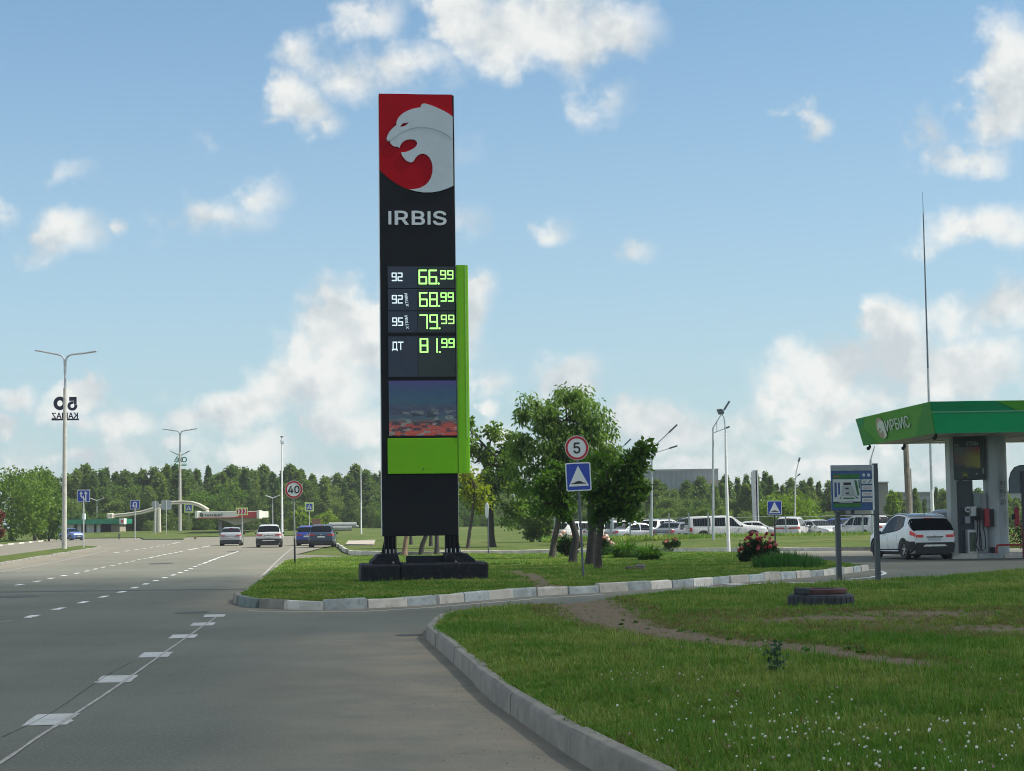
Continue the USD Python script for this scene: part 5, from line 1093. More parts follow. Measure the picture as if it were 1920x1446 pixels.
    for sd in (-1, 1): part(t, 'tail_lamp', bx(*sorted((sd * w0 * .97, sd * w0 * (.58 if not wide_lamp else .2))), yb - .012, yb - .001, zb - .13, zb - .03, .01), TAILON if lit else TAIL)
    part(t, 'brake_lamp', mv(bx(-.16, .16, -.02, .02, -.015, .015, .005), 0, -L / 2 + P_['rear'][1] * L + .0, s.sec(P_['rear'][1])[8][1] + .006), TAILON if lit else TAIL)
    q = s.sec(1); z0, zb, w0, yf = q[0][1], q[5][1], q[3][0], L / 2
    part(t, 'grille', bx(-w0 * .55, w0 * .55, yf + .001, yf + .02, z0 + (zb - z0) * .55, z0 + (zb - z0) * .86, .008), PLASTIC); part(t, 'front_intake', bx(-w0 * .75, w0 * .75, yf + .001, yf + .02, z0 + .02, z0 + (zb - z0) * .34, .008), PLASTIC)
    part(t, 'front_badge', ycyl(.06, yf + .021, yf + .03, 0, z0 + (zb - z0) * .7, 12), CHROME); part(t, 'number_plate', bx(-.26, .26, yf + .021, yf + .03, z0 + (zb - z0) * .38, z0 + (zb - z0) * .5), PLATE)
    if kind in ('suv', 'crossover'):
        for sd in (-1, 1):
            pts = [s.pt(tt, 6.6, sd) + (0, 0, .035) for tt in np.linspace(.16, .52, 7)]; part(t, 'roof_rail', tube(pts, .018, 6), PLASTIC if kind == 'suv' else CHROME)
    aer = s.pt(.2, 7.999, 1); part(t, 'aerial', tube([aer, aer + (0, -.06, .16)], [.012, .005], 6), PLASTIC)
    return t, s
PWHITE = paint('car_white', (.47, .48, .47)); PKAP = paint('car_pearl_white', (.78, .79, .78)); PSILV = paint('car_silver', (.34, .36, .38), .35); PBLUE = paint('car_blue', (.022, .05, .30)); PDKB = paint('car_slate', (.035, .062, .105), .3); PPALE = paint('car_pale_blue', (.06, .12, .33)); PBLK = paint('car_black', (.012, .013, .015)); PGREY = paint('car_grey', (.16, .17, .185), .4)
SH = -6.0
kp_ = gp(1722, 1047.5); car('parked_car', 'white crossover with black lower trim waiting beside the fuel pump', 'crossover', 4.4, 1.86, 1.76, PKAP, (gp(1743, 1049)[0] - .28, gp(1743, 1049)[1] + 1.9), -11.5, .22, .36, True, group=None, lit=True)
def road_car(px, py, *a, **k): p = gp(px, py); return car('moving_car', a[0], *a[1:5], a[5], (p[0], p[1] + a[2] / 2), k.pop('heading', SH), **k)
road_car(426.5, 1023.5, 'silver sedan driving away in the middle lane', 'sedan', 4.5, 1.76, 1.50, PSILV, clear=.17, wheel=.32, dark_bumper=True, lit=False)
road_car(497.5, 1026.8, 'white crossover with black bumper driving away right of the silver sedan', 'suv', 4.6, 1.86, 1.68, PWHITE, clear=.2, wheel=.36, clad=True)
road_car(599, 1026.8, 'dark slate estate car driving away nearest the sign lawn', 'suv', 4.5, 1.80, 1.62, PDKB, clear=.19, wheel=.34, heading=-3)
road_car(573, 1023.3, 'bright blue hatchback half hidden by the dark slate car', 'hatch', 4.2, 1.74, 1.54, PBLUE, clear=.17, wheel=.32, heading=-3)
p = gp(127, 1013.5); car('moving_car', 'blue hatchback coming towards us behind the concrete lamp post', 'hatch', 4.1, 1.74, 1.56, PPALE, (p[0], p[1] + 2), 180 - 40, .17, .34)
# parked in the dealer's yard
PK = 'cars parked behind the wire fence'
def lot_car(px, Y, *a, **k): x = at(px, 1000, Y)[0]; return car('parked_car', a[0], *a[1:5], a[5], (x, Y), k.pop('heading'), group=PK, **k)
lot_car(1361, 121, 'white pickup with a hard canopy standing side-on behind the fence', 'pickup', 5.35, 1.82, 1.86, PWHITE, heading=84, clear=.24, wheel=.39, clad=True)
lot_car(1485, 127, 'white crossover seen from behind right of the hump sign', 'suv', 4.5, 1.86, 1.72, PWHITE, heading=18, clear=.22, wheel=.36, dark_bumper=False, wide_lamp=True)
lot_car(1533, 129, 'white sedan facing us left of the info board', 'sedan', 4.6, 1.82, 1.50, PWHITE, heading=152, clear=.17, wheel=.33, dark_bumper=False)
lot_car(1617, 124, 'white crossover with a red lamp strip seen under the info board', 'suv', 4.7, 1.9, 1.76, PWHITE, heading=-27, clear=.22, wheel=.37, wide_lamp=True)
lot_car(1586, 135, 'dark blue car behind the left board post', 'hatch', 4.2, 1.76, 1.55, PBLUE, heading=160)
lot_car(1418, 131, 'white sedan half hidden behind the pickup bonnet', 'sedan', 4.6, 1.8, 1.46, PWHITE, heading=95)
lot_car(1305, 126, 'black hatchback parked left of the white pickup', 'suv', 4.5, 1.84, 1.72, PBLK, heading=25)
lot_car(1272, 124, 'grey sedan behind the fence with red tail lamps', 'sedan', 4.6, 1.8, 1.48, PGREY, heading=35)
lot_car(1247, 129, 'white estate car behind the grey sedan', 'suv', 4.6, 1.84, 1.68, PWHITE, heading=40)
lot_car(1198, 125, 'silver sedan behind the fence above the lily clump', 'sedan', 4.6, 1.8, 1.46, PSILV, heading=65)
lot_car(1150, 127, 'white van-like car right of the apple trunks', 'hatch', 4.4, 1.8, 1.62, PWHITE, heading=50)
lot_car(1176, 134, 'second row white car above the lily clump', 'suv', 4.5, 1.84, 1.66, PWHITE, heading=60)
lot_car(1095, 128, 'white car glimpsed between the apple trunks', 'hatch', 4.4, 1.8, 1.6, PWHITE, heading=60)
lot_car(1783, 84, 'dark van standing beyond the white crossover at the pump', 'van', 4.6, 1.85, 1.95, PBLK, heading=-8)

# ------------------------------------------------------------------ wire fence of the yard
FP = mat('fence_post_steel', (.33, .37, .37), .5, .15, 4, metal=.4)
fe = thing('wire_fence', 'wire mesh fence with grey posts before the parked cars', 'fence')
line = LineString([(at(px, 1000, Y)[0], Y) for px, Y in ((1040, 118), (1130, 117), (1345, 116.5), (1560, 117), (1700, 117))]); k = int(line.length / 1.25)
for i in range(k + 1):
    x, y = line.interpolate(i * 1.25).coords[0]; far = x > at(1345, 1000, 117)[0]
    if far and i % 4: continue
    part(fe, 'fence_post', bx(x - .045, x + .045, y - .03, y + .03, 0, 2.05 if not far else 1.75), FP)
for z in (.5, 1.1, 1.72): part(fe, 'rail_wire', tube([(x, y + .04, z) for x, y in line.coords], .012, 5), FP)
wires = []
for i in range(int(line.length / .16)):
    x, y = line.interpolate(i * .16).coords[0]; wires.append(bx(x - .004, x + .004, y + .05, y + .056, .3, 1.72))
part(fe, 'mesh_wires', wires, FP); tag(stage.GetPrimAtPath(f'{fe.GetPath()}/mesh_wires'), kind='stuff')

# ------------------------------------------------------------------ buildings
def window_wall(t, x0, x1, y, z0, z1, nx, nz, m, sill=.25, gap=.25):
    w, h = (x1 - x0) / nx, (z1 - z0) / nz
    for i in range(nx):
        for j in range(nz):
            a, b, c, d = x0 + (i + gap / 2) * w, x0 + (i + 1 - gap / 2) * w, z0 + (j + sill) * h, z0 + (j + 1 - sill * .4) * h
            f = part(t, 'window', bx(a, b, y - .06, y - .002, c, d), m); part(f.GetPrim() if hasattr(f, 'GetPrim') else f, 'pane', bx(a + .08, b - .08, y - .075, y - .061, c + .08, d - .08), CGLASS)
Y = 300.; bxx = lambda px: at(px, 950, Y)[0]; bzz = lambda py: at(1280, py, Y)[2]
WHM = mat('warehouse_cladding', (.23, .26, .275), .6, .06, .15); WH2 = mat('warehouse_tan', (.28, .26, .22), .7, .06, .15)
wh = thing('warehouse', 'big flat-roofed grey warehouse beyond the trees', 'building')
n = 14; xs = np.linspace(bxx(1210), bxx(1348), n + 1)
for i in range(n): part(wh, 'wall_panel', bx(xs[i] + .02, xs[i + 1] - .02, Y, Y + .2, 0, bzz(881.5)), WHM)
part(wh, 'hall', bx(xs[0], xs[-1], Y + .25, Y + 40, 0, bzz(882)), WHM); part(wh, 'roof_edge', bx(xs[0] - .1, xs[-1] + .1, Y - .15, Y - .005, bzz(881.3), bzz(879.8)), mat('roof_edge_dark', (.10, .11, .12), .5))
part(wh, 'annex', bx(bxx(1306), bxx(1349), Y - 8, Y - .2, 0, bzz(903)), WH2)
of = thing('office_building', 'long pale office building glimpsed under the canopy', 'building'); Y2 = 270.; ox2 = lambda px: at(px, 950, Y2)[0]; oz2 = lambda py: at(1720, py, Y2)[2]
OF = mat('office_wall', (.33, .36, .38), .7, .06, .3)
part(of, 'wall', bx(ox2(1655), ox2(1960), Y2, Y2 + 20, 0, oz2(926)), OF); part(of, 'roof', bx(ox2(1654), ox2(1961), Y2 - .4, Y2 + 20.4, oz2(925.8), oz2(922.5)), mat('office_roof', (.22, .24, .26), .6))
window_wall(of, ox2(1660), ox2(1955), Y2, oz2(966), oz2(934), 22, 2, mat('window_frame_pale', (.45, .47, .48), .5))
gb = thing('grey_block', 'windowless grey block right of the info board', 'building'); Y3 = 230.; part(gb, 'wall', bx(at(1600, 950, Y3)[0], at(1666, 950, Y3)[0], Y3, Y3 + 12, 0, at(1650, 906, Y3)[2]), mat('block_grey', (.17, .175, .165), .8, .08, .3)); part(gb, 'coping', bx(at(1599, 950, Y3)[0], at(1667, 950, Y3)[0], Y3 - .2, Y3 + 12.2, at(1650, 905.8, Y3)[2], at(1650, 903.5, Y3)[2]), mat('coping_grey', (.22, .23, .22), .7))
# the station across the roundabout: long green roof
Y4 = 290.; X4 = lambda px: at(px, 980, Y4)[0]; Z4 = lambda py, px=160: at(px, py, Y4)[2]
TG = mat('roof_green', (.010, .20, .115), .5, .06, .3); WW = mat('white_wall', (.58, .60, .60), .6, .05, .5)
gs = thing('green_roofed_station', 'long low white building with a green roof edge', 'building')
part(gs, 'roof_fascia', bx(X4(86), X4(226), Y4 - 1.0, Y4 + 9, Z4(983), Z4(974)), TG); part(gs, 'wall', bx(X4(89), X4(138), Y4, Y4 + 7, 0, Z4(983) - .01), WW)
for px in (148, 165, 172, 184): part(gs, 'pillar', bx(X4(px) - .3, X4(px) + .3, Y4 + .2, Y4 + .8, 0, Z4(983) - .01), WW)
part(gs, 'back_wall', bx(X4(138), X4(200), Y4 + 6, Y4 + 7, 0, Z4(984)), mat('dark_back_wall', (.08, .10, .10), .7)); part(gs, 'shed', bx(X4(207), X4(221), Y4 + .5, Y4 + 6, 0, Z4(984.5)), mat('shed_tan', (.30, .27, .21), .8))
part(gs, 'end_sign', bx(X4(226) + .02, X4(235), Y4 - 1.05, Y4 + 1, Z4(984), Z4(973)), WW); part(gs, 'end_emblem', bx(X4(230), X4(234), Y4 - 1.1, Y4 - 1.055, Z4(981), Z4(976)), mat('emblem_red', (.45, .06, .05), .5))
for px, pt in ((94, 960), (149, 963)): part(gs, 'chimney', cyl(.32, Z4(974), Z4(pt), X4(px), Y4 + 3, n=10), WW)
lo = thing('low_green_shed', 'low shed with a pale teal roof at the left edge', 'shed'); part(lo, 'roof', prism(Polygon([(X4(-40), Z4(990.5, 10)), (X4(-40), Z4(998, 10)), (X4(34), Z4(998, 10)), (X4(40), Z4(991.5, 10))]), Y4 - 22, Y4 - 16), mat('teal_roof', (.16, .48, .33), .5)); part(lo, 'end_wall', bx(X4(37), X4(43), Y4 - 22.3, Y4 - 15.8, 0, Z4(990, 10)), WW); part(lo, 'wall', bx(X4(-40), X4(36), Y4 - 21, Y4 - 17, 0, Z4(998, 10) - .01), mat('shed_green', (.03, .10, .06), .7))
# pipe arch
ARM = mat('arch_cream', (.50, .47, .38), .6, .08, .5); AY = 284.
ac = lambda px, py: np.array([at(px, py, AY)[0], AY, at(px, py, AY)[2]])
arc_t = [ac(*q) for q in ((205, 968), (235, 965.5), (265, 961), (290, 954), (305, 947), (320, 943), (340, 942), (358, 943), (372, 947), (384, 953.5), (389, 957))]
ar = thing('lattice_arch', 'long cream lattice arch rising over the median', 'arch')
th = 3.6 * AY / FPX
for dy in (0, 1.2):
    for o, nm in ((0, 'lower_chord'), (th, 'upper_chord')): part(ar, nm, tube([a + (0, dy, o - th * .5) for a in arc_t], .13, 8), ARM)
ls = LineString([tuple(a) for a in arc_t]); nn = 60
for i in range(nn):
    a = np.array(ls.interpolate(i / nn, True).coords[0]); b = np.array(ls.interpolate((i + 1) / nn, True).coords[0]); part(ar, 'lattice_bar', tube([a + (0, 0, (-.5 if i % 2 else .5) * th), b + (0, 0, (.5 if i % 2 else -.5) * th)], .06, 5), ARM)
for px in (293, 298): part(ar, 'leg', tube([ac(px, 953), (*ac(px + (.5 if px > 295 else -1.5), 1000)[:2], 0)], .32, 10), ARM)
part(ar, 'end_ball', rough_block(*(lambda c: (c[0] - .5, c[0] + .5, AY - .5, AY + .7, c[2] - .45, c[2] + .45))(ac(207, 968)), 4, .05, .15, .3), ARM)
# white and red canopy over there
Y5 = 275.; X5 = lambda px: at(px, 965, Y5)[0]; Z5 = lambda py, px=430: at(px, py, Y5)[2]
TW = mat('canopy_far_white', (.62, .61, .56), .5, .05, .3); TR = mat('canopy_far_red', (.42, .03, .03), .5, .05, .3)
tc = thing('white_red_canopy', 'white and red filling station canopy across the roundabout', 'canopy')
part(tc, 'fascia', bx(X5(367), X5(485), Y5, Y5 + 11, Z5(971.5), Z5(959), .05), TW)
red = Polygon([(X5(430), Z5(971.4)), (X5(446), Z5(968.5)), (X5(456), Z5(962)), (X5(463), Z5(959.6)), (X5(481), Z5(959.6)), (X5(481), Z5(971.4))]); part(tc, 'red_wave', prism(red, Y5 - .06, Y5 - .002), TR); part(tc, 'red_edge', bx(X5(368), X5(438), Y5 - .06, Y5 - .002, Z5(971.4), Z5(970)), TR)
part(tc, 'end_block', bx(X5(482), X5(486.5), Y5 - .3, Y5 + 3, Z5(973), Z5(957.5)), TW); part(tc, 'end_block', bx(X5(366), X5(371), Y5 - .3, Y5 + 3, Z5(971), Z5(957.3)), TW)
part(tc, 'lettering', mv(text('ТАТНЕФТ', 4.6 * Y5 / FPX, .05, True, 35 * Y5 / FPX), X5(383), Y5 - .002, Z5(968)), mat('far_letters', (.03, .05, .045), .5)); part(tc, 'emblem', prism(affinity.scale(ring(.25, .5), .45, .6).union(sbox(-.1, -.3, .3, .05)), Y5 - .06, Y5 - .002).apply_translation((X5(377.5), 0, Z5(964.5))), mat('far_letters', (.03, .05, .045), .5))
part(tc, 'underside', prism(Polygon([(X5(400), Z5(972)), (X5(484), Z5(972)), (X5(448), Z5(984)), (X5(438), Z5(985)), (X5(420), Z5(977))]), Y5 + 1, Y5 + 8), mat('far_soffit', (.40, .36, .31), .7))
for a, b in ((403, 410), (443.5, 448)): part(tc, 'column', bx(X5(a), X5(b), Y5 + 3, Y5 + 5, 0, Z5(972)), mat('far_column', (.36, .36, .34), .7))
# long grey barrier / pipe run at the verge
gpz = gp(640, 1001, .3); ps = thing('pipe_fence', 'low grey pipe run at the verge left of the price sign', 'pipes'); YP = 270.
for a, b, z, r in ((617, 668, 984, .35), (612, 660, 990, .45), (620, 672, 987.5, .2)): part(ps, 'pipe', xcyl(r, at(a, z, YP)[0], at(b, z, YP)[0], YP, at(640, z, YP)[2], 12), mat('pipe_grey', (.30, .31, .30), .5, .15))
for a in (625, 640, 655): part(ps, 'support', bx(at(a, 990, YP)[0] - .12, at(a, 990, YP)[0] + .12, YP - .3, YP + .3, 0, at(640, 991, YP)[2]), CONC)
tr = thing('notice_tablet', 'small brown board before the forest right of the crossing sign', 'board'); c = at(593, 980, 272); part(tr, 'board', bx(c[0] - .65, c[0] + .65, 272, 272.1, at(593, 985, 272)[2], at(593, 973, 272)[2]), mat('brown_board', (.22, .10, .06), .7)); part(tr, 'post', bx(c[0] - .08, c[0] + .08, 272.11, 272.25, .2, at(593, 985, 272)[2] + .3), FP)
# ------------------------------------------------------------------ foliage
def quads(P, D, N, L, Wd):
    """Leaf-shaped faces: at P, along D, facing N, of length L and width Wd."""
    D = D / np.linalg.norm(D, axis=1, keepdims=True); S = np.cross(D, N); S /= np.maximum(np.linalg.norm(S, axis=1, keepdims=True), 1e-9)
    L = np.broadcast_to(L, len(P))[:, None]; Wd = np.broadcast_to(Wd, len(P))[:, None]
    V = np.stack([P, P + D * L * .45 + S * Wd * .5, P + D * L, P + D * L * .45 - S * Wd * .5], 1).reshape(-1, 3)
    i = np.arange(len(P))[:, None] * 4; return V, np.vstack([i + [0, 1, 2], i + [0, 2, 3]])
def rdir(rng, n): v = rng.normal(size=(n, 3)); return v / np.linalg.norm(v, axis=1, keepdims=True)
def clumps(rng, C, Rr, per, leaf, elong=1.7, droop=0.0, flat_=.75, up=.4):
    """Leaves gathered round the centres C (radii Rr)."""
    P, D = [], []
    for c, r in zip(C, Rr):
        n = max(4, int(per * (.7 + .6 * rng.random()))); d = rdir(rng, n) * (rng.random(n) ** .55)[:, None] * r; d[:, 2] *= flat_; P.append(c + d); o = d / r + rdir(rng, n) * .8; o[:, 2] -= droop; D.append(o)
    P, D = np.vstack(P), np.vstack(D); n = len(P); N = rdir(rng, n); N[:, 2] += up
    s = leaf * (.65 + .7 * rng.random(n)); return quads(P, D, N, s, s / elong)
def limb(rng, a, b, r0, r1, sag=.12, k=5):
    a, b = np.array(a, float), np.array(b, float); t = np.linspace(0, 1, k)[:, None]; L = np.linalg.norm(b - a); p = a * (1 - t) + b * t; p += np.sin(np.pi * t) * (rng.normal(0, sag, 3) * L * .5); return tube(p, np.linspace(r0, r1, k), 6)
BARK = mat('brown_bark', (.055, .046, .036), .9, .3, 5, bump=.02, dirt=(.16, .145, .12), dirt_amt=.5); BARKD = mat('dark_bark', (.035, .032, .028), .9, .3, 5, bump=.02); BARKR = mat('warm_bark', (.17, .115, .075), .9, .25, 5, bump=.015); BIRCH = mat('birch_bark', (.36, .36, .33), .8, .2, 4, dirt=(.05, .05, .045), dirt_amt=.9)
LW = leafmat('willow_leaves', (.085, .155, .040), (.235, .34, .095), .48); LM = leafmat('apple_leaves', (.042, .098, .013), (.14, .25, .034), .42); LMY = leafmat('yellow_green_leaves', (.14, .19, .012), (.34, .36, .03), .45)
LD = leafmat('broad_leaves', (.070, .135, .018), (.18, .28, .042), .46); LF = leafmat('forest_leaves', (.085, .140, .036), (.215, .285, .078), .44, hue=.28); LFD = leafmat('dark_forest_leaves', (.070, .13, .045), (.17, .25, .08), .42, hue=.2); LBG = leafmat('bright_bush_leaves', (.12, .20, .012), (.25, .33, .03), .42); LRED = leafmat('copper_leaves', (.10, .030, .016), (.22, .08, .035), .35); LLILY = leafmat('lily_leaves', (.050, .130, .012), (.15, .29, .03), .38); LIRIS = leafmat('iris_leaves', (.035, .110, .028), (.085, .210, .06), .33); LROSE = leafmat('rose_leaves', (.018, .050, .012), (.055, .105, .022), .28)
# willow
def tree_thing(name, label, base, cat='tree'): return thing(name, label, cat, base)
def tb(px, py, z=LAWN_Z): p = gp(px, py, z); return p, p[1] / FPX
def rel(p, px, py, dy=0.0): q = at(px, py, p[1] + dy); return q - np.array([p[0], p[1], p[2]])
def build_tree(name, label, base, trunk, trunk_r, bark, leafm, blobs, seed, leaf, per, elong=1.7, droop=0.0, nper=9, crad=.5, up=.4, limb_r=.06, hole=.0, ry=.85):
    """blobs: (px, py, rx, ry) ellipses of the crown in the outline of the photo, given depth as a rounded body."""
    p, k = base; rng = np.random.default_rng(seed); t = tree_thing(name, label, p); pts = [rel(p, *q) for q in trunk]; pts[0][2] = -.15
    pts = np.array(pts); tt = np.linspace(0, 1, len(pts)); ts = np.linspace(0, 1, 14); sm = np.column_stack([np.interp(ts, tt, pts[:, j]) for j in range(3)]); sm[1:-1] = (sm[:-2] + 2 * sm[1:-1] + sm[2:]) / 4
    rr = np.linspace(trunk_r, trunk_r * .5, 14); rr[0] *= 1.5; rr[1] *= 1.15; w = part(t, 'trunk', tube(sm, rr, 9), bark, smooth=60)
    C, Rr, limbs = [], [], []
    for (px, py, rx, ry_) in blobs:
        c = rel(p, px, py); a, b = rx * k, ry_ * k; dep = ry * a; n = max(2, int(nper * (rx * ry_) * k * k * 1.0))
        d = rdir(rng, n) * (.35 + .65 * rng.random(n)[:, None] ** .5); q = c + d * (a, dep, b); C.append(q); Rr.append(crad * (.6 + .7 * rng.random(n)))
        limbs.append(limb(rng, sm[-1 - rng.integers(0, 4)], c, trunk_r * .42, limb_r * .5))
        for x in q[:max(3, n // 4)]: limbs.append(limb(rng, c * .8 + sm[-2] * .2, x, limb_r * .55, .012))
    C, Rr = np.vstack(C), np.concatenate(Rr)
    if hole: keep = meshkit.noise(C * .9, seed) > hole; C, Rr = C[keep], Rr[keep]
    part(t, 'branches', limbs, bark); part(t, 'crown', clumps(rng, C, Rr, per, leaf, elong, droop, .8, up), leafm); return t
b = tb(1035, 1047.5)
build_tree('willow_tree', 'tall willow with drooping fine leaves rising behind the 5 sign', b, [(1035, 1047), (1037, 1020), (1046, 985), (1051, 955), (1056, 900), (1062, 840)], .135, BARK, LW,
    [(1062, 770, 62, 45), (1020, 800, 48, 50), (1108, 805, 45, 48), (1070, 835, 70, 45), (995, 755, 22, 14), (1064, 733, 26, 12), (985, 850, 34, 40), (1130, 850, 30, 35), (1040, 880, 60, 35), (980, 900, 22, 28), (1090, 745, 24, 18), (1150, 835, 12, 20)], 11, .19, 105, 2.7, 1.1, 20, .42, .2, .05, .10)
b = tb(1073, 1057)
build_tree('apple_tree', 'dark apple tree with bare crooked limbs left of the 5 sign post', b, [(1073, 1057), (1076, 1030), (1082, 1005), (1066, 965), (1052, 935), (1050, 905)], .15, BARKD, LM, [(1042, 895, 34, 30), (1020, 945, 18, 18), (1055, 955, 26, 18), (1065, 930, 26, 26), (1030, 915, 20, 24), (1080, 895, 24, 26)], 12, .16, 115, 1.6, .25, 20, .34)
b = tb(1122, 1068)
build_tree('apple_tree', 'leaning apple tree with a dark crown right of the 5 sign', b, [(1122, 1068), (1121, 1040), (1124, 1005), (1130, 965), (1145, 930), (1160, 900)], .125, BARK, LM, [(1135, 880, 42, 30), (1175, 890, 36, 38), (1160, 935, 38, 34), (1120, 925, 28, 28), (1195, 858, 22, 18), (1185, 925, 28, 26), (1205, 845, 8, 10), (1150, 965, 26, 16), (1180, 955, 22, 18), (1125, 960, 16, 16)], 13, .16, 120, 1.6, .25, 20, .34)
b = tb(1106, 1062)
build_tree('apple_tree', 'thick dark apple trunk right behind the 5 sign post', b, [(1106, 1062), (1108, 1030), (1112, 990), (1106, 960), (1112, 925), (1115, 900)], .17, BARKD, LM, [(1115, 880, 40, 24), (1100, 920, 26, 24), (1140, 915, 26, 24)], 14, .16, 115, 1.6, .25, 20, .34)
b = tb(923, 1025.5)
build_tree('broadleaf_tree', 'dark leafy tree with airy top just right of the lime flange', b, [(923, 1025), (921, 1000), (920, 960), (918, 920), (915, 880), (912, 840)], .21, BARKD, LD, [(905, 830, 40, 30), (935, 860, 38, 40), (890, 870, 30, 40), (940, 915, 40, 45), (900, 930, 34, 40), (880, 805, 10, 22), (925, 815, 18, 16), (950, 965, 20, 16), (955, 880, 24, 40), (985, 940, 26, 40), (958, 845, 26, 40)], 15, .25, 95, 1.8, .5, 5.2, .58, hole=.22)
b = tb(877, 1028)
build_tree('broadleaf_tree', 'slender leaning tree with yellow-green leaves beside the sign foot', b, [(877, 1028), (880, 1000), (886, 965), (889, 930), (888, 905)], .11, BARK, LMY, [(880, 905, 22, 18), (897, 925, 18, 16), (868, 925, 16, 16), (905, 940, 10, 14), (872, 890, 14, 10)], 16, .24, 70, 1.7, .3, 5.5, .5, hole=.15)
for (px, py), tr, sd, lab in (((758, 1036), [(758, 1036), (760, 1015), (766, 990), (772, 950), (776, 900)], 17, 'leaning tree trunk seen under the sign panel at left'), ((789, 1041), [(789, 1041), (791, 1022), (800, 1003), (806, 960), (806, 910)], 18, 'dark curved trunk seen under the middle of the sign panel'), ((808, 1024), [(808, 1024), (808, 1000), (806, 960), (800, 900)], 19, 'straight slim trunk seen under the sign panel at right'), ((771, 1021), [(771, 1021), (770, 1000), (769, 960), (765, 900)], 20, 'short dark trunk seen between the sign legs'), ((819, 1036), [(819, 1036), (819, 1010), (818, 960), (814, 900)], 22, 'thin trunk beside the right sign leg')):
    b = tb(px, py); build_tree('broadleaf_tree', lab, b, tr, .13, BARKR if px == 758 else BARKD, LD, [(784, 885, 26, 26), (785, 925, 30, 30)], sd, .3, 34, 1.7, .3, 3, .5)
# ------------------------------------------------------------------ shrubs
def blades(rng, n, spread, h, w, lean=.6, nseg=4):
    """Arching strap leaves from one foot: upright in the middle, falling outwards at the rim."""
    V, F = [], []
    for i in range(n):
        a = rng.uniform(0, 2 * np.pi); q_ = rng.random() ** .6; r = spread * q_ * .5; o = np.array([r * math.cos(a), r * math.sin(a), 0]); b = a + rng.normal(0, .6); d = np.array([math.cos(b), math.sin(b), 0]); hh = h * (.55 + .5 * rng.random()) * (1 - .40 * q_ ** 2); l = lean * (.12 + .75 * q_ * rng.random() + .35 * rng.random()); ln = l * hh; s = np.array([-d[1], d[0], 0]) * w * (.7 + .6 * rng.random()); k = len(V)
        for j in range(nseg + 1):
            t = j / nseg; c = o + d * ln * t ** 1.7 + np.array([0, 0, hh * (t - .5 * min(l, 1.5) * t ** 3)]); ww = s * (1 - t ** 2.2) * .5 + s * .02; V += [c - ww, c + ww]
            if j: q = k + 2 * j; F += [[q - 2, q - 1, q + 1], [q - 2, q + 1, q]]
    return np.array(V), np.array(F)
def strap_bush(name, label, px, py, n, spread, h, w, lean, m, seed, cat='plant', stuff=None):
    p, k = tb(px, py); t = thing(name, label, cat, p); rng = np.random.default_rng(seed); V, F = blades(rng, n, spread, h, w, lean); part(t, 'leaves', (V, F), m); return t, p, k
strap_bush('lily_clump', 'big bright clump of arching day lily leaves left of the smaller one', 1172, 1046, 700, .8, 1.12, .036, 1.9, LLILY, 31)
strap_bush('lily_clump', 'smaller front clump of arching day lily leaves', 1216, 1051, 560, .7, .98, .036, 2.0, LLILY, 32)
strap_bush('lily_clump', 'small lily clump beside the apple trunks', 1142, 1042, 120, .9, .6, .03, .9, LLILY, 34)
strap_bush('iris_bed', 'upright blue-green iris leaves before the red rose bush', 1472, 1066, 800, 2.0, .66, .03, .35, LIRIS, 33)
strap_bush('iris_bed', 'right end of the iris leaves by the station lane', 1512, 1064, 300, 1.2, .5, .026, .4, LIRIS, 35)
def ball(rng, r, n=1): m = trimesh.creation.icosphere(1, r); m.vertices *= 1 + rng.normal(0, .14, (len(m.vertices), 1)); return m
def rose_bush(label, px, py, blobs, flow, leafm, fm, seed, fr, leaf=.075, per=120):
    p, k = tb(px, py); t = thing('rose_bush', label, 'bush', p); rng = np.random.default_rng(seed); C, Rr, st_ = [], [], []
    for bx_, by_, rx, ry in blobs:
        c = rel(p, bx_, by_); n = 7; d = rdir(rng, n) * rng.random((n, 1)) ** .5; C.append(c + d * (rx * k, rx * k, ry * k)); Rr.append(np.full(n, .55 * min(rx, ry) * k + .06)); st_ += [limb(rng, (rng.normal(0, .1), rng.normal(0, .1), -.05), x, .018, .008) for x in C[-1][:4]]
    part(t, 'stems', st_, BARKD); part(t, 'leaves', clumps(rng, np.vstack(C), np.concatenate(Rr), per, leaf, 1.5), leafm)
    for fx, fy in flow:
        q = rel(p, fx, fy, -.15 - .3 * rng.random()); part(t, 'flower', mv(ball(rng, fr * (.7 + .6 * rng.random())), *q), fm[rng.integers(len(fm))])
    return t
FR = [mat('red_petals', (.30, .012, .020), .6, .25, 6), mat('pink_red_petals', (.42, .10, .09), .6, .2, 6), mat('dark_red_petals', (.16, .008, .014), .6, .2, 6)]; FPK = [mat('pink_petals', (.55, .26, .22), .6, .2, 6), mat('pale_pink_petals', (.62, .42, .36), .6, .15, 6)]
rng = np.random.default_rng(5)
fl_ = [(1394 + 62 * a, 1000 + 30 * b_) for a, b_ in rng.random((24, 2)) if b_ < 1.0 - .5 * abs(a - .45)] + [(1386, 1032), (1390, 1028), (1407, 1003), (1410, 1000), (1402, 1008), (1426, 1012), (1452, 1016), (1455, 1021), (1441, 1018), (1420, 1010)]
rose_bush('red-flowered rose bush left of the iris leaves', 1415, 1056, [(1405, 1030, 14, 14), (1425, 1035, 16, 14), (1400, 1044, 12, 8), (1442, 1028, 12, 10), (1415, 1018, 12, 10), (1428, 1048, 14, 6)], fl_, LROSE, FR, 41, .058)
rose_bush('small dark bush with a few red flowers near the white lamp post', 1259, 1034, [(1251, 1022, 6, 9), (1266, 1021, 7, 9)], [(1252, 1013), (1264, 1010), (1268, 1012), (1248, 1016), (1266, 1008)], LROSE, FR, 42, .055, per=110)
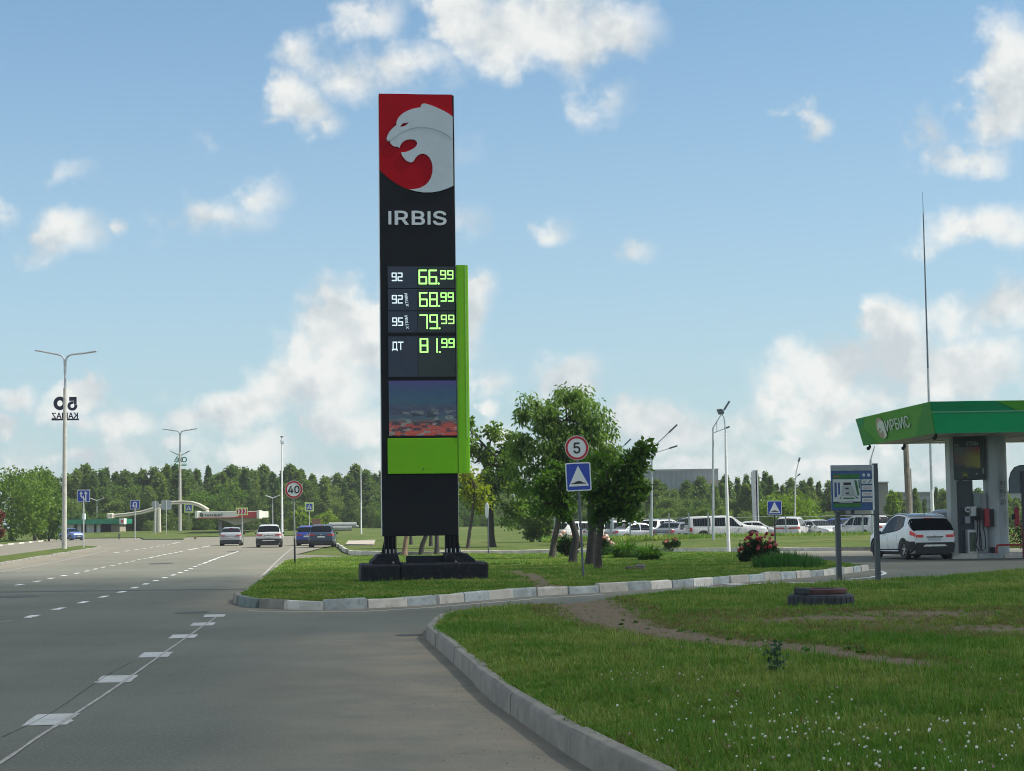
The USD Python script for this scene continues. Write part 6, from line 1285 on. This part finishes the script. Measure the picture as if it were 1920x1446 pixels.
rose_bush('pink-flowered dark bush among the apple trunks', 1063, 1045, [(1062, 1018, 14, 12), (1070, 1030, 12, 10), (1053, 1028, 9, 10), (1080, 1018, 8, 10)], [(1056, 998), (1071, 1005), (1051, 1004), (1078, 1003), (1088, 1012)], LROSE, FPK, 43, .085, per=150)
rose_bush('pink and cream rose bush right of the apple trunks', 1131, 1043, [(1133, 1018, 10, 13), (1140, 1026, 9, 9), (1124, 1026, 8, 12)], [(1128, 1004), (1134, 1008), (1140, 1012), (1145, 1017), (1149, 1021), (1137, 1006), (1131, 1011), (1125, 1003)], LROSE, FPK + FR[1:2], 44, .075, per=140)
# flowering bed by the pumps at the right edge
pz = at(1918, 1010, 80); t = thing('rose_bush', 'red and white flowers at the right edge behind the column', 'bush', (pz[0] + .3, 80, 0)); rng = np.random.default_rng(47)
Cc = rng.normal(0, .45, (16, 3)) * (1, .5, .5) + (0, 0, .9); part(t, 'leaves', clumps(rng, Cc, np.full(16, .4), 90, .09, 1.5), LROSE)
for i in range(40): q = rng.normal(0, .55, 3) * (1, .5, .6) + (0, -.4, 1.0); part(t, 'flower', mv(ball(rng, .06), *q), (FR + FPK)[rng.integers(5)])
# weed with blue-green leaves in the near lawn
p = gp(1455, 1272, NEAR_Z); t = thing('wild_plant', 'small blue-green weed standing above the near lawn', 'plant', p); rng = np.random.default_rng(48)
part(t, 'stem', tube([(0, 0, -.02), (.02, 0, .18), (.01, .02, .34)], [.006, .005, .003], 5), LIRIS); part(t, 'leaves', clumps(rng, np.array([(0, 0, .08), (.03, .01, .16), (-.03, 0, .22), (0, .02, .30)]), np.array([.10, .09, .07, .05]), 34, .045, 1.4), leafmat('weed_leaves', (.04, .085, .06), (.09, .15, .11), .25))

# ------------------------------------------------------------------ the forest and the far trees
def conical(seed, H, Rm, leaf, n, dense=1.0, tip=.75, per=24, base=.08):
    rng = np.random.default_rng(seed); C, Rr = [], []
    for i in range(n):
        t = base + (1 - base) * rng.random() ** .8; prof = min(1.0, (t - base) / .14 + .45) * max(0, (1 - t)) ** tip; a = rng.uniform(0, 2 * np.pi); r = Rm * prof * (.30 + .70 * rng.random() ** .5); C.append((r * math.cos(a), r * math.sin(a), t * H)); Rr.append(Rm * (.12 + .26 * prof) * (.8 + .5 * rng.random()))
    C.append((0, 0, H * .97)); Rr.append(.10 * Rm); C.append((0, 0, H * .93)); Rr.append(.13 * Rm)
    return clumps(rng, np.array(C), np.array(Rr), per, leaf, 1.5, .25, 1.1)
def rounded(seed, H, Rm, leaf, n, per=26, low=.25):
    rng = np.random.default_rng(seed); d = rdir(rng, n) * (.45 + .55 * rng.random((n, 1)) ** .5); C = d * (Rm, Rm, H * (1 - low) / 2) + (0, 0, H * (1 + low) / 2 - .05 * H); bump = meshkit.fbm(C * .45, 3, seed)[:, None] - .5; C = C + d * bump * Rm * .9
    return clumps(rng, C, Rm * (.16 + .16 * rng.random(n)), per, leaf, 1.5, .2, .85)
FG = 'trees of the forest beyond the road'; FG2 = 'trees beyond the dealer yard'
protos = {}
def far_tree(kind, label, cat, grp, loc, rz, sc):
    if kind in protos:
        return dup(protos[kind], label, loc, rz, sc, grp)
    nm = 'forest_tree'; t = thing(nm, label, cat, loc, rz, sc, grp); rng = np.random.default_rng(hash_(kind)); H = 10.0
    if kind.startswith('birch'): mesh = conical(hash_(kind), H, {'a': 2.9, 'b': 2.3, 'c': 3.3}[kind[-1]], .38, 150, tip={'a': .75, 'b': .9, 'c': .6}[kind[-1]], per=30, base=.03); lm, bk = LF, BIRCH
    elif kind.startswith('spruce'): mesh = conical(hash_(kind), H, 2.5, .34, 150, tip=1.0, per=28, base=.03); lm, bk = LFD, BARKD
    else: mesh = rounded(hash_(kind), H, 3.8, .42, 150, per=34, low=.1); lm, bk = (LF if kind.endswith('a') else LD), BARK
    part(t, 'trunk', tube([(0, 0, -.3), (.05, 0, H * .45), (0, .05, H * .9)], [.17, .12, .04], 7), bk); part(t, 'crown', mesh, lm); protos[kind] = t; return t
def hash_(s): return sum(ord(c) * (i + 7) * 31 for i, c in enumerate(s)) % 100003
rngf = np.random.default_rng(77)
FL = {'birch': 'light conical birch standing in the forest beyond the road', 'spruce': 'dark pointed conifer standing in the forest beyond the road', 'round': 'rounded bushy tree at the forest edge beyond the road'}
FL2 = {'birch': 'light conical tree beyond the yard of parked cars', 'spruce': 'dark pointed tree beyond the yard of parked cars', 'round': 'rounded bushy tree beyond the yard of parked cars'}
KINDS = ['birch_a', 'birch_b', 'birch_c', 'spruce_a', 'spruce_b', 'round_a', 'round_b']
def row(px0, px1, step, Y, tops, lab, grp, kinds, jit=.4, dh=0.0):
    px = px0
    while px < px1:
        Yj = Y + rngf.uniform(-6, 6); top_ = np.interp(px, *zip(*tops)) + rngf.normal(0, 6.0) + dh; q = at(px, top_, Yj); k = kinds[rngf.integers(len(kinds))]; kk = k.split('_')[0]; H = q[2] if kk != 'round' else q[2] * .86
        s = H / 10.0 / (.99 if kk != 'round' else 1.0); wf = rngf.uniform(.85, 1.2); far_tree(k, lab[kk], 'tree', grp, (q[0], Yj, 0), rngf.uniform(0, 360), (s * wf, s * wf, s)); px += step * rngf.uniform(1 - jit, 1 + jit)
LT = [(-60, 880), (60, 893), (130, 893), (165, 884), (200, 880), (245, 890), (290, 882), (310, 876), (345, 880), (390, 886), (410, 887), (455, 884), (505, 890), (550, 885), (600, 890), (640, 884), (700, 892), (980, 900)]
row(90, 960, 17, 330, LT, FL, FG, ['birch_a', 'birch_b', 'birch_c', 'birch_a', 'birch_c', 'spruce_a'])
row(100, 960, 20, 314, LT, FL, FG, ['birch_a', 'birch_b', 'birch_c', 'round_a', 'round_b', 'spruce_b'], dh=9)
row(60, 960, 24, 304, LT, FL, FG, ['birch_b', 'round_a', 'birch_c', 'round_b'], dh=34)
row(80, 950, 30, 297, [(0, 955), (300, 952), (700, 952), (960, 955)], FL, FG, ['round_a', 'round_b'], dh=0)
RTp = [(960, 920), (1150, 915), (1225, 905), (1262, 905), (1300, 906), (1330, 900), (1352, 886), (1372, 905), (1405, 896), (1443, 889), (1465, 908), (1500, 893), (1525, 912), (1545, 901), (1570, 915), (1600, 925), (1700, 935), (1760, 920), (1800, 915), (1860, 925), (1960, 925)]
row(980, 1960, 17, 262, RTp, FL2, FG2, ['birch_a', 'birch_b', 'birch_c', 'spruce_b'], dh=2)
row(990, 1650, 19, 240, RTp, FL2, FG2, ['birch_a', 'birch_c', 'round_a', 'spruce_a'], dh=16)
row(1770, 1990, 21, 236, RTp, FL2, FG2, ['birch_a', 'birch_c', 'round_a', 'spruce_a'], dh=10)
row(1100, 1580, 30, 205, [(900, 945), (1960, 945)], FL2, FG2, ['round_a', 'round_b'], dh=0)
# single ones that stand out
def lone(kind, label, px, top_, Y, w, name=None, lm=None, seed=1, n=130, leaf=.34, cat='tree'):
    q = at(px, top_, Y); H = q[2]; R_ = w * Y / FPX / 2; t = thing(name or 'broadleaf_tree', label, cat, (q[0], Y, 0)); mesh = rounded(seed, H, R_, leaf, n, 42, .12)
    part(t, 'trunk', tube([(0, 0, -.3), (.1, 0, H * .4), (0, .1, H * .8)], [H * .025, H * .018, .03], 8), BARK); part(t, 'crown', mesh, lm or LD)
lone('r', 'big broadleaf tree with glossy leaves at the left edge', 22, 872, 205, 150, seed=51, n=190)
lone('r', 'broadleaf tree left of the concrete lamp post', 66, 866, 215, 80, seed=52, n=120)
lone('r', 'low bushy tree in front of the forest by the concrete lamp post', 92, 905, 222, 60, seed=56, n=90)
lone('r', 'copper-red bush at the left edge', -4, 947, 190, 30, 'bush', LRED, 53, 34, .25, 'bush')
lone('r', 'bright yellow-green rounded bush behind the hump sign', 1472, 928, 190, 108, 'bush', LBG, 54, 130, .28, 'bush')
lone('r', 'yellow-green young tree beside the grey block', 1672, 912, 215, 26, seed=55, lm=LBG, n=50, leaf=.25)
lone('r', 'light green bush at the forest edge right of the brown board', 612, 962, 275, 44, 'bush', LBG, 57, 60, .35, 'bush')
lone('r', 'yellowish bush in front of the forest behind the 40 sign post', 560, 955, 285, 40, 'bush', LBG, 58, 60, .35, 'bush')
lone('r', 'dense tree behind the apple trees', 1010, 905, 130, 80, lm=LD, seed=59, n=110, leaf=.26)

# ------------------------------------------------------------------ grass
def tuft(seed, n, h, w, spread, lean=.7):
    rng = np.random.default_rng(seed); return blades(rng, n, spread, h, w, lean, 3)
def grassmat(name, a, b, c):
    g = G(); r = g.add('geometry', 'random_per_island'); o = g.add('object_info', 'random'); pos = g.add('geometry', 'position'); n = g.add('noise_texture', 'fac', vector=pos, scale=.35, detail=4.0, roughness=.65)
    col_ = g.mixc(r, tuple(a), tuple(b)); col_ = g.mixc(g.step(g.m('add', n, g.m('multiply', o, .35)), .52, .92, 0, .85), col_, tuple(c))
    d = g.add('principled_bsdf', 'BSDF', base_color=col_, roughness=.6, specular_ior_level=.12); t = g.add('translucent_bsdf', 'BSDF', color=g.mixc(1.0, col_, (1.2, 1.3, .5), 'multiply'))

    s = g.add('mix_closure', 'closure', fac=.3, closure1=d, closure2=t); LOOK[name] = usdkit.material(stage, f'/World/Looks/{name}', g.n, g.l, surface=s); return LOOK[name]
GR = grassmat('grass_blades', (.080, .185, .024), (.175, .325, .050), (.28, .31, .09)); GDRY = grassmat('dry_grass_blades', (.17, .135, .065), (.29, .235, .12), (.15, .15, .05))
def scatter(name, protos_, P, Z, idx, sc, rz, tilt=None, label=None):
    pi = UsdGeom.PointInstancer.Define(stage, path_for('/World', name)); rel_ = pi.CreatePrototypesRel()
    for i, (mesh, m) in enumerate(protos_):
        q = usdkit.mesh(stage, f'{pi.GetPath()}/{name}_tuft_{i:03d}', mesh, m); rel_.AddTarget(q.GetPath())
    n = len(P); pi.CreatePositionsAttr(Vt.Vec3fArray.FromNumpy(np.column_stack([P, Z]).astype(np.float32))); pi.CreateProtoIndicesAttr(Vt.IntArray.FromNumpy(idx.astype(np.int32)))
    q = np.zeros((n, 4), np.float32); q[:, 0] = np.cos(rz / 2); q[:, 3] = np.sin(rz / 2)
    pi.CreateOrientationsAttr(Vt.QuathArray([Gf.Quath(float(a), 0, 0, float(d)) for a, d in q[:, [0, 3]]])); s = np.column_stack([sc, sc, sc]).astype(np.float32) if sc.ndim == 1 else sc.astype(np.float32); pi.CreateScalesAttr(Vt.Vec3fArray.FromNumpy(s)); tag(pi, label, kind='stuff'); return pi
def in_view(P, m=.09): 
    a = np.arctan2(P[:, 0], P[:, 1]); return (np.abs(a) < math.atan(960 / FPX) + m + .35 / np.maximum(P[:, 1], 1)) & (P[:, 1] > 8.6)
rg = np.random.default_rng(9); nk_ = LineString(near_kerb)
def sample(poly, bands, edge=.02):
    out = []
    x0, y0, x1, y1 = poly.bounds
    for a, b, dens in bands:
        n = int(dens * (x1 - x0) * (b - a)); Q = np.column_stack([rg.uniform(x0, x1, n), rg.uniform(a, b, n)]); Q = Q[in_view(Q)]; Q = Q[shapely.contains_xy(poly.buffer(-edge), Q[:, 0], Q[:, 1])]; out.append(Q)
    return np.vstack(out)
def ground_z(P, z, seed, bump, poly):
    d = shapely.distance(poly.exterior, shapely.points(P)); return z + (meshkit.fbm(np.column_stack([P * .5, np.zeros(len(P))]), 3, seed) - .5) * 2 * bump * np.clip(d / .6, 0, 1) + .03 * np.clip(d / .3, 0, 1)
TF = [(tuft(i, 16, .082, .0065, .13, .9), GR) for i in range(5)] + [(tuft(20 + i, 10, .17, .006, .10, .6), GR) for i in range(2)] + [(tuft(30 + i, 9, .10, .0055, .14, 1.0), GDRY) for i in range(2)] + [(tuft(40, 9, .06, .03, .13, 1.0), GR)]
npoly = near_poly.buffer(-.14)
P = sample(npoly, [(8.6, 13, 620), (13, 18, 430), (18, 26, 260), (26, 36, 150), (36, 50, 80)])
bare = bare_near(P); u = meshkit.fbm(np.column_stack([P * 1.3, np.zeros(len(P))]), 3, 5); keep = rg.random(len(P)) > np.clip((bare - .25) * 1.35 + (u - .5) * .5, 0, .95); P, bare, u = P[keep], bare[keep], u[keep]
idx = rg.integers(0, 5, len(P)); r = rg.random(len(P)); idx = np.where(r < .05, rg.integers(5, 7, len(P)), idx); idx = np.where((r > .91) | (bare > .22) & (r > .28), rg.integers(7, 9, len(P)), idx); idx = np.where((r > .88) & (r < .93), 9, idx)
sc = (.65 + .75 * u) * rg.uniform(.8, 1.25, len(P)) * np.clip(1.15 - .75 * bare, .35, 1.2)
sc3 = np.column_stack([sc * np.interp(P[:, 1], [10, 40], [1, 1.5])] * 2 + [sc])
scatter('grass', TF, P, ground_z(P, NEAR_Z - .02, 2, .04, npoly), idx, sc3, rg.uniform(0, 6.28, len(P)))
ip = isl_poly.buffer(-.15); P = sample(ip, [(33, 46, 70), (46, 62, 42), (62, 95, 18)]); bare = bare_isl(P); keep = rg.random(len(P)) > np.clip((bare - .2) * 1.3, 0, .95); P = P[keep]
sc = rg.uniform(.6, 1.15, len(P)); scatter('grass', [(tuft(60 + i, 16, .075, .011, .20, .9), GR) for i in range(3)] + [(tuft(70, 9, .07, .01, .2, 1.0), GDRY)], P, ground_z(P, LAWN_Z - .02, 2, .05, ip), np.where(rg.random(len(P)) < .1, 3, rg.integers(0, 3, len(P))), np.column_stack([sc * 1.4, sc * 1.4, sc]), rg.uniform(0, 6.28, len(P)))
# taller tufts along the plinth, posts and far banks
c0 = gp(785, 1092, LAWN_Z); e = []
for i in range(70): e.append((c0[0] + rg.uniform(-1.75, 1.75), c0[1] + .12 + rg.normal(0, .06)))
for px, py in ((1094, 1086), (553, 1057), (1035, 1048), (1073, 1058), (1122, 1069), (1106, 1063), (1190, 1071)):
    q = gp(px, py, LAWN_Z); e += [(q[0] + rg.normal(0, .16), q[1] + rg.normal(0, .16) - .1) for _ in range(14)]
P = np.array(e); sc = rg.uniform(.8, 1.7, len(P)); scatter('tall_grass', [(tuft(80 + i, 12, .14, .008, .14, .7), GR) for i in range(2)], P, np.full(len(P), LAWN_Z - .02), rg.integers(0, 2, len(P)), sc, rg.uniform(0, 6.28, len(P)))
P = np.column_stack([rg.uniform(2, 46, 5200), rg.uniform(108, 116.5, 5200)]); P = P[in_view(P, .01)]; sc = rg.uniform(.6, 1.5, len(P)); scatter('bank_grass', [(tuft(90 + i, 14, .34, .035, .7, .7), GR) for i in range(2)], P, .40 + 0 * P[:, 0], rg.integers(0, 2, len(P)), sc, rg.uniform(0, 6.28, len(P)))
e = []
for d_ in rg.uniform(0, nk_.length, 900):
    q = nk_.interpolate(d_).coords[0]; q2 = nk_.interpolate(d_ + .05).coords[0]; t_ = np.array(q2) - np.array(q); t_ /= np.linalg.norm(t_) + 1e-9; e.append(np.array(q) + np.array([-t_[1], t_[0]]) * rg.uniform(.12, .26))
P = np.array(e); P = P[in_view(P)]; scatter('edge_grass', [(tuft(85 + i, 14, .075, .006, .12, 1.2), GR) for i in range(2)], P, np.full(len(P), NEAR_Z - .005), rg.integers(0, 2, len(P)), rg.uniform(.5, 1.3, len(P)), rg.uniform(0, 6.28, len(P)))
# clover heads
CLV = mat('clover_white', (.58, .58, .50), .7, .15, 30); PK = mat('clover_pink', (.36, .22, .22), .7, .15, 30)
def clover(seed, h, r, m): rr = np.random.default_rng(seed); a = ball(rr, r); a.apply_translation((0, 0, h)); return (a, m)
pts = []
for px, py, n, s in ((1440, 1355, 26, 1), (1560, 1372, 36, 1.2), (1640, 1400, 24, 1), (1760, 1400, 30, 1.2), (1300, 1390, 16, .8), (1250, 1270, 12, 1), (1500, 1330, 12, .9), (1330, 1320, 10, .8), (1850, 1350, 12, 1), (1180, 1270, 8, .5), (1700, 1440, 12, .8), (1480, 1440, 16, .8), (1880, 1430, 16, .8), (1400, 1210, 6, .8), (1500, 1300, 8, .8), (1890, 1260, 8, 1)):
    q = gp(px, py, NEAR_Z + .08); pts += [(q[0] + rg.normal(0, .42 * s), q[1] + rg.normal(0, .55 * s)) for _ in range(n)]
P = np.array(pts); P = P[shapely.contains_xy(npoly, P[:, 0], P[:, 1])]; sc = rg.uniform(.75, 1.25, len(P))
gz_ = ground_z(P, NEAR_Z - .02, 2, .04, npoly); fi_ = np.where(rg.random(len(P)) < .08, 2, rg.integers(0, 2, len(P))); rz_ = rg.uniform(0, 6.28, len(P))
scatter('clover_flowers', [(clover(1, .080, .0078, CLV)), (clover(2, .090, .0064, CLV)), (clover(3, .076, .0068, PK))], P, gz_, fi_, sc, rz_)
scatter('clover_stems', [(tube([(0, 0, 0), (.008, 0, .04), (0, 0, .076)], [.0016, .0014, .0012], 4), GR)], P, gz_, np.zeros(len(P), int), sc, rz_)
# plantain-like broad leaves along the trail
pts = np.array([trail1.interpolate(d).coords[0] for d in rg.uniform(trail1.length * .45, trail1.length, 26)]) + rg.normal(0, .45, (26, 2)) + (0.1, .7); BRD = leafmat('plantain_leaves', (.045, .115, .018), (.085, .19, .035), .3)
scatter('broad_weeds', [(tuft(95 + i, 9, .10, .05, .1, 1.3), BRD) for i in range(2)], pts, np.full(len(pts), NEAR_Z), rg.integers(0, 2, len(pts)), rg.uniform(.5, .95, len(pts)), rg.uniform(0, 6.28, len(pts)))
# pebbles and grit on the gutter
rk = [(rough_block(-.02, .02, -.016, .016, -.004, .016, i, .006, .006, .03), mat('grit_stone', (.19, .17, .14), .9, .3, 30)) for i in range(3)]
nk = LineString(near_kerb); pts = np.array([nk.interpolate(d).coords[0] for d in rg.uniform(0, 16, 420)]) - np.column_stack([np.abs(rg.normal(0, .55, 420)) + .03, 0 * rg.random(420)]); P = pts[in_view(pts)]
scatter('grit', rk, P, np.full(len(P), .002), rg.integers(0, 3, len(P)), rg.uniform(.08, .28, len(P)), rg.uniform(0, 6.28, len(P)))

# ------------------------------------------------------------------ the cumulus overhead whose shadow lies on the foreground
CLOUD_Z, TAU = 700.0, 1.7
shadow = Polygon([(-170, -150), (170, -150), (190, 40), (120, 84), (60, 80), (32, 79), (20, 84), (12, 72), (5, 60), (0, 57), (-6, 60), (-11, 56), (-22, 63), (-60, 70), (-120, 60), (-180, 20)]).buffer(8).buffer(-8)
off = SUN[:2] / SUN[2] * CLOUD_Z; cp = affinity.translate(shadow, *off)
P, T, d = grid_in(cp.buffer(4), 9.0, 8, .3); n = len(P); lum = .6 + .8 * meshkit.fbm(np.column_stack([P * .03, np.zeros(n)]), 3, 4)
hh = 34 * (1 - np.exp(-d / 9)) * lum
V = np.vstack([np.column_stack([P, CLOUD_Z + hh * .75]), np.column_stack([P, CLOUD_Z - hh * .25])]); F = np.vstack([T, T[:, ::-1] + n])
m = trimesh.Trimesh(V, F, process=False); m.merge_vertices()
g = G(); g.add('principled_volume', 'volume', color=(.95, .95, .95), density=TAU / 34 * SUN[2], anisotropy=.5)
cm = usdkit.material(stage, '/World/Looks/cloud_vapour', g.n, g.l, volume='n1.volume')
solo('cloud', m, cm, None, kind='structure', smooth=True)

# ------------------------------------------------------------------ summer air
g = G(); g.add('principled_volume', 'volume', color=(.93, .96, 1.0), density=.00021, anisotropy=.35)
air = usdkit.material(stage, '/World/Looks/air_haze', g.n, g.l, volume='n1.volume')
solo('haze', bx(-420, 420, -60, 460, -1.2, 42), air, None, kind='stuff')
